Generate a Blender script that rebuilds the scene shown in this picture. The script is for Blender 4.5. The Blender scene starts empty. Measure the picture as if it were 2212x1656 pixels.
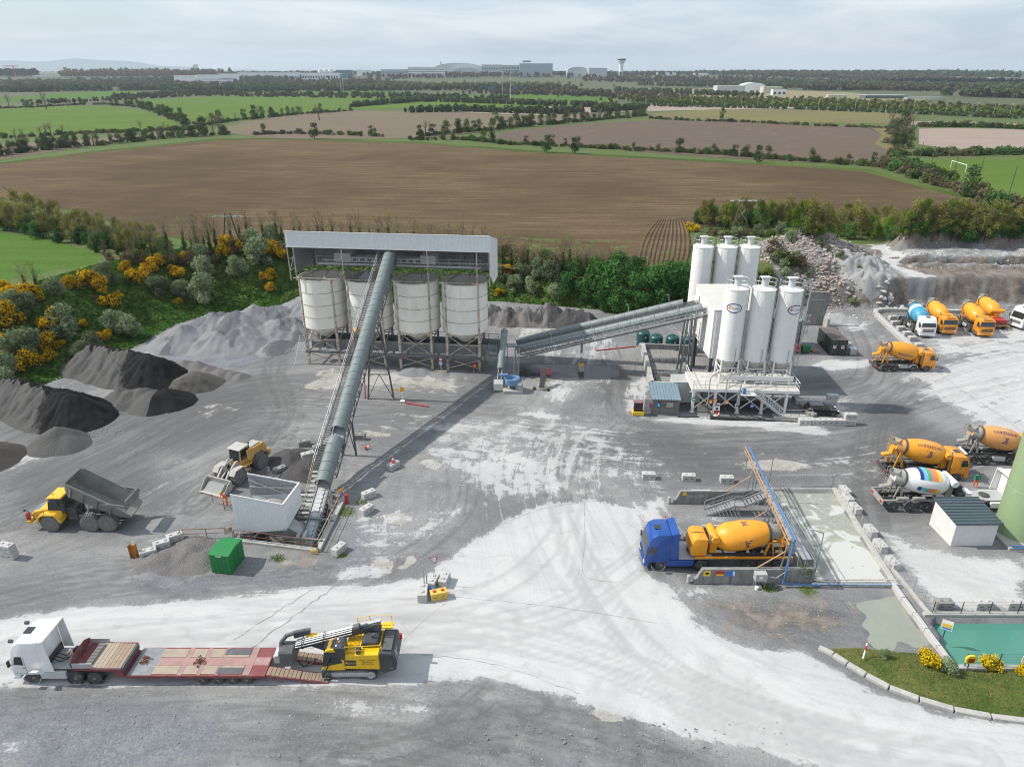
import bpy,bmesh,math,random
import numpy as np
from mathutils import Vector,Matrix
S=bpy.context.scene
COL=S.collection
rnd=random.Random(7)
R=math.radians
# ------------------------------------------------------------------ camera, sky, sun, exposure
FPX,CX,CY,HC=1535.0,1106.0,828.0,40.0  # focal length and centre in pixels of a 2212 px wide print
PITCH=math.atan((CY-153)/FPX)
sp,cp=math.sin(PITCH),math.cos(PITCH)
cam=bpy.data.cameras.new('camera'); cam_o=bpy.data.objects.new('camera',cam); COL.objects.link(cam_o)
cam_o.location=(0,0,HC); cam_o.rotation_euler=(R(90)-PITCH,0,0)
cam.sensor_width=36.0; cam.lens=36.0*FPX/2212.0; cam.clip_start=.5; cam.clip_end=40000
S.camera=cam_o
SUN_EL,SUN_AZ=R(45),R(-84)  # azimuth clockwise from +Y (sun stands to the left, a little beyond)
W=bpy.data.worlds.new('World'); S.world=W; W.use_nodes=True
nt=W.node_tree; nt.nodes.clear()
def wn(t): return nt.nodes.new(t)
out=wn('ShaderNodeOutputWorld'); bg=wn('ShaderNodeBackground'); bg.inputs[1].default_value=.15
sky=wn('ShaderNodeTexSky'); sky.sky_type='NISHITA'; sky.sun_disc=False
sky.sun_elevation=SUN_EL; sky.sun_rotation=SUN_AZ; sky.air_density=1.0; sky.dust_density=2.0; sky.ozone_density=1.5; sky.altitude=100
tc=wn('ShaderNodeTexCoord'); mp=wn('ShaderNodeMapping'); mp.inputs['Scale'].default_value=(1.4,1.4,9.0)
nz=wn('ShaderNodeTexNoise'); nz.inputs['Scale'].default_value=2.6; nz.inputs['Detail'].default_value=6; nz.inputs['Roughness'].default_value=.56; nz.inputs['Distortion'].default_value=.5
rp=wn('ShaderNodeValToRGB'); rp.color_ramp.elements[0].position=.36; rp.color_ramp.elements[1].position=.66
rp.color_ramp.elements[0].color=(.52,.52,.52,1); rp.color_ramp.elements[1].color=(.97,.97,.97,1)
mx=wn('ShaderNodeMix'); mx.data_type='RGBA'
# thin high cloud over the blue: veil colour in the sky texture's own (bright) units
mx.inputs['B'].default_value=(4.35,4.95,5.5,1)
mx2=wn('ShaderNodeMix'); mx2 .data_type='RGBA'; mx2 .inputs['A'].default_value=(4.7,5.7,6.8,1); mx2 .inputs['B'].default_value=(6.2,6.6,7.0,1)
rp2=wn('ShaderNodeValToRGB'); rp2 .color_ramp.elements[0].position=.38; rp2 .color_ramp.elements[1].position=.62
l=nt.links.new
l(tc.outputs['Generated'],mp.inputs[0]); l(mp.outputs[0],nz.inputs['Vector']); l(nz.outputs[0],rp.inputs[0]); l(nz.outputs[0],rp2 .inputs[0])
l(rp2 .outputs[0],mx2 .inputs['Factor']); l(mx2 .outputs['Result'],mx.inputs['B'])
l(rp.outputs[0],mx.inputs['Factor']); l(sky.outputs[0],mx.inputs['A']); l(mx.outputs['Result'],bg.inputs[0]); l(bg.outputs[0],out.inputs[0])
sl=bpy.data.lights.new('sun','SUN'); sl.energy=5.0; sl.angle=R(1.0); sl.color=(1,.955,.88)
so=bpy.data.objects.new('sun',sl); COL.objects.link(so)
sdir=Vector((math.sin(SUN_AZ)*math.cos(SUN_EL),math.cos(SUN_AZ)*math.cos(SUN_EL),math.sin(SUN_EL)))
so.rotation_euler=sdir.to_track_quat('Z','Y').to_euler(); so.location=sdir*200
S.view_settings.view_transform='Standard'; S.view_settings.look='None'; S.view_settings.gamma=1
S.view_settings.exposure=-.05
S.view_settings.use_curve_mapping=False
try:
 S.cycles.filter_width=1.05; S.cycles.max_bounces=5; S.cycles.diffuse_bounces=2; S.cycles.glossy_bounces=2; S.cycles.transmission_bounces=3; S.cycles.transparent_max_bounces=8; S.cycles.volume_bounces=0
except Exception: pass
# ------------------------------------------------------------------ pixel -> place
def G(px,py,z=.0):
 u=(px-CX)/FPX; v=(py-CY)/FPX; d=(HC-z)/(sp+v*cp)
 return Vector((u*d,d*(cp-v*sp),z))
def PY(px,py,Y):
 u=(px-CX)/FPX; v=(py-CY)/FPX; d=Y/(cp-v*sp)
 return Vector((u*d,Y,HC-d*(sp+v*cp)))
 # ------------------------------------------------------------------ materials
MATS={}
def mat(name,col,rough=.6,metal=0.,var=.12,scale=2.5,dirt=0.,dcol=(.33,.31,.28),dscale=1.2,bump=0.,bscale=25.,streak=False,coat=0.,spec=.5,wave=None,rust=0.):
 if name in MATS: return MATS[name]
 m=bpy.data.materials.new(name); m.use_nodes=True; MATS[name]=m
 t=m.node_tree; n=t.nodes; L=t.links.new
 b=n['Principled BSDF']; b.inputs['Roughness'].default_value=rough; b.inputs['Metallic'].default_value=metal
 b.inputs['Specular IOR Level'].default_value=spec; b.inputs['Coat Weight'].default_value=coat
 c=n.new('ShaderNodeTexCoord'); oi=n.new('ShaderNodeObjectInfo'); ad=n.new('ShaderNodeVectorMath'); ad.operation='ADD'
 sc=n.new('ShaderNodeVectorMath'); sc.operation='SCALE'; sc.inputs['Scale'].default_value=.731
 L(oi.outputs['Location'],sc.inputs[0]); L(c.outputs['Object'],ad.inputs[0]); L(sc.outputs[0],ad.inputs[1])
 n1=n.new('ShaderNodeTexNoise'); n1 .inputs['Scale'].default_value=scale; n1 .inputs['Detail'].default_value=6; n1 .inputs['Roughness'].default_value=.65
 L(ad.outputs[0],n1 .inputs['Vector'])
 mr=n.new('ShaderNodeMapRange'); mr.inputs[1].default_value=.3; mr.inputs[2].default_value=.7; mr.inputs[3].default_value=1-var; mr.inputs[4].default_value=1+var
 L(n1 .outputs[0],mr.inputs[0])
 hs=n.new('ShaderNodeVectorMath'); hs.operation='SCALE'; hs.inputs[0].default_value=col[:3]; L(mr.outputs[0],hs.inputs['Scale'])
 cur=hs.outputs[0]
 def over(cur,colr,amt,scl,st,soft=.12):
  mpp=n.new('ShaderNodeMapping'); mpp.inputs['Scale'].default_value=(4,4,.35)if st else(1,1,1); L(ad.outputs[0],mpp.inputs[0])
  n2=n.new('ShaderNodeTexNoise'); n2 .inputs['Scale'].default_value=scl; n2 .inputs['Detail'].default_value=8; n2 .inputs['Roughness'].default_value=.7
  L(mpp.outputs[0],n2 .inputs['Vector'])
  r=n.new('ShaderNodeMapRange'); r.inputs[1].default_value=.68-.4*amt; r.inputs[2].default_value=.68-.4*amt+soft; r.inputs[3].default_value=0; r.inputs[4].default_value=min(1,.35+amt)
  L(n2 .outputs[0],r.inputs[0])
  mxx=n.new('ShaderNodeMix'); mxx.data_type='RGBA'; L(r.outputs[0],mxx.inputs['Factor']); L(cur,mxx.inputs['A']); mxx.inputs['B'].default_value=(*colr,1)
  return mxx.outputs['Result']
 if dirt>0: cur=over(cur,dcol,dirt,dscale,streak,.22)
 if rust>0: cur=over(cur,(.17,.075,.035),rust,dscale*1.7,streak,.08)
 L(cur,b.inputs['Base Color'])
 if bump>0:
  n3=n.new('ShaderNodeTexNoise'); n3 .inputs['Scale'].default_value=bscale; n3 .inputs['Detail'].default_value=5; L(c.outputs['Object'],n3 .inputs['Vector'])
  bp=n.new('ShaderNodeBump'); bp.inputs['Strength'].default_value=bump; bp.inputs['Distance'].default_value=.05; L(n3 .outputs[0],bp.inputs['Height']); L(bp.outputs[0],b.inputs['Normal'])
 return m
def glassm():
 return mat('glass',(.02,.028,.03),.06,0,.2,spec=.8)
 # ------------------------------------------------------------------ mesh builder
XF={}
class MB:
 def __init__(s): s.v=[]; s.f=[]; s.sm=[]
 def add(s,vs,fs,smooth=False):
  o=len(s.v); s.v+=[tuple(p)for p in vs]; s.f+=[tuple(i+o for i in f)for f in fs]; s.sm+=[smooth]*len(fs); return s
 def box(s,x0,x1,y0,y1,z0,z1):
  vs=[(x0,y0,z0),(x1,y0,z0),(x1,y1,z0),(x0,y1,z0),(x0,y0,z1),(x1,y0,z1),(x1,y1,z1),(x0,y1,z1)]
  return s.add(vs,[(0,3,2,1),(4,5,6,7),(0,1,5,4),(1,2,6,5),(2,3,7,6),(3,0,4,7)])
 def obox(s,c,sx,sy,sz,rz=0,M=None):
  m=M or Matrix.Rotation(rz,3,'Z'); c=Vector(c)
  vs=[c+m@Vector((a*sx/2,b*sy/2,d*sz/2))for d in(-1,1)for a,b in((-1,-1),(1,-1),(1,1),(-1,1))]
  return s.add(vs,[(0,3,2,1),(4,5,6,7),(0,1,5,4),(1,2,6,5),(2,3,7,6),(3,0,4,7)])
 def hexa(s,v8):  # bottom 4 then top 4
  return s.add(v8,[(0,3,2,1),(4,5,6,7),(0,1,5,4),(1,2,6,5),(2,3,7,6),(3,0,4,7)])
 def frame(s,p0,p1):
  d=(Vector(p1)-Vector(p0)); L_=d.length or 1e-6; d=d/L_
  up=Vector((0,0,1))if abs(d.z)<.95 else Vector((0,1,0))
  a=d.cross(up).normalized(); b=a.cross(d)
  return d,a,b
 def beam(s,p0,p1,w,h=None):
  h=h or w; d,a,b=s.frame(p0,p1); p0,p1=Vector(p0),Vector(p1)
  vs=[p+a*x*w/2+b*y*h/2 for p in(p0,p1)for x,y in((-1,-1),(1,-1),(1,1),(-1,1))]
  return s.add(vs,[(0,3,2,1),(4,5,6,7),(0,1,5,4),(1,2,6,5),(2,3,7,6),(3,0,4,7)])
 def cyl(s,p0,p1,r0,r1=None,n=12,cap=True):
  r1=r0 if r1 is None else r1
  return s.rev([(0,r0),((Vector(p1)-Vector(p0)).length,r1)],p0,Vector(p1)-Vector(p0),n,cap)
 def rev(s,prof,org,axis,n=16,cap=True,arc=None):
  org=Vector(org); d,a,b=s.frame((0,0,0),axis); o=len(s.v); k=len(prof)
  a0,a1=arc or(0,2*math.pi); full=arc is None; m=n if full else n+1
  for t,r in prof:
   for i in range(m):
    th=a0+(a1-a0)*i/n
    s.v.append(tuple(org+d*t+(a*math.cos(th)+b*math.sin(th))*r))
  for j in range(k-1):
   for i in range(n):
    i2=(i+1)%m
    s.f.append((o+j*m+i,o+j*m+i2,o+(j+1)*m+i2,o+(j+1)*m+i)); s.sm.append(True)
  if cap and full:
   s.f.append(tuple(o+i for i in range(m))[::-1]); s.sm.append(False)
   s.f.append(tuple(o+(k-1)*m+i for i in range(m))); s.sm.append(False)
  return s
 def tube(s,path,r,n=6):
  for a,b in zip(path[:-1],path[1:]): s.cyl(a,b,r,r,n)
  return s
 def prism(s,poly,y0,y1,axis='y'):
  """poly in (x,z) extruded along y; axis 'x': poly in (y,z) along x; axis 'z': poly in (x,y) along z"""
  f={'y':lambda p,t:(p[0],t,p[1]),'x':lambda p,t:(t,p[0],p[1]),'z':lambda p,t:(p[0],p[1],t)}[axis]
  n=len(poly); vs=[f(p,y0)for p in poly]+[f(p,y1)for p in poly]
  return s.add(vs,[tuple(range(n)),tuple(range(2*n-1,n-1,-1))]+[(i,i+n,(i+1)%n+n,(i+1)%n)for i in range(n)])
 def torus(s,c,axis,R0,r,n=16,k=6):
  d,a,b=s.frame((0,0,0),axis); c=Vector(c); o=len(s.v)
  for i in range(n):
   t=2*math.pi*i/n; e=a*math.cos(t)+b*math.sin(t)
   for j in range(k):
    q=2*math.pi*j/k; s.v.append(tuple(c+e*(R0+r*math.cos(q))+d*r*math.sin(q)))
  for i in range(n):
   for j in range(k):
    s.f.append((o+i*k+j,o+i*k+(j+1)%k,o+((i+1)%n)*k+(j+1)%k,o+((i+1)%n)*k+j)); s.sm.append(True)
  return s
 def mesh(s,name,m=None,bevel=0,segs=1):
  me=bpy.data.meshes.new(name); me.from_pydata(s.v,[],s.f)
  me.polygons.foreach_set('use_smooth',s.sm)
  bm=bmesh.new(); bm.from_mesh(me)
  bmesh.ops.recalc_face_normals(bm,faces=bm.faces)
  if bevel:
   es=[e for e in bm.edges if len(e.link_faces)==2 and e.calc_face_angle(0)>.5]
   bmesh.ops.bevel(bm,geom=es,offset=bevel,segments=segs,affect='EDGES',profile=.5)
  bm.to_mesh(me); bm.free()
  me.set_sharp_from_angle(angle=R(26))
  if m: me.materials.append(m)
  return me
 def build(s,name,m,parent=None,bevel=0,segs=1,world=False):
  if world and parent is not None:
   inv=XF[parent].inverted(); s.v=[tuple(inv@Vector(p))for p in s.v]
  return obj(name,s.mesh(name,m,bevel,segs),parent)
def obj(name,me,parent=None):
 o=bpy.data.objects.new(name,me); COL.objects.link(o)
 if parent is not None:
  o.parent=parent
  if parent in XF: XF[o]=XF[parent]
 return o
def tag(o,label=None,cat=None,group=None,kind=None):
 if label: o['label']=label
 if cat: o['category']=cat
 if group: o['group']=group
 if kind: o['kind']=kind
 return o
def thing(name,label,cat,loc=(0,0,0),rz=0.,group=None,sc=1.):
 o=bpy.data.objects.new(name,None); COL.objects.link(o); o.empty_display_size=.1
 o.location=loc; o.rotation_euler=(0,0,rz); o.scale=(sc,sc,sc)
 XF[o]=Matrix.Translation(Vector(loc))@Matrix.Rotation(rz,4,'Z')@Matrix.Scale(sc,4)
 return tag(o,label,cat,group)
def copy_tree(o,parent=None):
 c=o.copy(); COL.objects.link(c)
 if parent is not None: c.parent=parent
 for ch in list(o.children): copy_tree(ch,c)
 return c
def place(proto,used,loc,rz=0,sc=1.,label=None,group=None):
 o=copy_tree(proto)if used.get(proto)else proto
 used[proto]=True
 o.location=loc; o.rotation_euler=(0,0,rz)
 o.scale=sc if isinstance(sc,tuple)else(sc,sc,sc)
 if label: o['label']=label
 if group: o['group']=group
 return o
USED={}
_tm={}
def text_mesh(txt,size=1.):
 cu=bpy.data.curves.new('lettering','FONT'); cu.body=txt; cu.size=size; cu.align_x='CENTER'; cu.align_y='CENTER'; cu.extrude=0; cu.resolution_u=2
 o=bpy.data.objects.new('lettering',cu); COL.objects.link(o)
 dg=bpy.context.evaluated_depsgraph_get(); me=bpy.data.meshes.new_from_object(o.evaluated_get(dg))
 bpy.data.objects.remove(o); bpy.data.curves.remove(cu)
 vs=[tuple(v.co)for v in me.vertices]; fs=[tuple(p.vertices)for p in me.polygons]; bpy.data.meshes.remove(me)
 return vs,fs
def letters(name,txt,size,fmap,m,parent,bold=1.0):
 """flat printed lettering; fmap maps text (x,y) to a local point on the surface"""
 vs,fs=text_mesh(txt,size)
 me=bpy.data.meshes.new(name); me.from_pydata([tuple(fmap(v[0]*bold,v[1]))for v in vs],[],fs); me.materials.append(m)
 return obj(name,me,parent)
 # ------------------------------------------------------------------ terrain
RS=np.random.RandomState(3)
_lat=RS.rand(256,256)
def vnoise(x,y):
 xi=np.floor(x).astype(int); yi=np.floor(y).astype(int); fx=x-xi; fy=y-yi
 fx=fx*fx*(3-2*fx); fy=fy*fy*(3-2*fy)
 a=_lat[xi%256,yi%256]; b=_lat[(xi+1)%256,yi%256]; c=_lat[xi%256,(yi+1)%256]; d=_lat[(xi+1)%256,(yi+1)%256]
 return(a*(1-fx)+b*fx)*(1-fy)+(c*(1-fx)+d*fx)*fy
def fbm(x,y,o=4,g=.5):
 s=0; a=1.; t=0
 for i in range(o): s=s+a*vnoise(x*2**i+17.3*i,y*2**i+5.1*i); t+=a; a*=g
 return s/t
def sdpoly(X,Y,poly):
 """signed distance, positive inside"""
 P=np.asarray(poly,float); n=len(P); D=np.full(X.shape,1e9); ins=np.zeros(X.shape,bool)
 for i in range(n):
  ax,ay=P[i]; bx,by=P[(i+1)%n]; ex,ey=bx-ax,by-ay
  t=np.clip(((X-ax)*ex+(Y-ay)*ey)/(ex*ex+ey*ey+1e-9),0,1)
  D=np.minimum(D,(X-ax-t*ex)**2+(Y-ay-t*ey)**2)
  if ay!=by:
   c=((ay>Y)!=(by>Y))&(X<(bx-ax)*(Y-ay)/(by-ay)+ax); ins^=c
 D=np.sqrt(D); return np.where(ins,D,-D)
def sdline(X,Y,pts):
 D=np.full(X.shape,1e9)
 for(ax,ay),(bx,by)in zip(pts[:-1],pts[1:]):
  ex,ey=bx-ax,by-ay
  t=np.clip(((X-ax)*ex+(Y-ay)*ey)/(ex*ex+ey*ey+1e-9),0,1)
  D=np.minimum(D,(X-ax-t*ex)**2+(Y-ay-t*ey)**2)
 return np.sqrt(D)
def ss(t): t=np.clip(t,0,1); return t*t*(3-2*t)
def pp(pts,z=0.): return[tuple(G(x,y,z)[:2])for x,y in pts]
YARD=[(-170,-80),(-170,60),(-96,72)]+pp([(0,862),(170,800),(300,742),(375,700),(450,678),(620,658),(1075,650),(1290,668),(1370,690),(1480,684),(1640,662),(1810,668),(1900,668),(2050,664),(2212,660)])+[(160,126),(160,-80)]
PIT=[(-25.6,54.9),(-17.9,53.3),(-17.4,61.6),(-19.6,63.2),(-22.4,63.0),(-22.6,58.6),(-25.4,58.6)]
SLURRY=[(25.3,49.0),(32.4,49.0),(33.5,63.0),(27.2,63.4)]
MURK=pp([(1850,1296),(1955,1296),(2005,1390),(1990,1402),(1890,1396),(1855,1345)])
POOL=[(33.4,44.5),(72,44.3),(72,38.9),(32.4,39.3)]
POOLW,SLW=-.55,-.22
def hgt(X,Y,fine=True):
 d=-sdpoly(X,Y,YARD)  # outside distance
 left=ss((-20-X)/14); right=ss((X-42)/10)
 nn=fbm(X*.12,Y*.12,4)
 midz=ss((X-2)/6)*(1-right); Wd=9+8*left-4.2*midz-5.5*right
 dd=d+(nn-.5)*(3*(1-right)*(1-midz)+7*right)
 base=ss(dd/Wd)
 h=5.*base
 h=h+left*(2.8*base*np.exp(-((dd-17)/9.)**2))
 # tree bank behind the plant
 # tipped rubble hill on the right
 r=np.hypot((X-59)/1.15,(Y-140)); cone=np.clip(8.6-r*.5,0,None)+(fbm(X*.5,Y*.5,3)-.5)*1.2*ss((18-r)/6)
 h=np.maximum(h,np.where(d>0,cone*ss(d/6)+3.2*ss((18-r)/5)*ss(d/6),0))if True else h
 r2=np.hypot((X-45)/1.1,(Y-127)); h=h+np.where(d>0,2.2*ss((10-r2)/10),0)
 # quarry benches far right
 q=ss((X-72-(Y-128)*.35)/5)*ss(d/5)
 wob=(fbm(X*.16,Y*.16,3)-.5)*3
 yy=Y+wob+(X-90)*.02
 t=5+.9*np.exp(-((yy-135.)/.8)**2)-1.2*ss((yy-135.5)/1.2)+2.3*ss((yy-139.5)/.9)+3.2*ss((yy-147.2)/2.2)-4.3*ss((yy-153)/8)
 h=h*(1-q)+t*q
 h=h-(h-5)*ss((d-60)/60)  # open country is level
 h=h+20*ss((Y-1900)/900)  # long rise towards the airport
 rough=ss(d/3)*(1-ss((d-30)/10))
 h=h+rough*(fbm(X*.55+9,Y*.55,4)-.5)*(.7+.5*right)*(1-.9*right*ss((h-4.6)/.3)*ss((5.5-h)/.3))
 if fine:
  ydm=ss(-d/3)
  h=h+ydm*((fbm(X*.35,Y*.35,4)-.5)*.12)
  # rough spoil ground round the feed hopper and in the near corner
  for(cx,cy,rr,a)in((-23.5,67.5,5.5,.7),(-31,51.5,4.5,.5),(-13.5,66,4,.4),(20,46,6,.25),(5,31,7,.35),(-28,33,7,.18),(-15,33,6,.15)):
   k=np.exp(-((X-cx)**2+(Y-cy)**2)/rr**2); h=h+k*a*(fbm(X*1.3,Y*1.3,3)-.42)
  for poly,dep,sh in((PIT,3.2,.0),(SLURRY,.6,.1),(POOL,2.2,.2)):
   s_=sdpoly(X,Y,poly); h=np.where(s_>sh,-dep,h)
  s_=sdpoly(X,Y,MURK)+(fbm(X*.5,Y*.5,3)-.5)*3.2; h=h-.32*ss((s_+1.)/2.4)
  gb=sdpoly(X,Y,GRASS); h=h+.45*ss(gb/1.6)*(1-.0*gb)
 return h
GRASS=pp([(1790,1402),(1850,1398),(1990,1410),(2050,1440),(2212,1444),(2400,1446)])+[(70,38.3),(70,30)]+pp([(2400,1580),(2212,1555),(2080,1535),(1990,1508),(1900,1468),(1840,1432),(1800,1412)])
def h1(x,y): return float(hgt(np.array([float(x)]),np.array([float(y)]))[0])
def axis(lo,hi,st,flo,fhi):
 a=list(np.arange(lo,hi+st*.5,st)); s_=st; x=lo; pre=[]
 while x>flo: s_*=1.25; x-=s_; pre.append(x)
 s_=st; x=hi; post=[]
 while x<fhi: s_*=1.25; x+=s_; post.append(x)
 return np.array(pre[::-1]+a+post)
xs=axis(-104,112,.36,-11000,11000); ys=axis(24,165,.36,-900,13000)
GX,GY=np.meshgrid(xs,ys); GZ=hgt(GX,GY)
nx,ny=len(xs),len(ys)
def mk(poly,w=1.5,px=True,gain=1.):
 P=pp(poly)if px else poly
 return np.clip(.5+sdpoly(GX,GY,P)/(2*w),0,1)*gain
white=np.zeros(GX.shape); dark=np.zeros(GX.shape); grav=np.zeros(GX.shape); tan=np.zeros(GX.shape); veg=np.zeros(GX.shape); wet=np.zeros(GX.shape); flow=np.zeros(GX.shape)
def mx_(a,b): return np.maximum(a,b)
# pale concrete
for poly,w,g in[
([(-60,1345),(0,1338),(150,1312),(350,1302),(480,1288),(640,1268),(700,1262),(800,1262),(900,1250),(990,1192),(1060,1145),(1120,1110),(1180,1086),(1270,1078),(1385,1100),(1385,1235),(1440,1262),(1475,1300),(1510,1350),(1590,1395),(1740,1405),(1790,1440),(1900,1500),(2050,1545),(2212,1565),(2400,1590),(2400,1700),(1900,1700),(1640,1620),(1480,1592),(1400,1562),(1290,1530),(1210,1500),(1100,1480),(1040,1466),(950,1466),(860,1482),(700,1486),(300,1480),(60,1484),(-60,1482)],1.2,1.),
([(0,1590),(70,1580),(60,1640),(20,1700),(-40,1700)],1.5,.62),
([(690,1486),(900,1490),(1000,1500),(960,1560),(820,1590),(700,1560)],2.5,.58),
([(700,1235),(800,1205),(850,1215),(830,1255),(720,1262)],1.5,.64),
([(840,1150),(900,1180),(1000,1130),(1030,1090),(1010,1075),(900,1120)],1.8,.58),
([(960,1010),(1050,960),(1100,950),(1200,985),(1260,1040),(1340,1060),(1260,1085),(1150,1090),(1060,1090),(1010,1060)],3,.6),
([(1130,870),(1200,880),(1240,905),(1200,920),(1100,900)],2,.6),
([(1150,812),(1230,812),(1260,850),(1220,890),(1160,860)],2.5,.6),
([(1345,830),(1395,800),(1410,830),(1405,895),(1340,895)],1.6,.68),
([(1335,905),(1400,897),(1740,905),(1760,918),(1810,935),(1790,945),(1600,925),(1450,915)],1.2,.72),
([(1735,868),(1800,862),(1830,880),(1820,900),(1740,900)],1.6,.82),
([(1770,775),(1890,775),(1880,795),(1800,805),(1740,790)],1.4,.74),
([(1935,800),(2000,790),(2060,770),(2120,750),(2300,740),(2400,980),(2250,985),(2150,960),(2080,905),(1980,850)],3.5,.68),
([(1985,715),(2300,700),(2300,760),(2040,775),(2000,755)],2.5,.62),
([(1895,1145),(1960,1165),(2050,1190),(2230,1200),(2230,1320),(2010,1320),(1960,1250)],1.6,.72),
([(1330,1080),(1440,1065),(1450,1130),(1390,1140)],1.6,.66),
([(1440,1128),(1560,1130),(1600,1118),(1480,1100)],1.2,.6),
([(1800,690),(1900,690),(1880,715),(1810,715)],2,.6),
([(1420,1250),(1560,1265),(1600,1290),(1500,1310),(1440,1280)],1.5,.55),
([(380,700),(500,660),(640,650),(650,700),(520,760),(420,775)],6,.52),
([(60,950),(200,930),(200,970),(60,1020),(-60,1060),(-40,1000)],3,.5),
([(300,985),(420,960),(430,1040),(330,1060)],4,.46),
([(-40,1150),(120,1150),(140,1230),(-40,1240)],4,.46),
([(880,900),(1100,870),(1320,900),(1500,1000),(1480,1080),(1250,1080),(1000,1100),(860,1010)],5,.49),
([(1080,700),(1300,690),(1380,740),(1370,830),(1250,860),(1150,840)],4,.46),
([(700,1080),(900,1060),(1000,1130),(860,1230),(720,1230)],4,.47),
([(640,770),(1040,800),(1040,850),(700,850)],4,.45),
([(1560,970),(1900,960),(2000,1050),(1820,1060)],4,.42),
([(60,1530),(500,1540),(900,1600),(700,1660),(100,1640)],5,.43)]:
 white=mx_(white,mk(poly,w)*g)
 # darker, worked ground
for poly,w,g in[
([(1180,930),(1400,915),(1560,935),(1800,950),(1880,840),(1960,880),(2110,960),(2000,1130),(1900,1130),(1810,1050),(1600,1060),(1380,1050),(1240,1010)],4,.85),
([(1100,800),(1180,770),(1330,765),(1390,790),(1390,850),(1300,880),(1240,820),(1130,830)],3,.8),
([(1440,890),(1720,900),(1720,860),(1450,850)],1.2,1.),
([(-60,1240),(300,1230),(520,1240),(640,1225),(700,1160),(760,1090),(850,1110),(830,1190),(700,1250),(480,1280),(200,1300),(-60,1320)],4,.55),
([(-100,1490),(700,1490),(1000,1520),(1300,1545),(1500,1610),(1560,1720),(-100,1720)],4,.66),
([(-60,920),(300,840),(520,790),(640,790),(640,900),(420,1000),(420,1080),(200,1160),(-60,1120)],6,.85),
([(420,980),(700,940),(760,960),(700,1040),(420,1080)],3,.7),
([(1500,1290),(1800,1285),(1860,1330),(1850,1390),(1600,1385)],2,.75),
([(1690,800),(1900,810),(1880,850),(1700,850)],3,.7),
([(1400,1160),(1720,1160),(1720,1240),(1420,1240)],1.2,.9),
([(1000,780),(1120,790),(1120,850),(1020,880),(960,840)],3,.6)]:
 dark=mx_(dark,mk(poly,w)*g)
for poly,w,g in[
([(520,1240),(700,1235),(760,1100),(830,1110),(800,1230),(640,1268),(420,1290),(280,1290),(300,1220)],3,.75),
([(-100,1500),(500,1510),(560,1580),(420,1720),(-100,1720)],5,.8),
([(1150,1600),(1500,1620),(1640,1720),(1050,1720)],4,.7),
([(-60,1180),(260,1190),(300,1290),(-60,1320)],5,.55),
([(300,780),(420,700),(640,640),(660,700),(560,790),(420,830)],4,.7),
([(760,1120),(870,1080),(900,1140),(800,1200)],3,.65)]:
 grav=mx_(grav,mk(poly,w)*g)
 # pale silt: dried puddles and drifts
for poly,w,g in[
([(640,790),(760,780),(1040,810),(1000,860),(760,850),(640,830)],4,.58),
([(1320,830),(1420,900),(1500,990),(1620,1000),(1500,960),(1420,930),(1360,900)],2.5,.52),
([(1110,700),(1290,690),(1330,730),(1200,740),(1090,735)],3,.58),
([(740,930),(850,915),(860,945),(760,960)],2,.6),
([(1640,1290),(1720,1300),(1700,1330),(1640,1320)],2,.6),
([(1260,1510),(1330,1525),(1320,1545),(1280,1535)],1,.7),
([(1540,1270),(1640,1290),(1560,1330),(1500,1310)],2,.5),
([(380,880),(520,850),(560,880),(420,920)],3,.5),
([(1810,1290),(1850,1290),(1850,1330),(1820,1330)],1,.6),
([(600,1205),(700,1200),(690,1230),(600,1225)],1.2,.75)]:
 tan=mx_(tan,mk(poly,w)*g)
yd=sdpoly(GX,GY,YARD)
veg=np.clip(.5-yd/4,0,1)
rg=ss((GX-46)/6)*ss((135-GX)/8)*ss((158-GY)/4)  # bare stone quarry
veg=veg*(1-rg*ss((GY-100)/5)); grav=np.where(rg>.4,0.,grav)
brown=rg*(yd<0)*(fbm(GX*.11+4,GY*.11,3)>.5)*.9*(GZ<5.3)*(GZ>.3)
mudp=mk([(1500,1290),(1640,1280),(1800,1290),(1850,1310),(1840,1400),(1700,1395),(1560,1380)],3)*.62; brown=np.maximum(brown,mudp); brown=np.maximum(brown,mk([(580,1195),(720,1190),(700,1240),(600,1240)],1.5)*.55)
brown=np.maximum(brown,rg*(yd<0)*ss((GZ-6.5)/1.)*ss((GY-145)/3))
qroad=rg*(yd<0)*ss((GX-72)/3)*(np.abs(GZ-5)<.45)
white=np.where(yd<0,np.maximum(.3*rg+.25*rg*fbm(GX*.12+50,GY*.12,3),.66*qroad),white)
gy_,gx_=np.gradient(GZ,ys,xs); steep=np.clip((np.hypot(gx_,gy_)-.35)/.4,0,1)*rg*(yd<0); white=white*(1-.75*steep); brown=np.maximum(brown,.62*steep*(fbm(GX*.25+8,GY*.25,3)>.46))
veg=np.maximum(veg,np.clip(.5+sdpoly(GX,GY,GRASS)/1.,0,1))
for px_,py_,r_ in[(745,1105,2.2),(735,1200,1.2),(600,1205,1.5),(1745,1275,1.6),(1075,845,1.),(780,1085,1.2),(1660,1270,1.2)]:
 g_=G(px_,py_); veg=np.maximum(veg,.56*np.exp(-((GX-g_.x)**2+(GY-g_.y)**2)/r_**2))
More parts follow.
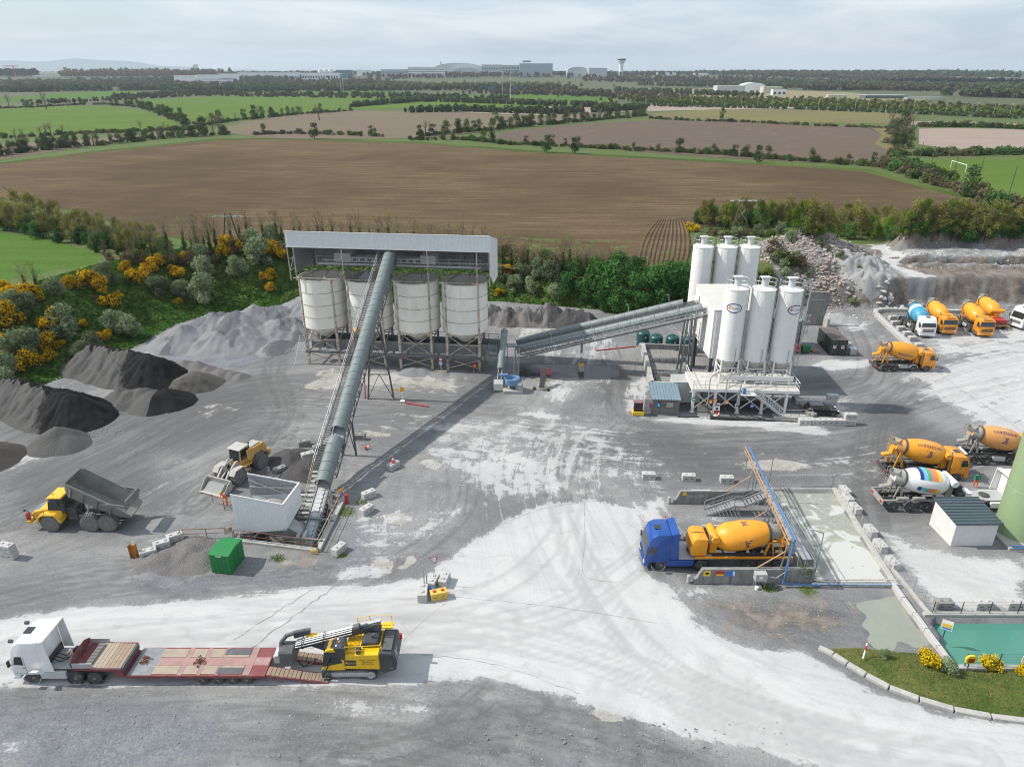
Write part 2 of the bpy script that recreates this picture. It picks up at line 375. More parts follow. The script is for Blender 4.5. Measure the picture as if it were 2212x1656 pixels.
for px_,py_,rx,ry in[(1665,1002,3.0,1.2),(860,1120,.9,.9),(1350,1122,1.3,1.2),(830,1220,.8,.8),(885,1215,.7,.6),(925,1005,1.,.8),(1180,1005,1.6,.7),(640,1020,2.5,1.6),(1300,1535,1.1,.6),(700,830,2.5,1.2),(340,760,2,1)]:
 g_=G(px_,py_); wx_=GX+(fbm(GX*.6,GY*.6,3)-.5)*2.6; wy_=GY+(fbm(GX*.6+40,GY*.6,3)-.5)*2.2; tan=np.maximum(tan,.8*np.clip(1.35-np.hypot((wx_-g_.x)/rx,(wy_-g_.y)/ry)*.6,0,1))
for poly in([(1120,785),(1330,788),(1350,815),(1250,822),(1120,815)],):
 wet=mx_(wet,mk(poly,2.))
flow=ss((-8-GX)/10)*ss((GY-60)/6)+ss((GX-10)/10)*ss((GY-66)/4)*.35
# wheel ruts pressed into the softer ground
def rut(pts,wd=.45,gap=1.9,dep=.07):
 global GZ,dark
 P=pp(pts)if pts[0][0]>5 or True else pts
 D=sdline(GX,GY,P)
 k=np.exp(-((np.abs(D-gap/2))/(wd))**2)
 GZ=GZ-dep*k; dark=np.maximum(dark,.55*k+dark*.2)
for t in([(60,1110),(250,1000),(420,905),(560,870),(640,865)],[(560,860),(640,900),(590,990),(540,1040)],[(180,900),(400,870),(620,850)],[(330,830),(520,790),(640,750),(680,700)],[(760,870),(1000,880),(1300,905)],[(420,1060),(520,980),(640,920),(900,890)],[(40,1130),(300,1110),(430,1090)],[(870,1560),(1000,1540),(1250,1560),(1500,1600)],[(700,1640),(900,1600),(1100,1560),(1060,1500),(1160,1520)],[(560,800),(600,900),(560,960)],[(1250,960),(1600,950),(1900,900),(2100,850)],[(1250,990),(1700,970),(1900,1010),(2100,1080)]): rut(t)
gm=bpy.data.meshes.new('ground')
vs=np.stack([GX,GY,GZ],-1).reshape(-1,3)
idx=np.arange(nx*ny).reshape(ny,nx)
fs=np.stack([idx[:-1,:-1],idx[:-1,1:],idx[1:,1:],idx[1:,:-1]],-1).reshape(-1,4)
gm.vertices.add(len(vs)); gm.vertices.foreach_set('co',vs.ravel())
gm.loops.add(fs.size); gm.loops.foreach_set('vertex_index',fs.ravel())
gm.polygons.add(len(fs)); gm.polygons.foreach_set('loop_start',np.arange(0,fs.size,4)); gm.polygons.foreach_set('loop_total',np.full(len(fs),4))
gm.update(calc_edges=True); gm.polygons.foreach_set('use_smooth',np.ones(len(fs),bool))
trk=np.zeros(GX.shape)
# traffic flow: distance across and along the ways vehicles take, for the streaks they leave
def crom(Q,m=6):
 C=[]; n=len(Q)
 for i in range(n-1):
  p0,p1,p2,p3=Q[max(i-1,0)],Q[i],Q[i+1],Q[min(i+2,n-1)]
  for s_ in range(m):
   t=s_/m; C.append(tuple(.5*((2*p1[a])+(-p0[a]+p2[a])*t+(2*p0[a]-5*p1[a]+4*p2[a]-p3[a])*t*t+(-p0[a]+3*p1[a]-3*p2[a]+p3[a])*t**3)for a in(0,1)))
 return C+[Q[-1]]
def flowuv(pts):
 C=crom(pp(pts)); D=np.full(GX.shape,1e9); sg=np.zeros(GX.shape); al=np.zeros(GX.shape); acc=0.
 for(ax_,ay_),(bx_,by_)in zip(C[:-1],C[1:]):
  ex,ey=bx_-ax_,by_-ay_; L2=ex*ex+ey*ey+1e-9; t=np.clip(((GX-ax_)*ex+(GY-ay_)*ey)/L2,0,1); dx,dy=GX-ax_-t*ex,GY-ay_-t*ey; d2=dx*dx+dy*dy; m_=d2<D
  D=np.where(m_,d2,D); sg=np.where(m_,np.sign(ex*dy-ey*dx),sg); al=np.where(m_,acc+t*math.sqrt(L2),al); acc+=math.sqrt(L2)
 D=np.sqrt(D); return D*np.where(sg==0,1,sg),al,D
FLOWS=[flowuv(p)for p in([(-300,1440),(100,1400),(600,1365),(1000,1375),(1400,1470),(1800,1590),(2300,1680)],[(1750,1640),(1400,1400),(1260,1200),(1200,1020),(1260,860),(1290,720)],[(-300,1200),(60,1100),(300,985),(560,880),(950,900),(1500,955),(1900,920),(2200,820),(2500,760)])]
fw_=[1/(f[2]+3.)**2.5 for f in FLOWS]; ft_=sum(fw_); FW=[w/ft_ for w in fw_]
def arc(P,k=1,jit=22,gap=2.0,wd=.28,amt=.8):
 global trk
 for _ in range(k):
  jx,jy=rnd.uniform(-jit,jit),rnd.uniform(-jit,jit)*.6; Q=[(x+jx+rnd.uniform(-jit,jit)*.25,y+jy+rnd.uniform(-jit,jit)*.2)for x,y in P]
  C=[]; n=len(Q)
  for i in range(n-1):
   p0,p1,p2,p3=Q[max(i-1,0)],Q[i],Q[i+1],Q[min(i+2,n-1)]
   for s_ in range(5):
    t=s_/5; C.append(tuple(.5*((2*p1[a])+(-p0[a]+p2[a])*t+(2*p0[a]-5*p1[a]+4*p2[a]-p3[a])*t*t+(-p0[a]+3*p1[a]-3*p2[a]+p3[a])*t**3)for a in(0,1)))
  C.append(Q[-1]); W_=pp(C); A_=np.array(W_); bx=(GX>A_[:,0].min()-3)&(GX<A_[:,0].max()+3)&(GY>A_[:,1].min()-3)&(GY<A_[:,1].max()+3)
  D=sdline(GX[bx],GY[bx],W_); kk=np.exp(-((np.abs(D-gap/2))/wd)**2)*amt*rnd.uniform(.5,1.); trk[bx]=np.maximum(trk[bx],kk)
arc([(2100,1640),(1650,1570),(1300,1420),(950,1350),(500,1390),(0,1420)],7,30); arc([(1900,1620),(1500,1480),(1300,1280),(1230,1100),(1190,940)],6,30); arc([(0,1400),(600,1340),(1000,1290),(1180,1170),(1250,1020),(1330,930)],5,24); arc([(900,1390),(1200,1330),(1350,1240),(1420,1180)],4,20)
arc([(1200,960),(1500,945),(1800,930),(1990,870),(2200,830)],6,22); arc([(1240,990),(1600,985),(1850,1010),(2050,1080)],4,16); arc([(1880,1130),(1870,1000),(1900,880),(2030,800),(2200,760)],5,22); arc([(1480,960),(1350,900),(1330,840),(1320,760),(1280,715)],4,10); arc([(1700,840),(1860,830),(1880,760),(1850,700)],4,14)
arc([(30,1130),(250,1010),(430,900),(580,860),(760,870),(1100,890)],7,24); arc([(430,1090),(540,990),(620,900),(600,800),(640,730)],6,22); arc([(250,960),(400,880),(560,830),(660,840)],5,20); arc([(180,870),(420,900),(620,960)],4,20); arc([(880,900),(980,960),(1000,1080),(930,1160),(800,1240)],5,20); arc([(700,830),(900,860),(1150,920),(1300,990)],5,16)
arc([(-40,1530),(400,1510),(800,1545),(1200,1600),(1500,1680)],4,26); arc([(700,1660),(950,1590),(1070,1500),(1160,1530)],4,18); arc([(0,1290),(250,1240),(460,1270),(700,1240)],5,20)
for nm,a in[('fc%d'%i,FLOWS[i][0])for i in range(3)]+[('fa%d'%i,FLOWS[i][1])for i in range(3)]+[('fw%d'%i,FW[i])for i in range(3)]+[('track',trk),('white',white),('dark',dark),('grav',grav),('tan',tan),('veg',veg),('wet',wet),('flow',flow),('brown',brown)]:
 at=gm.attributes.new(nm,'FLOAT','POINT'); at.data.foreach_set('value',a.astype(np.float32).ravel())
def ground_mat():
 m=bpy.data.materials.new('yard_ground'); m.use_nodes=True; t=m.node_tree; n=t.nodes; L=t.links.new; b=n['Principled BSDF']
 geo=n.new('ShaderNodeNewGeometry'); pos=geo.outputs['Position']
 def noise(s,det=6,ro=.6,vec=None,dist=0):
  q=n.new('ShaderNodeTexNoise'); q.inputs['Scale'].default_value=s; q.inputs['Detail'].default_value=det; q.inputs['Roughness'].default_value=ro; q.inputs['Distortion'].default_value=dist; L(vec or pos,q.inputs['Vector']); return q.outputs[0]
 def rng(v,a,b_,c=0.,d=1.):
  q=n.new('ShaderNodeMapRange'); q.interpolation_type='SMOOTHSTEP'
  for i,k in enumerate((a,b_,c,d)): q.inputs[1+i].default_value=k
  L(v,q.inputs[0]); return q.outputs[0]
 def mth(op,a,c):
  q=n.new('ShaderNodeMath'); q.operation=op
  for i,k in enumerate((a,c)):
   if isinstance(k,(int,float)): q.inputs[i].default_value=k
   else: L(k,q.inputs[i])
  return q.outputs[0]
 def att(s): q=n.new('ShaderNodeAttribute'); q.attribute_name=s; return q.outputs['Fac']
 def mixc(f,a,c):
  q=n.new('ShaderNodeMix'); q.data_type='RGBA'; L(f,q.inputs['Factor'])
  for s_,k in(('A',a),('B',c)):
   if isinstance(k,tuple): q.inputs[s_].default_value=(*k,1)
   else: L(k,q.inputs[s_])
  return q.outputs['Result']
 def mapv(rz,sx,sy):
  r0=n.new('ShaderNodeMapping'); r0 .inputs['Rotation'].default_value=(0,0,rz); L(pos,r0 .inputs[0])
  q=n.new('ShaderNodeMapping'); q.inputs['Scale'].default_value=(sx,sy,1); L(r0 .outputs[0],q.inputs[0]); return q.outputs[0]
 big=noise(.09,3,.6,None,.6); mid=noise(.55,6,.68,None,.4); fin=noise(5.,4,.7); grit=noise(24.,1,.6)
 def fnoise(i):
  cb=n.new('ShaderNodeCombineXYZ'); L(mth('MULTIPLY',att('fc%d'%i),.95),cb.inputs[0]); L(mth('MULTIPLY',att('fa%d'%i),.085),cb.inputs[1]); cb.inputs[2].default_value=i*7.3; return noise(1.,5,.66,cb.outputs[0],.5)
 stk=mth('ADD',mth('ADD',mth('MULTIPLY',fnoise(0),att('fw0')),mth('MULTIPLY',fnoise(1),att('fw1'))),mth('MULTIPLY',fnoise(2),att('fw2')))
 def edge(a,amp_mid,amp_fin,amp_st,w=.03):
  v=mth('ADD',a,mth('MULTIPLY',mth('SUBTRACT',mid,.5),amp_mid)); v=mth('ADD',v,mth('MULTIPLY',mth('SUBTRACT',fin,.5),amp_fin)); v=mth('ADD',v,mth('MULTIPLY',mth('SUBTRACT',stk,.5),amp_st))
  return rng(v,.5-w,.5+w)
 c0=mixc(rng(big,.35,.65),(.170,.170,.172),(.258,.255,.25))
 c0=mixc(rng(stk,.42,.66,0,.7),c0,(.125,.125,.127))
 c0=mixc(mth('MULTIPLY',rng(stk,.54,.68),rng(mid,.4,.55)),c0,(.37,.367,.36))
 dk=rng(mth('ADD',att('dark'),mth('MULTIPLY',mth('SUBTRACT',stk,.5),1.1)),.2,1.0)
 c1=mixc(mth('MULTIPLY',dk,.75),c0,(.085,.084,.084))
 tk=rng(mth('MULTIPLY',att('track'),mth('ADD',.55,mth('MULTIPLY',fin,.9))),.25,.75); c1=mixc(mth('MULTIPLY',tk,.55),c1,(.10,.098,.096))
 vor=n.new('ShaderNodeTexVoronoi'); vor.inputs['Scale'].default_value=7.; L(pos,vor.inputs['Vector'])
 gv=mixc(vor.outputs['Distance'],(.13,.14,.157),(.27,.285,.31)); gv=mixc(rng(mid,.35,.7),gv,(.115,.12,.13))
 c2=mixc(mth('MULTIPLY',edge(att('grav'),.9,.3,.5,.16),.85),c1,gv)
 tn=mixc(rng(mid,.3,.7),(.31,.287,.25),(.40,.38,.345))
 te=edge(att('tan'),.8,.15,.5,.06)
 c3=mixc(mth('MULTIPLY',te,.9),c2,tn)
 wc=mixc(rng(big,.3,.7),(.44,.438,.433),(.545,.54,.53)); wc=mixc(rng(stk,.44,.68,0.,.62),wc,(.35,.355,.365)); wc=mixc(rng(mid,.52,.72,0,.5),wc,(.33,.322,.31))
 we=edge(att('white'),.8,.2,1.1,.06)
 # cracks between and across the old slabs
 cv=n.new('ShaderNodeTexVoronoi'); cv.feature='DISTANCE_TO_EDGE'; cv.inputs['Scale'].default_value=.085; dv=n.new('ShaderNodeVectorMath'); dv.operation='ADD'
 nq=n.new('ShaderNodeTexNoise'); nq.inputs['Scale'].default_value=.35; nq.inputs['Detail'].default_value=3; L(pos,nq.inputs['Vector'])
 ms=n.new('ShaderNodeVectorMath'); ms.operation='SCALE'; ms.inputs['Scale'].default_value=5.; L(nq.outputs['Color'],ms.inputs[0]); L(pos,dv.inputs[0]); L(ms.outputs[0],dv.inputs[1]); L(dv.outputs[0],cv.inputs['Vector'])
 ck=rng(cv.outputs['Distance'],.002,.009,.75,0.); ck=mth('MULTIPLY',ck,rng(big,.42,.55))
 wc=mixc(rng(big,.5,.66,0,.45),wc,(.32,.315,.31)); wc=mixc(mth('MULTIPLY',tk,.38),wc,(.27,.265,.26))
 wsoft=edge(att('white'),.9,.3,1.0,.26)
 c4=mixc(mth('ADD',mth('MULTIPLY',we,.56),mth('MULTIPLY',wsoft,.44)),c3,wc)
 br=mixc(rng(mid,.35,.65),(.12,.098,.078),(.22,.195,.168)); c5=mixc(edge(att('brown'),1.4,.5,0.,.12),c4,br)
 gr=mixc(rng(mid,.35,.65),(.048,.085,.016),(.115,.125,.032)); gr=mixc(rng(big,.4,.6,0,.8),gr,(.06,.112,.016)); gr=mixc(rng(fin,.5,.75,0,.65),gr,(.14,.115,.05))
 sy=n.new('ShaderNodeSeparateXYZ'); L(pos,sy.inputs[0]); gr=mixc(rng(sy.outputs['Y'],500,1000,0,.85),gr,(.072,.082,.038))
 ve=edge(att('veg'),.6,.5,0.,.08); c6=mixc(ve,c5,gr)
 we2=edge(att('wet'),.5,.1,.3,.05); c7=mixc(mth('MULTIPLY',we2,.9),c6,(.03,.031,.033))
 gk=mth('SUBTRACT',1.,mth('MULTIPLY',we,.72)); gn=mth('ADD',mth('MULTIPLY',rng(grit,.25,.75),.3),mth('MULTIPLY',rng(fin,.3,.7),.3)); gn=mth('ADD',mth('MULTIPLY',mth('SUBTRACT',gn,.3),gk),1.)
 vs_=n.new('ShaderNodeVectorMath'); vs_.operation='SCALE'; L(c7,vs_.inputs[0]); L(gn,vs_.inputs['Scale']); c7=vs_.outputs[0]
 L(c7,b.inputs['Base Color'])
 rr=mth('SUBTRACT',.92,mth('MULTIPLY',te,.3)); rr=mth('SUBTRACT',rr,mth('MULTIPLY',we2,.78)); L(rr,b.inputs['Roughness'])
 b.inputs['Specular IOR Level'].default_value=.35
 hh=mth('ADD',mth('MULTIPLY',stk,.5),mth('ADD',mth('MULTIPLY',fin,.28),mth('MULTIPLY',grit,.16))); hh=mth('ADD',hh,mth('MULTIPLY',mid,.5))
 hh=mth('SUBTRACT',hh,mth('MULTIPLY',tk,.35))
 smo=mth('SUBTRACT',1.,mth('MULTIPLY',mth('MAXIMUM',we,mth('MAXIMUM',te,we2)),.82))
 hh=mth('MULTIPLY',hh,smo)
 bp=n.new('ShaderNodeBump'); bp.inputs['Strength'].default_value=.55; bp.inputs['Distance'].default_value=.16; L(hh,bp.inputs['Height']); L(bp.outputs[0],b.inputs['Normal'])
 return m
gm.materials.append(ground_mat())
ground=obj('ground',gm); tag(ground,'grey dusty quarry yard and open country ground',kind='structure')
# ------------------------------------------------------------------ fields
def field(name,pts,m,z=5.03,label=None):
 P=[G(x,y,z)for x,y in pts]; me=bpy.data.meshes.new(name)
 bm=bmesh.new(); vs_=[bm.verts.new(p)for p in P]; bm.faces.new(vs_); bmesh.ops.triangulate(bm,faces=bm.faces); bmesh.ops.recalc_face_normals(bm,faces=bm.faces); bm.to_mesh(me); bm.free(); me.materials.append(m)
 return tag(obj(name,me),label,kind='structure')
def soil(name,c1,c2,ang,freq=1.4,tint=None,tamt=0.,bump=.6,weed=0.):
 m=bpy.data.materials.new(name); m.use_nodes=True; t=m.node_tree; n=t.nodes; L=t.links.new; b=n['Principled BSDF']; b.inputs['Roughness'].default_value=.95; b.inputs['Specular IOR Level'].default_value=.1
 geo=n.new('ShaderNodeNewGeometry'); r0=n.new('ShaderNodeMapping'); r0 .inputs['Rotation'].default_value=(0,0,ang); L(geo.outputs['Position'],r0 .inputs[0])
 def noise(s,v,det=6,ro=.65):
  q=n.new('ShaderNodeTexNoise'); q.inputs['Scale'].default_value=s; q.inputs['Detail'].default_value=det; q.inputs['Roughness'].default_value=ro; L(v,q.inputs['Vector']); return q
 def mp_(sx,sy): q=n.new('ShaderNodeMapping'); q.inputs['Scale'].default_value=(sx,sy,1); L(r0 .outputs[0],q.inputs[0]); return q.outputs[0]
 a=noise(1.,mp_(freq*.09,freq),6); bq=noise(1.,mp_(1.1,2.4),6,.8); c=noise(.012,geo.outputs['Position'],4); f=noise(1.,mp_(.02,.12),4)
 def rng(v,x,y,lo=0.,hi=1.):
  q=n.new('ShaderNodeMapRange')
  for i,k in enumerate((x,y,lo,hi)): q.inputs[1+i].default_value=k
  L(v,q.inputs[0]); return q.outputs[0]
 def mixc(fa,A,B):
  q=n.new('ShaderNodeMix'); q.data_type='RGBA'; L(fa,q.inputs['Factor'])
  for s_,k in(('A',A),('B',B)):
   if isinstance(k,tuple): q.inputs[s_].default_value=(*k,1)
   else: L(k,q.inputs[s_])
  return q.outputs['Result']
 k=mixc(rng(a.outputs[0],.38,.62),c1,c2); dk=tuple(x*.55 for x in c1)
 k=mixc(rng(bq.outputs[0],.46,.66,0,.85),k,dk); k=mixc(rng(f.outputs[0],.45,.62,0,.35),k,tuple(x*.8 for x in c1))
 if tint: k=mixc(rng(c.outputs[0],.45,.6,0,tamt),k,tint)
 if weed: k=mixc(rng(noise(.2,mp_(.25,1.2),6,.75).outputs[0],.64,.68,0,weed),k,(.36,.37,.24))
 L(k,b.inputs['Base Color'])
 ad=n.new('ShaderNodeMath'); L(a.outputs[0],ad.inputs[0]); L(bq.outputs[0],ad.inputs[1])
 bp=n.new('ShaderNodeBump'); bp.inputs['Strength'].default_value=bump; bp.inputs['Distance'].default_value=.25; L(ad.outputs[0],bp.inputs['Height']); L(bp.outputs[0],b.inputs['Normal'])
 return m
GREEN=(.078,.148,.014)
m_plough=soil('ploughed_soil',(.104,.072,.038),(.186,.134,.076),R(3),.55,(.076,.052,.028),.75,1.)
m_plough2=soil('ploughed_soil_far',(.115,.085,.066),(.175,.135,.105),R(-14),.9,(.13,.09,.065),.6,weed=.8)
m_stub=soil('bare_tilled_soil',(.165,.122,.094),(.20,.155,.12),R(6),.7,(.15,.15,.07),.5)
m_pink=soil('pale_seedbed_soil',(.30,.235,.195),(.37,.30,.25),R(5),.4,None,0,.2)
m_grass=soil('short_grass_crop',(.085,.145,.018),(.108,.165,.026),R(-6),.5,(.105,.165,.03),.5,.25)
m_grass2=soil('bright_grass_crop',(.066,.138,.018),(.088,.160,.026),R(3),.4,(.08,.15,.02),.5,.25)
m_olive=soil('thin_young_crop',(.155,.135,.062),(.20,.172,.085),R(6),.5,(.16,.155,.05),.8,.2)
m_verge=soil('verge_grass',(.040,.078,.012),(.062,.108,.018),0.,.6,(.12,.16,.03),.5,.3)
m_scrub=soil('rough_scrub_ground',(.07,.082,.035),(.10,.10,.045),0.,.3,(.10,.085,.05),.8,.3)
m_straw=soil('pale_dry_grassland',(.25,.215,.125),(.30,.255,.15),R(4),.4,(.2,.2,.1),.6,.2)
# strips of verge under the hedges come first, the fields lie over them
near_edge=[(-500,470),(0,425),(110,440),(220,470),(330,500),(430,520),(620,540),(900,560),(1100,575),(1290,600),(1400,620),(1470,600),(1487,540),(1492,498),(1560,480),(1700,470),(1850,475),(2000,490),(2212,508),(2700,560)]
field('field_margin',[(-500,395),(0,351),(200,327),(470,299),(700,299),(920,307),(1150,325),(1500,344),(1760,358),(1880,366),(1990,398),(2140,432),(2212,466),(2700,580)]+near_edge[::-1],m_verge,5.05,'green grass margin round the big ploughed field')
big_top=[(-500,399),(0,354.5),(200,330),(470,302.5),(560,301),(700,303),(920,310.5),(1150,329),(1500,348),(1760,362),(1860,369.5),(1972,399),(2108,437),(2192,471),(2212,482),(2700,600)]
field('ploughed_field',big_top+[(2212,520),(2100,505),(1900,478),(1700,470),(1560,480),(1487,500),(1485,550),(1465,605),(1400,628),(1290,606),(1100,580),(900,562),(620,543),(430,523),(330,503),(220,473),(110,443),(0,428),(-500,475)],m_plough,5.09,'big brown ploughed field behind the plant')
field('far_ploughed_field',[(1090,285),(1200,272),(1420,259),(1550,262),(1700,268),(1880,276),(1905,292),(1890,310),(1925,330),(1870,350),(1760,352),(1560,341),(1350,325),(1150,307),(1060,297)],m_plough2,5.09,'dark ploughed field with weedy streaks')
field('headland',[(1870,272),(1930,275),(1945,300),(1950,330),(1930,350),(1880,352),(1925,330),(1890,310),(1905,292)],m_olive,5.09,'grassy headland beside the weedy ploughed field')
field('tilled_field',[(490,275),(540,262),(640,245),(760,239),(980,243),(1160,250),(1330,243),(1280,252),(1150,268),(960,296),(820,300),(640,300),(560,297),(500,288)],m_stub,5.09,'light brown tilled field between hedges')
field('tilled_field',[(-300,345),(0,310),(200,300),(360,285),(440,284),(470,288),(330,297),(200,315),(0,345),(-300,380)],m_stub,5.09,'narrow brown tilled field under the green hillside')
field('green_field',[(-400,320),(0,235),(120,229),(230,229),(300,238),(360,255),(390,268),(370,277),(280,282),(120,290),(0,295),(-400,350)],m_grass,5.09,'bright green grass field with rounded top edge')
field('green_field',[(300,216),(520,207),(800,210),(980,218),(1300,218),(1340,212),(1290,230),(1060,232),(800,236),(640,243),(480,262),(400,266),(360,240),(310,222)],m_grass,5.09,'green grass field behind the light brown field')
field('green_field',[(-200,225),(0,211),(230,196),(400,201),(500,200),(800,196),(1000,207),(1100,200),(1300,210),(1340,218),(1100,225),(900,214),(500,205),(300,213),(100,215),(-200,240)],m_grass2,5.07,'far bright green fields strip')
field('seedbed_field',[(1000,243),(1200,228),(1500,228),(1800,233),(1500,238),(1330,242),(1160,249)],m_pink,5.07,'pinkish pale seedbed strip')
field('olive_field',[(1400,246),(1540,236),(1800,238),(1960,246),(1940,268),(1700,264),(1480,258),(1420,255)],m_olive,5.09,'olive yellow young crop field')
field('seedbed_field',[(1985,278),(2060,277),(2400,282),(2400,330),(2212,322),(2060,322),(1985,312)],m_pink,5.09,'pinkish pale seedbed field beside the sports pitch')
field('seedbed_field',[(1960,262),(2100,263),(2400,276),(2400,285),(2200,276),(2060,271),(1970,270)],m_pink,5.085,'far pale seedbed beyond the clipped hedge')
field('sports_pitch',[(1975,348),(2100,344),(2500,342),(2900,480),(2212,450),(2120,415),(2020,385),(1960,362)],m_grass,5.09,'green mown sports pitch')
field('dry_grassland',[(1300,205),(1420,190),(1600,192),(1840,200),(1900,208),(2050,212),(1960,218),(1700,214),(1560,210),(1400,207)],m_straw,5.07,'pale dry grassland by the sheds')
field('green_field',[(1100,193),(1250,186),(1600,183),(1660,188),(1500,192),(1300,190),(1180,197)],m_grass2,5.07,'thin green field in front of the airport')
field('green_field',[(2080,196),(2200,194),(2400,198),(2400,206),(2200,204),(2090,203)],m_grass2,5.07,'thin green playing field far right')
field('crop_field',[(-300,520),(0,500),(100,515),(200,545),(245,565),(250,585),(200,600),(100,605),(0,615),(-300,660)],m_grass2,5.1,'green sprouting crop field behind the gorse bank')
# curved plough lines in the corner of the big field
field('plough_corner',[(1378,545),(1392,505),(1418,478),(1452,468),(1484,480),(1490,530),(1478,590),(1452,616),(1404,624),(1368,608)],soil('corner_soil',(.098,.066,.042),(.190,.134,.088),R(86),1.3,None,0,1.),5.12,'corner of the big field ploughed across the other furrows')
fur=MB(); lf=crom([(1422,476),(1396,510),(1382,555),(1378,600)],5); rt=crom([(1474,473),(1487,510),(1484,560),(1458,610)],5)
for i in range(11):
 s_=i/10; pts=[G(a_[0]+(b_[0]-a_[0])*s_+rnd.uniform(-.6,.6),a_[1]+(b_[1]-a_[1])*s_,5.12)for a_,b_ in zip(lf,rt)]
 for a_,b_ in zip(pts[:-1],pts[1:]):
  d=(b_-a_).normalized(); n_=Vector((-d.y,d.x,0)); h_=.24
  fur.add([a_+n_*.36,a_+Vector((0,0,h_)),a_-n_*.36,b_+n_*.36,b_+Vector((0,0,h_)),b_-n_*.36],[(0,1,4,3),(1,2,5,4)],True)
tag(fur.build('furrow_ridges',m_plough),'curved raised plough ridges at the corner of the big brown field',kind='stuff')
# hills far off
def hills():
 mb=MB(); n=90; D=14500.
 for lay,(dist,sc_)in enumerate(((14000,1.),(15000,1.))):
  o=len(mb.v)
  for i in range(n+1):
   px_=-700+1500*i/n
   t=(px_+700)/1500
   prof=21*math.exp(-((px_+60)/190.)**2)+19*math.exp(-((px_-190)/120.)**2)+8*math.exp(-((px_-330)/120)**2)+14*math.exp(-((px_+400)/200)**2)+1.5*math.sin(px_*.05)
   p=PY(px_,152.5-prof*(1 if lay==0 else .0),dist+(0 if lay==0 else 0));
   if lay==0: mb.v+=[tuple(PY(px_,163,dist-1400)),tuple(p),tuple(PY(px_,158,dist+1500))]
  if lay==0:
   for i in range(n):
    for j in range(2): mb.f.append((o+i*3+j,o+i*3+3+j,o+i*3+4+j,o+i*3+1+j)); mb.sm.append(True)
 return mb
tag(hills().build('hills',mat('far_hill',(.10,.14,.13),.95)),'low blue mountains on the horizon',kind='structure')
# cracks and slab joints in the old concrete road
def joint(pts,w=.05,jit=.18):
 C=crom(pp(pts),14); mb=MB(); L_=[]
 for(x,y)in C: L_.append(Vector((x+rnd.uniform(-jit,jit)*.45,y+rnd.uniform(-jit,jit)*.45,0)))
 for a_,b_ in zip(L_[:-1],L_[1:]):
  d=(b_-a_); n_=Vector((-d.y,d.x,0)).normalized()*w*.42*rnd.uniform(.3,1.4); n2=n_*rnd.uniform(.6,1.3); q=[a_+n_,a_-n_,b_-n2,b_+n2]; mb.add([(p.x,p.y,h1(p.x,p.y)+.012)for p in q],[(0,1,2,3)])
 return mb
jm=mat('joint_dirt',(.22,.21,.195),.95,0,.3,3)
for i,(p,w_,j_)in enumerate((([(0,1434),(290,1424),(640,1400),(790,1396)],.06,.22),([(505,1382),(600,1320),(700,1258)],.06,.2),([(540,1402),(650,1320),(760,1240)],.08,.25),([(870,1408),(1060,1432),(1260,1500)],.035,.12),([(1262,1086),(1264,1160),(1262,1240),(1335,1256)],.035,.08),([(968,1287),(1200,1310),(1420,1346)],.03,.08),([(1060,1142),(1180,1097),(1330,1076)],.05,.15),([(830,1422),(905,1350),(965,1300)],.025,.06),([(2010,790),(2060,830),(2150,890),(2230,950)],.07,.1),([(1990,745),(2040,760),(2200,768)],.05,.08))):
 tag(joint(p,w_,j_).build('slab_joint',jm),'dirt-filled crack in the pale concrete',kind='structure')
 # ------------------------------------------------------------------ common materials
M_white=mat('white_paint',(.74,.73,.70),.5,0,.06,1.2,.25,(.55,.52,.46),.8,streak=True)
M_silo=mat('silo_white',(.78,.775,.75),.45,0,.05,.8,.38,(.62,.59,.53),.7,streak=True)
M_bin=mat('bin_cream',(.80,.77,.69),.6,0,.07,.7,.28,(.52,.48,.40),.5,streak=True,rust=.10)
M_rusty=mat('rusty_cream_steel',(.52,.46,.37),.7,0,.15,2,.45,(.35,.29,.22),1.2,rust=.42)
M_rust=mat('rust',(.20,.085,.035),.85,0,.3,5,.4,(.11,.06,.04),3)
M_grey=mat('grey_steel',(.22,.235,.235),.55,.2,.12,2,.35,(.34,.335,.32),1.5)
M_dgrey=mat('dark_grey_steel',(.10,.105,.108),.6,.1,.15,2,.35,(.22,.22,.21),1.5)
M_lgrey=mat('light_grey_steel',(.42,.43,.42),.5,.1,.1,2,.3,(.34,.33,.3),1.5)
M_galv=mat('galvanised',(.45,.46,.46),.45,.5,.12,3,.2,(.35,.34,.32),2)
M_tube=mat('grey_green_tube',(.175,.205,.20),.55,.05,.10,1.2,.30,(.25,.275,.265),.6)
M_clad=mat('pale_blue_cladding',(.72,.735,.74),.45,0,.05,1.5,.2,(.5,.5,.48),.7,streak=True)
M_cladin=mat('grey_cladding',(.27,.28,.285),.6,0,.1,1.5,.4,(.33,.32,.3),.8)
M_conc=mat('concrete',(.40,.39,.365),.9,0,.14,2,.4,(.25,.24,.225),1.1,bump=.3,bscale=12)
M_concd=mat('stained_concrete',(.25,.245,.23),.9,0,.18,1.5,.5,(.12,.12,.115),.8,streak=True,bump=.3,bscale=12)
M_block=mat('block_concrete',(.46,.45,.43),.9,0,.1,3,.35,(.32,.31,.29),1.6,bump=.3,bscale=18)
M_blockd=mat('block_recess',(.10,.10,.095),.95)
M_black=mat('black_rubber',(.025,.025,.026),.75,0,.3,4,.3,(.10,.10,.098),3)
M_belt=mat('conveyor_belt',(.06,.06,.06),.7,0,.2,3,.3,(.24,.24,.235),2)
M_gravel=mat('heaped_gravel',(.30,.30,.30),.95,0,.25,6,bump=.6,bscale=14)
M_darkin=mat('dark_fill',(.06,.06,.058),.95,0,.3,3,bump=.4)
M_red=mat('red_paint',(.45,.03,.03),.5,0,.12,2,.2,(.4,.3,.28),2)
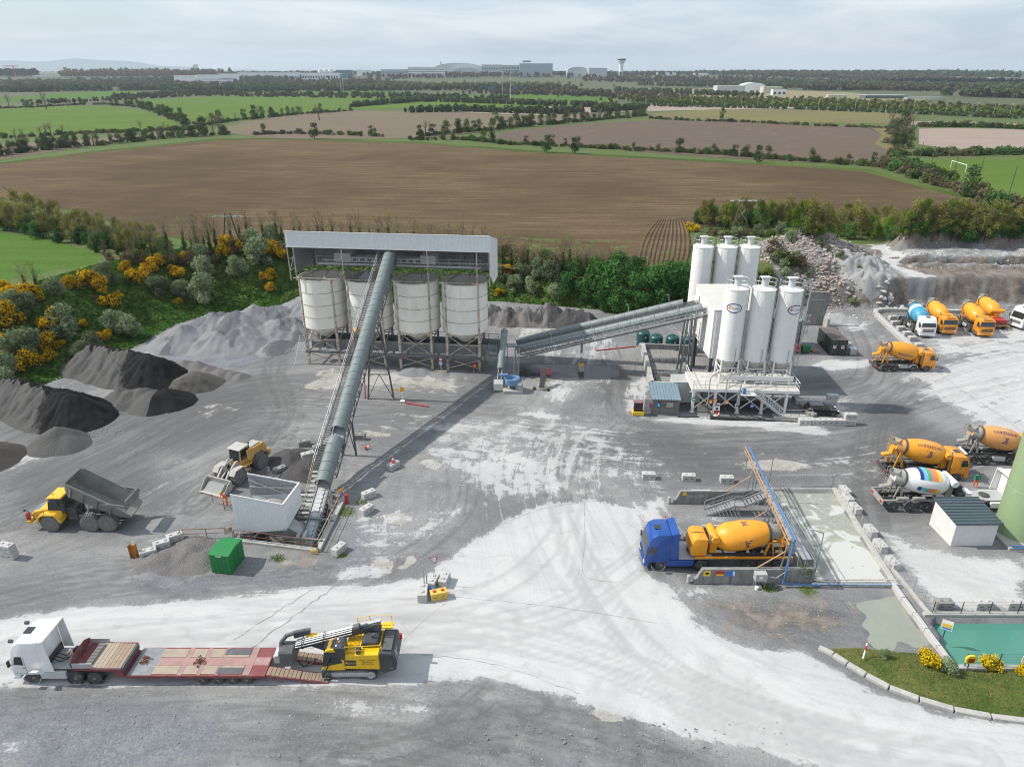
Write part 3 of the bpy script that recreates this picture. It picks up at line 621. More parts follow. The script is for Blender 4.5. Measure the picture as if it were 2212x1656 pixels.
M_yellow=mat('yellow_paint',(.75,.50,.03),.5,0,.1,2,.15)
M_orange=mat('safety_orange',(.85,.16,.02),.7,0,.08)
M_blue=mat('blue_pipe',(.06,.17,.37),.55,0,.1,2,.2,(.2,.28,.4),2)
M_sw=mat('sign_white',(.80,.80,.79),.5,0,.03)
M_sb=mat('sign_blue',(.03,.18,.55),.5,0,.05)
M_sg=mat('sign_green',(.01,.26,.12),.5,0,.05)
M_so=mat('sign_orange',(.85,.33,.02),.5,0,.05)
M_ink=mat('print_black',(.015,.015,.015),.6)
M_glass=glassm()
def railing(path,h=1.05,r=.03,mid=True,posts=True,step=1.5):
 mb=MB(); P=[Vector(p)for p in path]
 for a,b in zip(P[:-1],P[1:]):
  up=Vector((0,0,h)); mb.cyl(a+up,b+up,r,r,5)
  if mid: mb.cyl(a+up*.5,b+up*.5,r*.8,r*.8,5)
  n=max(1,round((b-a).length/step))
  for i in range(n+1): q=a+(b-a)*i/n; mb.cyl(q,q+up,r,r,5)
 return mb
def ladder(p0,p1,wdir,w=.5,step=.3,r=.025,cage=False,cdir=None):
 mb=MB(); p0,p1,wd=Vector(p0),Vector(p1),Vector(wdir).normalized()*w/2
 mb.cyl(p0-wd,p1-wd,r,r,5); mb.cyl(p0+wd,p1+wd,r,r,5); n=int((p1-p0).length/step)
 for i in range(n): q=p0+(p1-p0)*(i+.5)/n; mb.cyl(q-wd,q+wd,r*.7,r*.7,4)
 if cage:
  cd=Vector(cdir).normalized(); n=int((p1-p0).length/.9)
  ringp=[]
  for i in range(2,n+1):
   q=p0+(p1-p0)*i/n; pts=[q+wd*1.5*math.cos(t)+cd*.75*math.sin(t)for t in[math.pi*k/6 for k in range(7)]]
   mb.tube(pts,r*.8,4); ringp.append(pts)
  for k in range(0,7,1):
   if ringp: mb.cyl(ringp[0][k],ringp[-1][k],r*.6,r*.6,4)
 return mb
def ribbed(mb,p0,p1,z0a,z1a,z0b,z1b,pitch=.32,depth=.05,nrm=None):
 """corrugated vertical sheet from p0 to p1 (2d), heights linearly from a to b; ribs along z"""
 p0,p1=Vector((*p0,0)),Vector((*p1,0)); d=p1-p0; L_=d.length; d/=L_; n=Vector((d.y,-d.x,0))if nrm is None else Vector(nrm)
 k=max(2,int(L_/pitch)); pts=[]
 for i in range(k):
  t0=i/k; w=1/k
  pts+=[(t0,0),(t0+w*.55,0),(t0+w*.66,depth),(t0+w*.89,depth)]
 pts.append((1,0)); o=len(mb.v)
 for t,dp in pts:
  q=p0+d*L_*t+n*dp
  mb.v.append((q.x,q.y,z0a+(z0b-z0a)*t)); mb.v.append((q.x,q.y,z1a+(z1b-z1a)*t))
 for i in range(len(pts)-1): mb.f.append((o+2*i,o+2*i+2,o+2*i+3,o+2*i+1)); mb.sm.append(False)
 return mb
def signboard(parent,c,w,h,m,name='sign_plate',nrm=(0,-1,0),stripe=None,world=True,pictos=True):
 n=Vector(nrm).normalized(); u=n.cross(Vector((0,0,1))).normalized()*-1; up=u.cross(n)*-1
 if up.z<0: up=-up
 c=Vector(c); mb=MB()
 vs=[c+u*x*w/2+up*y*h/2+n*z for z in(-.012,.012)for x,y in((-1,-1),(1,-1),(1,1),(-1,1))]
 mb.hexa(vs); o=mb.build(name,m,parent,world=world)
 if stripe:
  mb=MB()
  for(x0,x1,y0,y1),mm in stripe:
   mb=MB(); mb.hexa([c+u*x*w/2+up*y*h/2+n*z for z in(.013,.017)for x,y in((x0,y0),(x1,y0),(x1,y1),(x0,y1))]); mb.build('sign_print',mm,o,world=True if o in XF else False)
 return o
 # ------------------------------------------------------------------ aggregate bins with loading house
BR=-6.6
B0=Vector((-30.2,98.3,0))
root=thing('aggregate_bin_house','row of four cream storage bins on rusty legs under a pale corrugated roof fascia','storage bins',B0,R(BR))
BX=[2.35+7.0*i for i in range(4)]
for i,cx in enumerate(BX):
 r=3.25; cy=2.25
 mb=MB(); mb.rev([(3.9,.75),(4.6,1.5),(5.35,2.75),(5.7,r),(7.4,r),(9.2,r),(11,r),(13.0,r),(13.0,r-.07),(6.2,r-.07),(4.7,.9)],(cx,cy,0),(0,0,1),36,cap=False)
 bn=mb.build('storage_bin',M_bin,root)
 sm_=MB()
 for z in(5.75,7.5,9.3,11.1,12.95): sm_.torus((cx,cy,z),(0,0,1),r+.01,.035,36,4)
 for z in(5.75,7.5,9.3,11.1):
  for k in range(54):
   a=2*math.pi*k/54; sm_.obox((cx+(r+.04)*math.cos(a),cy+(r+.04)*math.sin(a),z+.06),.07,.07,.09,a)
 sm_.build('bolted_seam',M_rusty,bn)
 mb=MB(); n=24; top=(11.9,12.6,10.2,9.8)[i]; pk=(-.6,1.5,-.4,-.5)[i]
 mb.rev([(top-1.8,r-.09),(top-.9,r*.72),(top-.2+pk*.4,r*.38),(top+pk,.12)],(cx,cy+.2,0),(0,0,1),n,cap=False)
 mb.build('stone_fill',M_darkin if i!=1 else M_gravel,root)
 g=MB(); g.box(cx-.75,cx+.75,cy-.75,cy+.75,3.1,3.95); g.box(cx-.3,cx+.3,cy-1.1,cy-.7,3.3,3.7); g.build('discharge_gate',M_dgrey,root)
 lid=MB();
 for yy in(-.6,5.1): lid.beam((cx-3.2,cy+(yy-2.25)*.8,13.1),(cx+3.2,cy+(yy-2.25)*.8,13.1),.14)
 lid.beam((cx-2.4,cy-2.3,13.1),(cx-1.1,cy+2.5,13.12),.14); lid.beam((cx+1.3,cy-2.3,13.1),(cx+.3,cy+2.5,13.12),.14)
 lid.build('top_beam',M_rusty,root)
 for sx in(-2.35,2.35):
  for ly in(0,4.5):
   lg=MB(); lg.beam((cx+sx,ly,0),(cx+sx,ly,5.6),.34,.3); lg.beam((cx+sx,ly-.06 if ly==0 else ly+.06,5.6),(cx+sx,ly-.06 if ly==0 else ly+.06,13.1),.2,.2); lg.build('leg',M_rusty,root)
 br=MB()
 for ly in(0,4.5):
  for z0,z1,w in((.3,1.75,.1),(2.2,5.3,.1)):
   br.beam((cx-2.3,ly-.02,z0),(cx+2.3,ly-.02,z1),w); br.beam((cx-2.3,ly+.1,z1),(cx+2.3,ly+.1,z0),w)
  br.beam((cx-2.35,ly,5.45),(cx+2.35,ly,5.45),.22); br.beam((cx-2.35,ly,3.9),(cx+2.35,ly,3.9),.1)
 for sx in(-2.35,2.35):
  br.beam((cx+sx,.1,3.2),(cx+sx,4.4,5.4),.14); br.beam((cx+sx,0,5.45),(cx+sx,4.5,5.45),.2); br.beam((cx+sx,0,2.0),(cx+sx,4.5,2.0),.2)
 br.build('cross_brace',M_rusty,root)
mb=MB(); mb.beam((-.3,-.02,1.98),(26.2,-.02,1.98),.22,.26); mb.beam((-.3,4.5,1.98),(26.2,4.5,1.98),.22,.26); mb.build('floor_beam',M_white,root)
mb=MB(); mb.cyl((-.3,-.3,2.25),(26,-.3,2.2),.09,n=8); mb.cyl((-.3,-.32,2.02),(26,-.32,2.0),.07,n=8); mb.cyl((26,-.3,2.2),(26,-.3,.1),.1,n=8); mb.build('hose_pipe',M_dgrey,root)
# collecting conveyor trough below the bins
tr=MB()
for k in range(17):
 x0=2.4+k*1.52; tr.box(x0,x0+1.49,.95,1.05,2.25,3.75); tr.box(x0,x0+1.49,3.4,3.5,2.25,3.85); tr.box(x0,x0+.05,1.05,3.4,2.3,3.6)
tr.box(2.4,28.2,1.0,3.45,2.15,2.28); tr.build('collecting_trough',M_grey,root)
mb=MB(); mb.box(2.4,28.2,1.2,3.3,2.4,2.75); mb.build('belt',M_belt,root)
railing([(2.4,3.7,3.7),(28,3.7,3.7)],.8).build('guard_rail',M_dgrey,root)
mb=MB(); mb.box(.3,2.2,.9,2.2,2.3,3.3); mb.build('tail_box',M_grey,root); mb=MB(); mb.cyl((27.2,.3,2.7),(28.2,.3,2.7),.35,n=12); mb.box(26.6,27.4,.2,1.2,2.3,3.1); mb.build('drive_unit',M_grey,root)
ladder((-1.6,-.6,.05),(-.7,.6,4.4),(1,.3,0),.9,.32,.04).build('stair_ladder',M_white,root)
# loading house
mb=MB(); ribbed(mb,(-.9,-1.0),(27.5,-1.0),17.8,19.85,17.8,19.85,.36,.06,(0,-1,0)); mb.build('fascia',M_clad,root)
mb=MB(); mb.beam((-.95,-1.03,19.9),(27.55,-1.03,19.9),.12,.12); mb.beam((-.95,-1.03,17.78),(27.55,-1.03,17.78),.1,.1); mb.beam((27.53,-1.03,19.9),(27.53,6.2,17.95),.1,.1); mb.build('edge_trim',M_white,root)
mb=MB()
for k in range(28): x0=-.9+k*1.0143; mb.hexa([(x0,-1,19.84),(x0+.95,-1,19.84),(x0+.95,6.2,17.85),(x0,6.2,17.85),(x0,-1,19.9),(x0+.95,-1,19.9),(x0+.95,6.2,17.91),(x0,6.2,17.91)])
mb.box(-.9,27.5,6.1,6.2,17.75,17.84); mb.build('roof',M_clad,root)
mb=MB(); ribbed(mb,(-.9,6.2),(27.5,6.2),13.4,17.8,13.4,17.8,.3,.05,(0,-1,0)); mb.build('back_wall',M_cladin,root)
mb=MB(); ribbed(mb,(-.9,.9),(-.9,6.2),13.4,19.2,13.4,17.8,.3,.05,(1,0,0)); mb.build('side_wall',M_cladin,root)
mb=MB(); mb.prism([(-1.0,14.6),(2.0,12.6),(6.2,12.6),(6.2,17.85),(-1.0,19.85)],27.5,27.58,'x'); mb.build('side_wall',M_clad,root)
pst=[0,6.9,18.9,25.7]
for x in pst+[-.85,27.4]:
 mb=MB(); mb.beam((x,-.75,13.0),(x,-.9,17.85),.13); mb.build('post',M_rusty,root)
mb=MB()
for z in(14.3,15.9): mb.beam((-.85,-.75,z),(-.85,.9,z),.1); mb.beam((25.7,-.75,z+.2),(27.4,-.75,z+.2),.1)
mb=MB(); [mb.beam((-.85,-.75,z),(-.85,.9,z),.1)for z in(14.3,15.9)]; mb.beam((-.85,-.7,14.3),(-.85,.85,15.9),.06); mb.build('corner_brace',M_grey,root)
mb=MB(); [mb.beam((25.7,-.75,z),(27.4,-.75,z),.1)for z in(14.5,16.1)]; mb.beam((25.75,-.75,14.5),(27.35,-.75,16.1),.06); mb.build('corner_brace',M_grey,root)
for x in(0,7,14,21,27): mb=MB(); mb.beam((x,5.9,13.2),(x,5.9,17.7),.2); mb.beam((x,5.9,13.4),(min(x+4,27.4),5.9,17.4),.1); mb.beam((x,-.9,19.55),(x,6,17.6),.16); mb.build('roof_frame',M_grey,root)
for x in(5,11.7,18.5): mb=MB(); mb.beam((x,1.5,13.1),(x+1.3,1.5,15),.14); mb.beam((x+2.2,1.5,13.1),(x+1.3,1.5,15),.14); mb.build('rail_prop',M_grey,root)
mb=MB(); mb.box(2.5,26,1.1,1.3,14.9,15.15); mb.box(2.5,26,3.2,3.4,14.9,15.15);
for k in range(24): mb.box(2.6+k,2.75+k,1.3,3.2,14.95,15.05)
mb.build('shuttle_rail',M_lgrey,root)
sh=MB(); sh.box(6.2,17.6,1.5,3.0,15.3,15.55); sh.box(6.2,17.6,1.35,1.5,15.3,15.95); sh.box(6.2,17.6,3.0,3.15,15.3,15.95); sh.box(5,7.4,1.2,3.2,15.3,16.5); sh.box(17.4,19.6,1.2,3.2,15.3,16.5)
sho=sh.build('shuttle_conveyor',M_lgrey,root)
for k in range(10): mb=MB(); mb.box(7.7+k,8.35+k,1.32,1.345,15.45,15.8); mb.build('side_slot',M_dgrey,sho)
railing([(2.5,.8,15.15),(26,.8,15.15)],1.0).build('guard_rail',M_lgrey,root)
railing([(2.5,4.4,15.15),(26,4.4,15.15)],1.0).build('guard_rail',M_dgrey,root)
for xx,mm,z in((.05,M_sw,1.2),(4.72,M_yellow,1.5),(18.75,M_yellow,1.5),(11.75,M_yellow,1.5)):
 signboard(root,XF[root]@Vector((xx,-.2,z)),.3,.5,mm,'safety_notice',stripe=[((-.8,.8,.1,.8),M_sg if mm is M_sw else M_sb)])
 # ------------------------------------------------------------------ long inclined conveyor to the bins
A_=Vector((-19.0,61.5,1.5)); H_=Vector((-16.7,97.8,16.9)); T_=A_+(A_-H_).normalized()*8.6
ax=(H_-A_).normalized(); sd=ax.cross(Vector((0,0,1))).normalized(); nm=sd.cross(ax)
root=thing('inclined_conveyor','long grey tube-hooded conveyor climbing from the feed hopper to the bins','conveyor',(-19.0,61.5,0))
L_=(H_-A_).length
hood=MB(); nseg=34
for k in range(nseg):
 if k==5: continue
 a=A_+ax*(L_*k/nseg); b=A_+ax*(L_*(k+1)/nseg-.03); hood=MB()
 hood.rev([(0,.80),(.02,.82),(.06,.82),(.09,.805),(.3,.805),(.32,.815),(.34,.805),(.56,.805),(.58,.815),(.6,.805),(.8,.805),(.82,.815),(.84,.805),((b-a).length,.80)],a+nm*.55,ax,22,cap=False,arc=(-.25,math.pi+.25)); hood.build('tube_hood',M_tube,root,world=True)
mb=MB();
for s_ in(-.62,.62): mb.beam(T_+sd*s_+nm*.1,H_+sd*s_+nm*.1,.1,.34)
for s_ in(-.62,.62): mb.beam(A_+ax*2+sd*s_-nm*1.1,H_+sd*s_-nm*1.1,.1,.12)
mb.build('side_stringer',M_grey,root,world=True)
mb=MB(); n=26
for k in range(n):
 a=A_+ax*(2+(L_-2)*k/n); b=A_+ax*(2+(L_-2)*(k+1)/n)
 for s_ in(-.62,.62):
  mb.beam(a+sd*s_,a+sd*s_-nm*1.1,.07); mb.beam(a+sd*s_-nm*(0 if k%2 else 1.1),b+sd*s_-nm*(1.1 if k%2 else 0),.06)
 mb.beam(a-sd*.62-nm*1.1,a+sd*.62-nm*1.1,.06); mb.beam(a-sd*.62,a+sd*.62,.06)
mb.build('lattice_truss',M_dgrey,root,world=True)
mb=MB(); mb.hexa([T_-sd*.5+nm*.12,T_+sd*.5+nm*.12,H_+sd*.5+nm*.12,H_-sd*.5+nm*.12,T_-sd*.5+nm*.2,T_+sd*.5+nm*.2,H_+sd*.5+nm*.2,H_-sd*.5+nm*.2]); mb.build('belt',M_lgrey,root,world=True)
mb=MB()
for k in range(16):
 q=T_+ax*(.5+k*.52); mb.rev([(0,.3),(.06,.34),(.12,.3)],q+nm*.2,nm,10,True); mb.cyl(q+sd*.55+nm*.05,q+sd*.85+nm*.05,.07,n=6)
mb.build('belt_roller',M_galv,root,world=True)
# walkway on the left side
wl=-1.62
mb=MB(); n=110
for k in range(n): q=A_+ax*(2.5+(L_-3.5)*k/n)+sd*(wl+.3)+nm*.0; mb.obox(q,.22,.62,.04,math.atan2(ax.y,ax.x))
for s_ in(0,.62): mb.beam(A_+ax*2.5+sd*(wl+s_)-nm*.06,H_-ax+sd*(wl+s_)-nm*.06,.06,.16)
mb.build('walkway_treads',M_dgrey,root,world=True)
railing([A_+ax*2.5+sd*wl,H_-ax+sd*wl],1.05,.032,step=1.6).build('handrail',M_galv,root,world=True)
for t,spread in((.66,1.7),(.24,.72)):
 c=A_+ax*(L_*t)-nm*1.1; mb=MB(); z0=0
 f1,f2=Vector((c.x-spread,c.y,0)),Vector((c.x+spread,c.y,0)); t1,t2=c-sd*.62,c+sd*.62
 for f,tt in((f1,t1),(f2,t2)): mb.beam(f,tt,.2)
 nb=3 if t>.5 else 1
 for k in range(nb):
  za,zb=k/nb,(k+1)/nb; l0,r0_,l1,r1_=f1 .lerp(t1,za),f2 .lerp(t2,za),f1 .lerp(t1,zb),f2 .lerp(t2,zb); mid_=(l1+r1_)/2
  mb.beam(l0,mid_,.08); mb.beam(r0_,mid_,.08); mb.beam(l1,r1_,.09)
 mb.build('trestle',M_dgrey,root,world=True)
signboard(root,(-15.3,85.0,1.6),.55,.5,M_yellow,'safety_notice',stripe=[((-.8,.8,-.8,.1),M_sw)])
railing([A_+sd*wl+ax*2.5,A_+sd*wl-Vector((0,2.2,1.4)),A_+sd*(wl-1.6)+Vector((0,-2.0,-1.4)),A_+sd*(wl-3.2)+Vector((0,-1.4,-1.4))],1.0).build('stair_rail',M_rusty,root,world=True)
mb=MB()
for k in range(8): mb.obox(A_+sd*(wl+.3)+Vector((0,2.0-k*.5,.6-k*.26)),.6,.3,.04,0)
mb.build('step',M_lgrey,root,world=True)
# ------------------------------------------------------------------ twin covered conveyors to the batching tower
for j,(a,b,zz)in enumerate(((Vector((.9,98.2,2.0)),Vector((26.4,92.4,10.4)),0),(Vector((.9,101.4,2.0)),Vector((26.0,96.4,10.1)),1))):
 root=thing('covered_conveyor',('grey round-hooded conveyor with railed walkway rising to the white batching tower','grey round-hooded conveyor running behind the walkway conveyor to the tower')[j],'conveyor',(a.x,a.y,0))
 d=(b-a); Lc=d.length; ax2=d/Lc; sd2=ax2 .cross(Vector((0,0,1))).normalized(); nm2=sd2 .cross(ax2); ns=16
 for k in range(ns):
  if k==ns-1 and j==1: continue
  q=a+ax2*(Lc*k/ns); mb=MB(); mb.rev([(0,.6),(.05,.62),(Lc/ns-.04,.615),(Lc/ns-.02,.6)],q+nm2*.3,ax2,18,cap=(k==0),arc=None if k==0 else(-.35,math.pi+.35)); mb.build('tube_hood',M_tube,root,world=True)
 mb=MB(); mb.beam(a+sd2*.6,b+sd2*.6,.1,.3); mb.beam(a-sd2*.6,b-sd2*.6,.1,.3); mb.beam(a+sd2*.6-nm2*.8,b+sd2*.6-nm2*.8,.12,.16); mb.beam(a-sd2*.6-nm2*.8,b-sd2*.6-nm2*.8,.12,.16)
 n=22
 for k in range(n):
  q=a+ax2*(Lc*k/n); q2=a+ax2*(Lc*(k+1)/n)
  for s_ in(-.6,.6): mb.beam(q+sd2*s_,q+sd2*s_-nm2*.8,.07); mb.beam(q+sd2*s_-nm2*(.8*(k%2)),q2+sd2*s_-nm2*(.8*((k+1)%2)),.06)
 mb.build('lattice_truss',M_grey,root,world=True)
 mb=MB(); mb.beam(a+nm2*.05,b+nm2*.05,.9,.06); mb.build('belt',M_belt,root,world=True)
 if j==0:
  ws=sd2*1.45
  mb=MB(); mb.beam(a+ax2*1.5+ws*.72-nm2*.35,b+ws*.72-nm2*.35,.8,.05); mb.build('walkway',M_grey,root,world=True)
  railing([a+ax2*1.5+ws-nm2*.3,b+ws-nm2*.3],1.05,.032,step=1.45).build('handrail',M_galv,root,world=True)
  mb=MB(); c=a+ax2*(Lc*.36)
  for s_ in(-.55,.55): mb.beam((c.x,c.y+s_,.6),c+Vector((0,s_,-.8)),.2)
  mb.beam((c.x,c.y-.55,2),(c.x,c.y+.55,3.4),.1); mb.build('support_leg',M_grey,root,world=True)
  mb=MB(); mb.obox((c.x,c.y-.55,.4),.8,.8,.9); mb.obox((c.x,c.y+.6,.3),.7,.7,.7); mb.build('footing',M_conc,root,bevel=.04,world=True)
  signboard(root,(c.x,c.y-1.0,1.1),.6,.42,M_so,'safety_notice'); signboard(root,(c.x+.05,c.y-.72,2.5),.5,.7,M_sw,'notice_board')
 if j==0:
  c=b-ax2*1.8
  mb=MB()
  for dx,dy in((-.7,-.6),(-.7,.9),(.5,.9),(.5,-.6)): mb.beam((c.x+dx*1.3,c.y+dy*1.4+1,0),(c.x+dx*.8,c.y+dy+.6,c.z-.9),.24)
  mb.beam((c.x-.9,c.y,2),(c.x+.6,c.y+.2,5),.12); mb.beam((c.x+.6,c.y,4),(c.x-.7,c.y+.2,7.6),.12); mb.build('support_tower',M_grey,root,world=True)
 mb=MB()
 for t in(.2,.42,.64,.86):
  q=a+ax2*(Lc*t)+sd2*(.72 if j==0 else-.6)+nm2*.3; mb.cyl(q,q+Vector((-.15,0,1.5)),.035,n=5); mb.cyl(q+Vector((-.15,0,1.5)),q+Vector((-.4,0,1.62)),.06,n=5)
 mb.build('lamp_post',M_lgrey,root,world=True)
 # transfer platform at the foot of the twin conveyors
root=thing('access_platform','small grey grated platform with ladder at the foot of the twin conveyors','platform',(-.2,96.2,0))
mb=MB(); mb.box(-.8,.6,96.4,98,3.3,3.4); [mb.beam((x,y,0),(x,y,3.3),.12)for x in(-.7,.5)for y in(96.5,97.9)]; mb.build('deck',M_grey,root,world=True)
railing([(-.8,96.4,3.4),(.6,96.4,3.4),(.6,98,3.4),(-.8,98,3.4)],1.1).build('guard_rail',M_galv,root,world=True)
ladder((.6,94.2,.05),(.7,96.3,3.3),(1,0,0),.7,.3,.05).build('steps',M_lgrey,root,world=True)
# short tube conveyor and blue pan
root=thing('tube_conveyor','short upright blue-grey tube conveyor beside the blue pan mixer','conveyor',(-1.6,89.6,0))
a,b=Vector((-1.75,89.6,1.2)),Vector((-1.15,97.4,5.0)); d=(b-a).normalized()
mb=MB(); mb.rev([(1.8,.44),(1.85,.47),((b-a).length,.47)],a,d,16); mb.build('tube',M_tube,root,world=True)
mb=MB(); mb.rev([(0,.5),(.9,.5)],b-d*.1,d,4); mb.build('head_box',M_tube,root,world=True)
mb=MB(); mb.beam(a-d*.4+Vector((-.25,0,0)),a+d*2+Vector((-.25,0,0)),.08,.3); mb.beam(a-d*.4+Vector((.25,0,0)),a+d*2+Vector((.25,0,0)),.08,.3); mb.beam((-1.4,94,0),(-1.4,94,3.2),.14); mb.build('frame',M_lgrey,root,world=True)
mb=MB(); mb.prism([(88.2,.1),(89.5,.1),(89.6,1.25),(88.4,1.05)],-2.5,-1.2,'x'); mb.build('boot_box',M_lgrey,root,bevel=.03,world=True)
root=thing('pan_mixer','round blue pan mixer on a low concrete plinth','mixer',(.0,88.4,0))
mb=MB(); mb.box(-1.2,1.5,87.3,89.5,0,.5); mb.build('plinth',M_conc,root,bevel=.04,world=True)
M_panb=mat('pan_blue',(.13,.25,.42),.5,0,.12,2,.35,(.3,.36,.42),1.2)
mb=MB(); mb.rev([(1.0,.75),(1.15,.92),(1.95,1.0),(1.98,1.05),(2.02,1.0),(1.9,.95),(1.5,.9),(1.45,.1)],(.0,88.4,0),(0,0,1),26,cap=False); mb.build('pan',M_panb,root,world=True)
mb=MB(); [mb.beam((.7*math.cos(t),88.4+.7*math.sin(t),.5),(.7*math.cos(t),88.4+.7*math.sin(t),1.1),.1)for t in(.4,1.9,3.5,5.1)]; mb.box(-.35,.35,88,88.8,.5,1.05); mb.build('stand',M_dgrey,root,world=True)
mb=MB(); mb.box(-1.75,-.6,88.9,89.3,2.0,2.2); mb.build('feed_arm',M_panb,root,world=True)
railing([(.6,87.5,.5),(1.4,87.5,.5),(1.4,89,.5)],1.1).build('guard_rail',M_lgrey,root,world=True)
# ------------------------------------------------------------------ silos
def oval_logo(parent,cx,cy,r,z,ang,full=True):
 def on(a,h,k=.012): return(cx+(r+k)*math.sin(a),cy-(r+k)*math.cos(a),z+h)
 def ell(w,h,w2,h2,mm,k,nm_):
  mb=MB(); n=28
  for i in range(n):
   t=2*math.pi*i/n; mb.v.append(on(ang+w*math.cos(t)/r,h*math.sin(t),k)); mb.v.append(on(ang+w2*math.cos(t)/r,h2*math.sin(t),k))
  for i in range(n): j=(i+1)%n; mb.f.append((2*i,2*j,2*j+1,2*i+1)); mb.sm.append(False)
  return mb.build(nm_,mm,parent)
 nb=mat('logo_navy',(.03,.04,.22),.5,0,.05)
 ell(.98,.62,.86,.5,nb,.012,'logo_ring')
 if full: ell(.86,.5,.01,.01,M_sw,.010,'logo_field')
 og=mat('logo_orange',(.85,.33,.04),.5,0,.05); mb=MB()
 for i in range(10):
  t0,t1=2.0+i*.16,2.0+(i+1)*.16; mb.add([on(ang+.72*math.cos(t0)/r,.42*math.sin(t0),.016),on(ang+.72*math.cos(t1)/r,.42*math.sin(t1),.016),on(ang+.5*math.cos(t1)/r,.36*math.sin(t1),.016),on(ang+.5*math.cos(t0)/r,.36*math.sin(t0),.016)],[(0,1,2,3)])
 mb.build('logo_swoosh',og,parent)
 letters('logo_lettering','Mc Donald' if full else 'c Donald',.34,lambda x,y:on(ang+(x+.08)/r,y,.018),nb,parent)
M_filter=mat('filter_grey',(.55,.56,.56),.5,0,.08,2,.3,(.42,.4,.37),1.5)
def silo(name,label,cx,cy,r,z0,z1,zc,legz,group=None,logo=None):
 root=thing(name,label,'silo',(cx,cy,legz),0,group); zz=-legz
 mb=MB(); H2=z1-z0; mb.rev([(z0,r)]+[(z0+H2*k/5+e,r+(.014 if e==0 else 0))for k in range(1,5)for e in(-.015,0,.015)]+[(z1-.12,r),(z1-.1,r+.05),(z1,r+.05),(z1+.02,r-.05),(z1+.25,.5),(z1+.3,.02)],(0,0,zz),(0,0,1),32,cap=False); mb.build('shell',M_silo,root)
 mb=MB(); mb.rev([(zc,.22),(zc+.1,.3),(z0,r)],(0,0,zz),(0,0,1),28); mb.build('cone',mat('cone_steel',(.52,.50,.46),.5,.1,.1,1.5,.4,(.40,.37,.32),1),root)
 for sx,sy in((-1,-1),(1,-1),(1,1),(-1,1)):
  mb=MB(); mb.cyl((sx*r*.82,sy*r*.82,0),(sx*r*.74,sy*r*.74,z0+zz+.15),.12,n=8); mb.obox((sx*r*.82,sy*r*.82,.03),.4,.4,.06); mb.build('leg',M_white,root)
 mb=MB(); zt=z0+zz
 for a_,b_ in(((-1,-1),(1,-1)),((1,-1),(1,1)),((1,1),(-1,1)),((-1,1),(-1,-1))):
  q=r*.8; mb.beam((a_[0]*q,a_[1]*q,.3),(b_[0]*q,b_[1]*q,zt*.62),.08); mb.beam((b_[0]*q,b_[1]*q,.3),(a_[0]*q,a_[1]*q,zt*.62),.08); mb.beam((a_[0]*q,a_[1]*q,zt*.66),(b_[0]*q,b_[1]*q,zt*.66),.1)
 mb.build('cross_brace',M_white,root)
 mb=MB(); mb.rev([(z1+.15,.42),(z1+1.25,.42)],(0,0,zz),(0,0,1),12); mb.box(-.55,.55,-.42,.42,z1+zz+1.25,z1+zz+1.42); mb.build('dust_filter',M_filter,root)
 mb=MB(); n=14; pr=r-.02
 for k in range(n):
  t0,t1=2*math.pi*k/n,2*math.pi*(k+1)/n; p0=Vector((pr*math.cos(t0),pr*math.sin(t0),z1+zz)); p1=Vector((pr*math.cos(t1),pr*math.sin(t1),z1+zz))
  for hh in(.55,1.1): mb.cyl(p0+Vector((0,0,hh)),p1+Vector((0,0,hh)),.025,n=4)
  if k%2==0: mb.cyl(p0,p0+Vector((0,0,1.1)),.03,n=4)
 mb.build('top_rail',M_galv,root)
 mb=MB(); mb.cyl((r*.3,-r*.96-.06,z0+zz-.4),(r*.3,-r*.96-.06,z0+zz+1.8),.05,n=6); mb.cyl((r+.07,-.3,.5),(r+.07,-.3,z1+zz),.06,n=6); mb.build('fill_pipe',M_galv,root)
 if logo: oval_logo(root,0,0,r,z1-2.3+zz,logo[0],logo[1])
 return root
PR=R(-3.5)
SX=[(27.75,84.9),(31.0,84.6),(34.2,84.3)]
for i,(x,y)in enumerate(SX):
 silo('cement_silo',('white cement silo with peeling oval emblem next to the batching tower','white cement silo without emblem between two silos with emblems','white cement silo with crisp oval emblem and caged ladder')[i],x,y,1.42,6.3,15.6,4.4,3.32,'front cement silos',((-.35,False),None,(.28,True))[i])
for i,(x,y)in enumerate([(28.5,105),(31.95,104.8),(35.3,104.6)]):
 silo('cement_silo',('white silo behind the batching tower, beside the ploughed corner','middle white silo of the three behind the batching tower','white silo behind the tower, next to the rubble slope')[i],x,y,1.5,6.2,16.2,4.0,0.,'rear cement silos')
root=thing('caged_ladder','tall galvanised caged ladder fixed beside the emblem silo','ladder',(36.1,84.6,0)); ladder((36.0,84.6,.1),(36.0,84.6,16.6),(0,1,0),.5,.3,.025,True,(1,0,0)).build('ladder_cage',M_galv,root,world=True)
# ------------------------------------------------------------------ silo platform
root=thing('silo_platform','white steel platform on braced legs with stairs and railings under the front silos','platform',(22.8,81.8,0),PR)
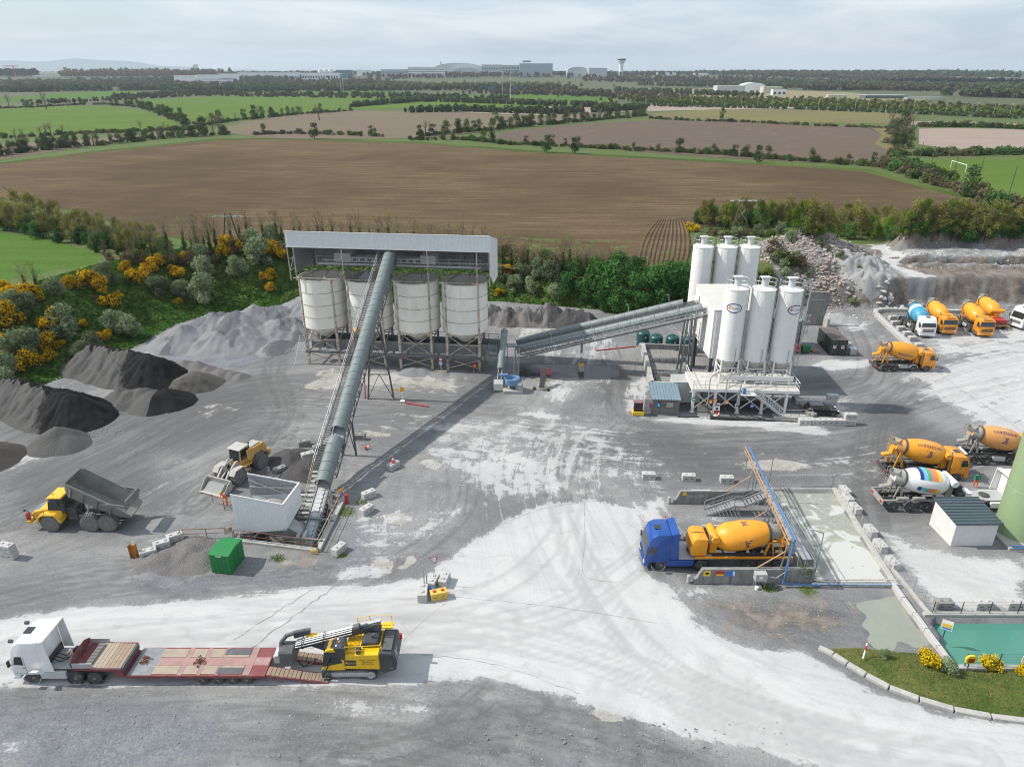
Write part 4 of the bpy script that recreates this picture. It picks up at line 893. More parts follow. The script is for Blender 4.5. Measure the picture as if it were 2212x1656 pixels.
# local x along, y back
mb=MB(); mb.box(0,13.2,0,5.6,3.12,3.3); mb.build('deck',mat('deck_plate',(.55,.53,.48),.8,0,.15,1.5,.5,(.34,.32,.29),.9),root)
mb=MB(); mb.box(-.02,13.22,-.08,0,2.95,3.32); mb.box(-.08,0,0,5.6,2.95,3.32); mb.box(13.2,13.28,0,5.6,2.95,3.32); mb.build('edge_beam',M_white,root)
LX=[.25,2.95,5.9,8.9,11.8]
for x in LX:
 for y in(.2,5.3):
  mb=MB(); mb.beam((x,y,0),(x,y,3.1),.32,.3); mb.obox((x,y,.03),.55,.55,.06); mb.build('leg',M_white,root)
mb=MB()
for x0,x1 in zip(LX[:-1],LX[1:]):
 for y in(.2,5.3): mb.beam((x0,y,.4),(x1,y,2.9),.11); mb.beam((x0,y+.12,2.9),(x1,y+.12,.4),.11)
for x in LX: mb.beam((x,.3,2.8),(x,5.2,.5),.1)
mb.build('cross_brace',M_white,root)
rl=railing([(.05,5.5,3.3),(.05,.05,3.3),(6.0,.05,3.3)],1.1,.035); rl.build('guard_rail',M_white,root)
railing([(7.6,.05,3.3),(13.15,.05,3.3),(13.15,5.5,3.3)],1.1,.035).build('guard_rail',M_white,root)
mb=MB(); mb.box(5.9,7.7,-1.1,-.1,2.95,3.05); mb.build('stair_landing',M_white,root)
railing([(5.95,-.1,3.05),(5.95,-1.05,3.05),(7.6,-1.05,3.05)],1.05,.03).build('landing_rail',M_white,root)
mb=MB(); n=14
for k in range(n): t=(k+.5)/n; mb.obox((7.7+3.6*t,-.6,3.0-2.85*t),.28,.85,.04)
for y in(-1.05,-.15): mb.beam((7.6,y,3.0),(11.4,y,.1),.06,.24)
mb.build('stairs',M_lgrey,root)
for y in(-1.05,-.15): railing([(7.6,y,3.0),(11.4,y,.1)],1.0,.03,step=.8).build('stair_rail',M_white,root)
railing([(11.4,-.9,.15),(13.4,-.9,.15),(15.0,-.5,.15)],1.0,.03,step=1).build('ground_rail',M_galv,root)
mb=MB(); mb.box(10.2,15.4,-1.3,-.2,0,.25); mb.build('footing',M_conc,root)
for k,(x0,xs_)in enumerate(((3.6,27.75),(6.05,31.0),(7.0,34.2))):
 sp_=XF[root].inverted()@Vector((xs_,84.6,4.5)); zt=5.1+.05*k; x_=2.0+2.1*k-(.35 if k==2 else 0)
 mb=MB(); mb.tube([(sp_.x,sp_.y,4.5),(sp_.x+.1,sp_.y-.5,zt),(x_+.3,-.4+.6,zt),(x_,-.2,zt-.25),(x_,-.25,1.3)],.075,8); mb.build('blow_pipe',M_galv,root)
 hs=MB(); hs.tube([(x_,-.25,1.35),(x_+.05,-.4,.9),(x_+.2+.3*k,-.75,.35),(x_+.8+k*1.2,-1.4-.2*k,.12),(x_+2.5+k*1.5,-1.9,.08),(x_+5+k,-2.0,.08)],.07,6); hs.build('rubber_hose',M_black,root)
mb=MB(); mb.box(4.0,12.6,1.1,1.2,4.15,4.75); mb.build('screed_panel',M_white,root)
mb=MB(); mb.cyl((6.2,-.6,3.05),(6.2,-.6,3.75),.26,n=14); mb.build('drum_barrel',M_blue,root)
for x,z,mm in((.3,1.9,M_sg),(2.4,1.6,M_so),(2.95,1.75,M_so),(3.4,1.2,M_sw),(4.4,1.6,M_so),(5.7,1.2,M_sw),(7.6,1.2,M_sb),(10.1,1.3,M_sb)):
 q=XF[root]@Vector((x,-.1,z)); signboard(root,q,.42,.52,mm,'safety_notice',stripe=[((-.6,.6,-.5,.2),M_sw if mm is not M_sw else M_ink)])
mb=MB(); mb.prism([(2.2,0),(9,0),(9,.1),(2.2,.32)],-2.0,-1.5); mb.build('rubber_mat',M_black,root)
mb=MB(); mb.cyl((.9,-1.5,.08),(-1.8,-1.5,.08),.08,n=6); mb.build('hose_pipe',M_black,root)
# mixer block below platform
root=thing('batch_container','grey container unit tucked behind the legs under the silo platform','container',(27,86.2,0),PR)
mb=MB(); mb.box(25,33.6,85.2,86.6,0,2.6); mb.build('shell',mat('container_grey',(.28,.30,.31),.6,0,.1,1,.3),root,world=True)
root=thing('plant_container','pale grey flat-roofed container behind the slate-blue roofed shed','container',(22.3,86,0),PR)
mb=MB(); mb.box(21.2,24.8,84.7,87.4,0,2.85); mb.build('shell',mat('container_pale',(.50,.51,.48),.6,0,.08,1,.3),root,bevel=.03,world=True)
mb=MB(); mb.box(21.15,24.85,84.65,87.45,2.86,2.93); mb.build('roof',M_lgrey,root,world=True)
# ------------------------------------------------------------------ batching tower
root=thing('batching_tower','tall white clad batching building that the twin conveyors run into','building',(26.3,88.4,0))
x0,x1,y0,y1,zb,zt,zk=26.3,33.6,88.2,98.4,4.9,11.5,12.1
mb=MB(); mb.prism([(y0,zb),(y0+3.5,zb-.1),(y1,zb+1.4),(y1,zk),(y0,zt)],x0,x0+.08,'x'); mb.build('side_wall',M_white,root,world=True)
mb=MB(); mb.prism([(y0,zb),(y1,zb),(y1,zk),(y0,zt)],x1-.08,x1,'x'); mb.build('side_wall',M_white,root,world=True)
mb=MB(); ribbed(mb,(x0+.1,y0),(x1-.1,y0),zb,zt-.05,zb,zt-.05,.34,.07,(0,-1,0)); mb.build('front_wall',M_clad,root,world=True)
mb=MB(); mb.box(x0+.1,x1-.1,y1-.1,y1,zb,zk-.1); mb.box(x0+.1,x1-.1,y0+.1,y1-.1,zb+.1,zb+.2); mb.build('back_wall',M_white,root,world=True)
mb=MB(); n=15
for k in range(n):
 t0,t1=k/n,(k+1)/n-.006; ya,yb=y0-.1+(y1-y0+.2)*t0,y0-.1+(y1-y0+.2)*t1; za,zb_=zt+(zk-zt)*t0,zt+(zk-zt)*t1
 mb.hexa([(x0-.1,ya,za+.03),(x1+.1,ya,za+.03),(x1+.1,yb,zb_+.03),(x0-.1,yb,zb_+.03),(x0-.1,ya,za+.1),(x1+.1,ya,za+.1),(x1+.1,yb,zb_+.1),(x0-.1,yb,zb_+.1)])
mb.build('roof',mat('cream_roof',(.62,.61,.54),.6,0,.06,.8,.25),root,world=True)
for y in(90.2,93.2,97.6):
 mb=MB(); mb.box(x0-.03,x0-.004,y-.45,y+.45,zb+1.6,zt-.3); mb.build('cladding_panel',M_silo,root,world=True)
for x,y in((26.8,89),(33,89),(26.8,97.5),(33,97.5),(29.8,89)):
 mb=MB(); mb.beam((x,y,0),(x,y,zb),.4); mb.build('leg',M_dgrey,root,world=True)
mb=MB(); mb.box(28.5,31,89.5,91.5,0,4.85); mb.build('mixer_housing',M_dgrey,root,world=True)
mb=MB(); mb.rev([(0,.62),(.7,.66)],(25.9,92.5,10.7),(1,-.2,.3),14); mb.rev([(0,.62),(.7,.66)],(25.7,96.4,10.4),(1,-.2,.3),14); mb.build('conveyor_cowl',M_white,root,world=True)
ladder((25.4,89.2,.1),(27.4,89.6,4.8),(0,1,0),.7,.35,.04).build('steps',M_lgrey,root,world=True)
# ------------------------------------------------------------------ concrete bay, tanks, sheds
root=thing('washout_bay','low concrete-walled washout bay left of the batching tower','concrete bay',(20,88,0))
def wallseg(a,b,h,th,m=M_conc,name='wall',parent=root,z0=0,bevel=.03):
 mb=MB(); mb.beam((a[0],a[1],z0+(h-z0)/2),(b[0],b[1],z0+(h-z0)/2),th,h-z0); return mb.build(name,m,parent,world=True,bevel=bevel)
for k in range(6):
 t0,t1=k/6,(k+1)/6-.006; a=Vector((20.2,102.6)).lerp(Vector((19.0,88.2)),t0); b=Vector((20.2,102.6)).lerp(Vector((19.0,88.2)),t1); wallseg(a,b,1.7-.05*(k%2),.5,M_conc)
wallseg((20.4,102.4),(28.3,101.4),1.7,.4,M_concd); wallseg((19.2,88.2),(24.5,87.8),1.5,.4,M_conc); wallseg((25.2,101),(25.0,90),1.0,.4,M_concd)
mb=MB(); mb.hexa([(20.3,88.5,.02),(25,88.5,.02),(25,102,.02),(20.3,102,.02),(20.3,88.5,.06),(25,88.5,.06),(25,102,.9),(20.3,102,.9)]); mb.build('bay_floor',M_concd,root,world=True)
for k,(y,x0_,x1_)in enumerate(((93.0,20.6,24.8),(97.5,20.8,24.9))):
 mb=MB(); [mb.box(x0_+i*1.05,x0_+i*1.05+.98,y,y+.6,.1+.3*k,.75+.35*k)for i in range(4)]; mb.build('sill_blocks',M_block,root,world=True,bevel=.03)
M_tank=mat('tank_green',(.012,.075,.075),.4,0,.12,1.5,.2,(.08,.13,.13),1.2)
for i,(x,y,lt)in enumerate(((20.8,106.2,0),(22.5,104.3,0),(25.0,104.0,1),(27.5,103.7,2))):
 root=thing('water_tank',('dark green ribbed plastic tank half hidden behind the other tanks','dark green ribbed plastic tank standing at the bay corner','green ribbed plastic tank with dusty lid','green ribbed plastic tank with white dusted top near the conveyor legs')[i],'tank',(x,y,0),0,'green water tanks')
 pr=[]
 for k in range(6): z=.05+k*.33; pr+=[(z,1.02),(z+.12,1.05),(z+.22,1.05),(z+.33,1.0)]
 mb=MB(); mb.rev([(0,1.0)]+pr+[(2.1,1.0),(2.3,.8),(2.45,.35),(2.5,.3)],(0,0,0),(0,0,1),24); mb.build('shell',M_tank,root)
 mb=MB(); mb.rev([(2.47,.32),(2.58,.32)],(0,0,0),(0,0,1),14)
 for a in(.3,1.87,3.44,5.0): mb.beam((.3*math.cos(a),.3*math.sin(a),2.5),(.95*math.cos(a),.95*math.sin(a),2.22),.12,.06)
 mb.build('lid',M_tank if lt<2 else M_lgrey,root)
 signboard(root,(x+.2,y-1.06,1.6),.22,.22,M_sw,'tank_label')
root=thing('control_shed','small brick control shed with slate-blue ribbed roof','shed',(17.7,81.2,0),PR)
M_brick=mat('grey_brick',(.20,.195,.18),.9,0,.25,4,.5,(.09,.09,.085),1.5)
mb=MB(); mb.box(.05,3.4,.05,3.6,0,2.2); mb.build('core_wall',mat('mortar',(.24,.235,.22),.95),root)
bm_=MB(); bm_.box(-.16,.16,-.05,.05,-.05,.05); bme=bm_.mesh('brick',M_brick)
kk=0
for r_ in range(18):
 for c in range(11):
  x=.02+(c+.5*(r_%2))*.315+.13; z=.07+r_*.12
  if x>3.35 or(1.75<x<2.75 and 1.0<z<1.85): continue
  o=obj('brick',bme,root); o.location=(x,.045,z); o.scale=(.93,1+.15*rnd.random(),1)
for r_ in range(18):
 for c in range(10):
  y=.25+(c+.5*(r_%2))*.33; z=.07+r_*.12
  if y<3.5: o=obj('brick',bme,root); o.location=(.045,y,z); o.rotation_euler=(0,0,math.pi/2); o.scale=(.93,1,1)
mb=MB(); mb.hexa([(-.15,-.25,2.15),(3.55,-.25,2.15),(3.55,3.8,2.75),(-.15,3.8,2.75),(-.15,-.25,2.22),(3.55,-.25,2.22),(3.55,3.8,2.82),(-.15,3.8,2.82)])
M_slate=mat('slate_blue_roof',(.21,.285,.33),.42,.2,.1,2,.3,(.32,.37,.4),2)
ro=mb.build('roof',M_slate,root)
mb=MB()
for k in range(10): x=-.1+k*.4; mb.beam((x,-.25,2.25),(x,3.8,2.85),.05,.07)
mb.build('roof_rib',M_slate,ro)
mb=MB(); mb.box(1.75,2.75,-.03,0,1.0,1.85); wo=mb.build('window',M_rust,root)
mb=MB(); [mb.box(1.82,2.68,-.05,-.03,1.07+k*.1,1.14+k*.1)for k in range(7)]; mb.build('shutter',M_lgrey,wo)
signboard(root,XF[root]@Vector((.65,-.05,1.35)),.6,.42,M_sb,'notice_board',stripe=[((.45,.9,-.8,.8),M_sw)])
mb=MB(); mb.prism([(-.9,.1),(-.05,.1),(-.05,2.0),(-.9,2.0)],.3,.36); mb.build('door_leaf',M_lgrey,root)
mb=MB(); mb.box(-.2,-.02,.02,.2,.9,1.5); mb.build('fire_box',M_red,root)
root=thing('kiosk','dark maroon cabinet on a yellow concrete base beside the control shed','kiosk',(16.0,81.2,0),PR)
mb=MB(); mb.box(-.75,.75,-.45,.45,.05,.55); mb.build('base',M_yellow,root,bevel=.04)
mb=MB(); mb.box(-.55,.55,-.35,.35,.55,1.75); mb.build('cabinet',mat('maroon',(.06,.025,.025),.5,0,.2,3,.3,(.2,.16,.15),2),root)
mb=MB(); mb.box(-.65,.65,-.45,.45,1.76,1.84); mb.build('cap',mat('maroon_top',(.22,.13,.13),.6),root)
# round open tank with ladder cage
root=thing('open_water_tank','round dark open-topped tank of pale green water with a caged ladder','tank',(43.0,105.6,0))
mb=MB(); mb.rev([(0,2.3),(4.7,2.3),(4.72,2.2),(.5,2.2)],(0,0,0),(0,0,1),30,cap=False); mb.build('shell',mat('tank_black',(.03,.045,.045),.5,0,.2,1,.2),root)
mb=MB(); mb.rev([(3.6,2.2),(4.69,2.19)],(0,0,0),(0,0,1),30,cap=False); mb.build('liner',mat('tank_liner',(.25,.48,.40),.5),root)
mb=MB(); mb.rev([(4.05,.01),(4.06,2.19)],(0,0,0),(0,0,1),30,cap=False); mb.build('water',mat('pale_green_water',(.30,.52,.43),.1),root)
ladder((2.75,0,.1),(2.75,0,5.2),(0,1,0),.55,.3,.03,True,(1,0,0)).build('ladder_cage',M_galv,root)
root=thing('concrete_wing_wall','tall weathered concrete ramp wall against the earth bank','wall',(51.6,116,0))
mb=MB(); mb.prism([(-1.6,0),(1.6,0),(2.4,5.4),(2.1,5.8),(-1.2,6.0)],-.25,.25); mb.build('slab',M_concd,root,bevel=.04)
mb=MB(); mb.box(-.9,1.4,-.32,-.26,4.5,4.62); mb.box(1.6,2.0,-2.2,.2,0,1.8); mb.build('ledge',M_conc,root)
root=thing('storage_container','dark green steel container with rusty ribbed roof','container',(48.7,101.6,0),R(-4))
M_dkg=mat('dark_green_steel',(.03,.045,.035),.6,0,.15,2,.3,(.09,.10,.08),1.2)
mb=MB(); ribbed(mb,(0,6),(0,0),.1,2.5,.1,2.5,.28,.04,(-1,0,0)); ribbed(mb,(2.4,0),(2.4,6),.1,2.5,.1,2.5,.28,.04,(1,0,0)); mb.box(0,2.4,5.96,6,.1,2.5); mb.box(.02,2.38,.02,5.9,.05,.12); mb.build('side_wall',M_dkg,root)
for k in(0,1): mb=MB(); mb.box(.05+k*1.16,1.18+k*1.16,-.05,0,.15,2.45); d_=mb.build('door',M_dkg,root); mb=MB(); [mb.cyl((.3+k*1.16+j*.55,-.09,.2),(.3+k*1.16+j*.55,-.09,2.4),.025,n=5)for j in(0,1)]; mb.build('lock_bar',M_dgrey,d_)
mb=MB(); mb.box(-.03,2.43,-.03,6.03,2.5,2.56); ro=mb.build('roof',mat('rusty_roof',(.15,.125,.115),.8,0,.2,2,.4,(.08,.06,.055),2),root)
mb=MB(); [mb.box(-.02,2.42,.1+k*.4,.28+k*.4,2.565,2.6)for k in range(14)]; mb.build('roof_rib',mat('rusty_roof_rib',(.20,.17,.155),.8,0,.2,2,.4,(.1,.08,.07),2),ro)
for k,(x,mm)in enumerate(((.55,M_sw),(1.75,M_sw))): signboard(root,XF[root]@Vector((x,-.08,1.45)),.42,.5,mm,'hazard_sign',stripe=[((-.6,.6,-.1,.8),M_red if k else mat('sign_magenta',(.6,.05,.25),.5))])
for i,(x,y,mm,lb)in enumerate(((43.9,103.0,M_red,'red wheeled waste bin near the caged ladder'),(45.4,102.8,mat('bin_green',(.02,.13,.05),.5),'green wheeled waste bin beside the red one'))):
 root=thing('waste_bin',lb,'bin',(x,y,0)); mb=MB(); mb.hexa([(-.5,-.4,.2),(.5,-.4,.2),(.5,.4,.2),(-.5,.4,.2),(-.65,-.5,1.1),(.65,-.5,1.1),(.65,.5,1.1),(-.65,.5,1.1)]); mb.build('tub',mm,root,bevel=.03)
 mb=MB(); mb.prism([(-.52,1.1),(.52,1.1),(.5,1.25),(0,1.36),(-.5,1.25)],-.67,.67,'x'); mb.build('lid',mm,root); mb=MB(); [mb.cyl((sx*.45-.04,sy*.3,.1),(sx*.45+.04,sy*.3,.1),.1,n=8)for sx in(-1,1)for sy in(-1,1)]; mb.build('wheels',M_black,root)
M_ibc=mat('ibc_plastic',(.55,.62,.66),.35,0,.05,2,.15)
for i,(x,y,lb)in enumerate(((52.3,102.0,'caged white plastic liquid tank by the container doors'),(52.5,104.3,'caged white plastic liquid tank at the middle of the container side'),(52.6,106.4,'caged white plastic liquid tank at the far end of the container'))):
 root=thing('ibc_tank',lb,'tank',(x,y,0),0,'caged liquid tanks'); mb=MB(); mb.box(-.48,.48,-.48,.48,.16,1.12); mb.cyl((0,0,1.12),(0,0,1.18),.12,n=10); mb.build('bottle',M_ibc,root,bevel=.06)
 mb=MB(); mb.box(-.52,.52,-.52,.52,0,.14)
 for z in(.3,.5,.7,.9,1.1): mb.tube([(-.52,-.52,z),(.52,-.52,z),(.52,.52,z),(-.52,.52,z),(-.52,-.52,z)],.012,4)
 for k in range(6):
  t=-.52+k*.208
  for a in((t,-.52),(t,.52),(-.52,t),(.52,t)): mb.cyl((*a,.1),(*a,1.14),.012,n=4)
 mb.build('cage',M_galv,root)
root=thing('pallet','wooden pallet of scrap beside the green waste bin','pallet',(47.0,102.9,0)); mb=MB(); [mb.box(-.6,.6,-.5+k*.22,-.34+k*.22,.1,.14)for k in range(5)]; mb.build('slat_top',mat('wood',(.30,.19,.10),.9,0,.2),root); mb=MB(); [mb.box(x-.05,x+.05,-.5,.54,0,.098)for x in(-.55,0,.55)]; mb.box(-.5,.5,-.4,.4,.145,.4); mb.build('bearer',mat('wood',(.3,.19,.1)),root)
# ------------------------------------------------------------------ vehicles
M_tyre=mat('tyre',(.05,.048,.046),.85,0,.25,5,.5,(.17,.165,.155),3)
M_tyred=mat('dusty_tyre',(.17,.165,.16),.9,0,.2,5,.35,(.10,.098,.095),2.5)
M_rim=mat('wheel_rim',(.22,.215,.205),.6,.3,.2,5,.35,(.12,.11,.10),4)
M_chas=mat('chassis',(.06,.058,.056),.7,0,.25,3,.4,(.20,.19,.18),2)
M_mixo=mat('mixer_orange',(.80,.33,.018),.45,0,.08,1.2,.30,(.55,.34,.13),.9,coat=.15)
M_mixd=mat('mixer_orange_faded',(.66,.31,.09),.55,0,.1,1.2,.3,(.55,.40,.26),.9)
M_cabo=mat('cab_orange',(.76,.29,.015),.4,0,.08,1.2,.25,(.6,.35,.12),1,coat=.4)
M_truckw=mat('truck_white',(.80,.80,.79),.3,0,.03,1,.1,(.6,.58,.54),1,coat=.4)
M_truckb=mat('truck_blue',(.003,.062,.29),.35,0,.08,1,.15,(.02,.10,.30),1,coat=.6)
M_drumb=mat('drum_blue',(.06,.29,.44),.45,0,.12,3,.35,(.12,.33,.43),1.5)
M_dusty=mat('dusty_mixer_steel',(.33,.315,.29),.85,0,.2,2,.5,(.18,.165,.15),1.5)
M_purple=mat('print_purple',(.06,.015,.16),.5,0,.05)
M_lamp=mat('lamp_lens',(.75,.75,.72),.15)
M_lampr=mat('tail_lens',(.5,.01,.01),.2)
def wheel(root,x,y,r=.5,w=.32,side=None,z=None,tread=False):
 s_=side or(1 if y>0 else-1); z=r if z is None else z
 mb=MB(); mb.rev([(-w/2,r*.58),(-w/2,r*.9),(-w*.38,r),(w*.38,r),(w/2,r*.9),(w/2,r*.58)],(x,y,z),(0,s_,0),22,cap=True)
 if tread:
  for k in range(24):
   a=2*math.pi*k/24
   for q in(-1,1): mb.obox((x+r*math.cos(a+q*.06),y+q*w*.24,z+r*math.sin(a+q*.06)),.11,w*.46,.13,M=Matrix.Rotation(-a,3,'Y'))
 t=mb.build('wheel',M_tyred if tread else M_tyre,root)
 mb=MB(); mb.rev([(w/2+.004,r*.60),(w/2-.05,r*.52),(w/2-.09,r*.3),(w/2-.01,r*.24),(w/2+.02,r*.2),(w/2+.03,.01)],(x,y,z),(0,s_,0),16,cap=False); mb.build('rim',M_rim,t)
 return t
def cab(root,m,xr,xf,zt,w=2.46,z0=.85,hi=True,fair=False,sunvis=None,band=None,grille=None):
 """truck cab with its nose at xf"""
 L_=xf-xr; hw=w/2
 prof=[(xr,z0),(xr,zt-(.1 if hi else .05)),(xr+.15,zt),(xf-1.05,zt-.02),(xf-.6,zt-(.28 if hi else .1)),(xf-.34,zt-(.75 if hi else .25)),(xf-.06,1.85),(xf,1.35),(xf-.02,.55),(xf-.35,.42),(xf-.45,.8)]
 mb=MB(); mb.prism(prof,-hw,hw); c=mb.build('cab_body',m,root,bevel=.09,segs=2)
 zs=zt-(.78 if hi else .3)
 xs_=lambda z: xf-.06-(z-1.85)/(zs-1.85)*.28+.018
 mb=MB(); mb.add([(xs_(1.88),-hw+.12,1.88),(xs_(1.88),hw-.12,1.88),(xs_(zs-.03),hw-.18,zs-.03),(xs_(zs-.03),-hw+.18,zs-.03)],[(0,1,2,3)]); mb.build('windscreen',M_glass,c)
 for s_ in(-1,1):
  y=s_*(hw+.006); mb=MB(); mb.add([(xf-.28,y,1.78),(xf-.98,y,1.72),(xf-.98,y,min(2.5,zs-.06)),(xf-.50,y,min(2.5,zs-.06))],[(0,1,2,3)]); mb.build('side_window',M_glass,c)
  mb=MB(); mb.obox((xf-.12,s_*(hw+.2),2.05),.12,.24,.52); mb.beam((xf-.25,s_*hw,2.3),(xf-.12,s_*(hw+.2),2.3),.04); mb.beam((xf-.25,s_*hw,1.8),(xf-.12,s_*(hw+.2),1.8),.04); mb.build('mirror',M_chas,c,bevel=.02)
  mb=MB(); mb.obox((xf-.02,s_*(hw-.3),.78),.06,.42,.2); mb.build('headlight',M_lamp,c,bevel=.02)
  mb=MB(); mb.add([(xf-.2,s_*(hw+.004),.95),(xf-1.08,s_*(hw+.004),.95),(xf-1.08,s_*(hw+.004),.98),(xf-.2,s_*(hw+.004),.98)],[(0,1,2,3)]); mb.add([(xf-1.06,s_*(hw+.004),.98),(xf-1.085,s_*(hw+.004),.98),(xf-1.085,s_*(hw+.004),2.5),(xf-1.06,s_*(hw+.004),2.5)],[(0,1,2,3)]); mb.obox((xf-.95,s_*(hw+.015),1.5),.16,.03,.05); mb.build('door_seam',M_chas,c)
 mb=MB()
 for k in range(4): mb.obox((xf+.012,0,1.08+k*.13),.04,w*.72,.075)
 mb.build('grille',grille or M_chas,c)
 mb=MB(); mb.obox((xf-.2,0,.58),.5,w+.02,.3); mb.build('bumper',m,c,bevel=.05)
 mb=MB(); mb.obox((xf-1.15,0,zt+.012),.55,.65,.05); mb.build('roof_hatch',M_glass,c,bevel=.015)
 if sunvis: mb=MB(); mb.obox((xf-.5,0,zt+.07),.25,1.5,.13); mb.build('light_bar',sunvis,c,bevel=.03)
 if band: mb=MB(); mb.obox((xf-.018,0,1.72),.07,w*.8,.05); mb.build('trim_band',band,c)
 for s_ in(-1,1):
  mb=MB(); mb.rev([(0,.62),(.5,.62),(.5,.56),(0,.56)],(xf-1.25,s_*(hw-.46),.52),(0,s_,0),14,cap=False,arc=(0,math.pi)if s_<0 else(math.pi,2*math.pi)); mb.build('wheel_arch',m if not fair else M_lgrey,c)
 if fair:
  for s_ in(-1,1): mb=MB(); mb.prism([(xr-.75,z0+.3),(xr,z0+.3),(xr,zt-.12),(xr-.55,zt+.12)],s_*hw-.03,s_*hw+.03); mb.build('side_fairing',m,c)
  mb=MB(); mb.hexa([(xr-.6,-hw,zt+.02),(xr+.05,-hw,zt-.06),(xr+.05,hw,zt-.06),(xr-.6,hw,zt+.02),(xr-.6,-hw,zt+.14),(xr+.05,-hw,zt+.0),(xr+.05,hw,zt+.0),(xr-.6,hw,zt+.14)]); mb.build('roof_fairing',m,c)
 return c
DR=[(0,.42),(.12,.62),(.55,.98),(1.05,1.16),(2.45,1.2),(3.5,1.02),(4.35,.72),(4.75,.56),(5.1,.5)]
def drum(root,m,x0=1.75,z0=2.25,tilt=12,sc=1.,L0=None,neck=None):
 d=Vector((-math.cos(R(tilt)),0,math.sin(R(tilt)))); o=Vector((x0,0,z0))
 mb=MB(); mb.rev([(t*sc,r*sc)for t,r in DR],o,d,30,cap=True); dd=mb.build('drum',m,root)
 mb=MB(); mb.rev([(4.2*sc,.80*sc),(4.22*sc,.85*sc),(4.36*sc,.82*sc),(4.38*sc,.76*sc)],o,d,30,cap=False); mb.build('drum_ring',M_chas,dd)
 mb=MB(); mb.rev([(4.4*sc,.725*sc),(5.12*sc,.51*sc),(5.1*sc,.4*sc),(4.6*sc,.3)],o,d,24,cap=False); mb.build('drum_mouth',neck or M_dusty,dd)
 _,a,b=mb.frame((0,0,0),d)
 def on(t,ang,k=.012):
  t_=t/sc
  for(t0,r0),(t1,r1)in zip(DR[:-1],DR[1:]):
   if t0<=t_<=t1: r=r0+(r1-r0)*(t_-t0)/(t1-t0); break
  else: r=.5
  # ang measured from +z (up) towards +y... uses drum frame
  return o+d*t+(Vector((0,1,0))*math.sin(ang)+(Vector((0,0,1))-d*d.z).normalized()*math.cos(ang))*(r*sc+k)
 return dd,on
def patch(root,on,t0,t1,a0,a1,m,name,k=.01,n=12):
 mb=MB(); nt_=max(2,int((t1-t0)/.2)+1)
 for i in range(nt_+1):
  for j in range(n+1): mb.v.append(tuple(on(t0+(t1-t0)*i/nt_,a0+(a1-a0)*j/n,k)))
 for i in range(nt_):
  for j in range(n): q=i*(n+1)+j; mb.f.append((q,q+1,q+n+2,q+n+1)); mb.sm.append(True)
 return mb.build(name,m,root)
def emblem(dd,on,t,ang,s_,m,flip=1):
 """the square maze-like company mark, built of bars"""
 mb=MB(); g=s_/7
 def bar(x0,x1,y0,y1):
  mb.v+=[tuple(on(t+flip*x*g,ang+flip*y*g/1.15,.014))for x,y in((x0,y0),(x1,y0),(x1,y1),(x0,y1))]; q=len(mb.v); mb.f.append((q-4,q-3,q-2,q-1)); mb.sm.append(False)
 for r_ in((-3.5,-2.5,-3.5,3.5),(-2.5,3.5,2.5,3.5),(2.5,3.5,-.5,2.5),(.5,2.5,-.5,.5),(.5,1.5,-3.5,-.5),(-1.5,-.5,-3.5,1.5),(-.5,1.5,.9,1.7),(2.0,3.5,-3.5,-1.5)): bar(*r_)
 return mb.build('emblem',m,dd)
def chassis(root,x0,x1,axles,zc=.95,m=None,guard=True):
 mb=MB()
 for s_ in(-.42,.42): mb.beam((x0,s_,zc),(x1,s_,zc),.1,.28)
 for x in np.linspace(x0+.2,x1-.2,7): mb.beam((x,-.42,zc),(x,.42,zc),.1,.16)
 for x in axles: mb.cyl((x,-1,.52),(x,1,.52),.11,n=8)
 mb.build('chassis',m or M_chas,root)
def hopper(root,on_rear,m,body,xr=-3.6):
 x,z=on_rear.x,on_rear.z
 mb=MB(); mb.rev([(0,.28),(.35,.55),(.6,.62),(.58,.56),(.3,.45),(.05,.22)],(x-.05,0,z+.05),(0,0,1),4,cap=False); mb.build('charge_hopper',m,root)
 mb=MB(); mb.prism([(x-.35,z-.15),(x+.2,z-.35),(x-.1,z-1.0),(x-.45,z-.9)],-.35,.35); mb.build('discharge_chute',body,root,bevel=.04)
 mb=MB(); mb.rev([(0,.2),(1.0,.24),(1.0,.2),(0,.16)],(x-.25,0,z-1.0),(-.8,.25,-.35),10,cap=False); mb.build('chute_arm',body,root)
 mb=MB()
 for s_ in(-.5,.5): mb.beam((x+.9,s_,1.05),(x+.5,s_*1.1,z-.1),.16); mb.beam((x+.1,s_,1.05),(x+.5,s_*1.1,z-.3),.12)
 mb.beam((x+.5,-.6,z-.35),(x+.5,.6,z-.35),.16); mb.build('rear_pedestal',body,root)
 mb=MB(); mb.tube([(x-.3,.55,1),(x-.3,.55,z+.5),(x+.15,.55,z+.5)],.03,5); mb.tube([(x-.3,.95,1),(x-.3,.95,z+.5),(x+.15,.95,z+.5)],.03,5); [mb.cyl((x-.3,.55,1.1+k*.28),(x-.3,.95,1.1+k*.28),.02,n=4)for k in range(8)]; mb.build('ladder',body,root)
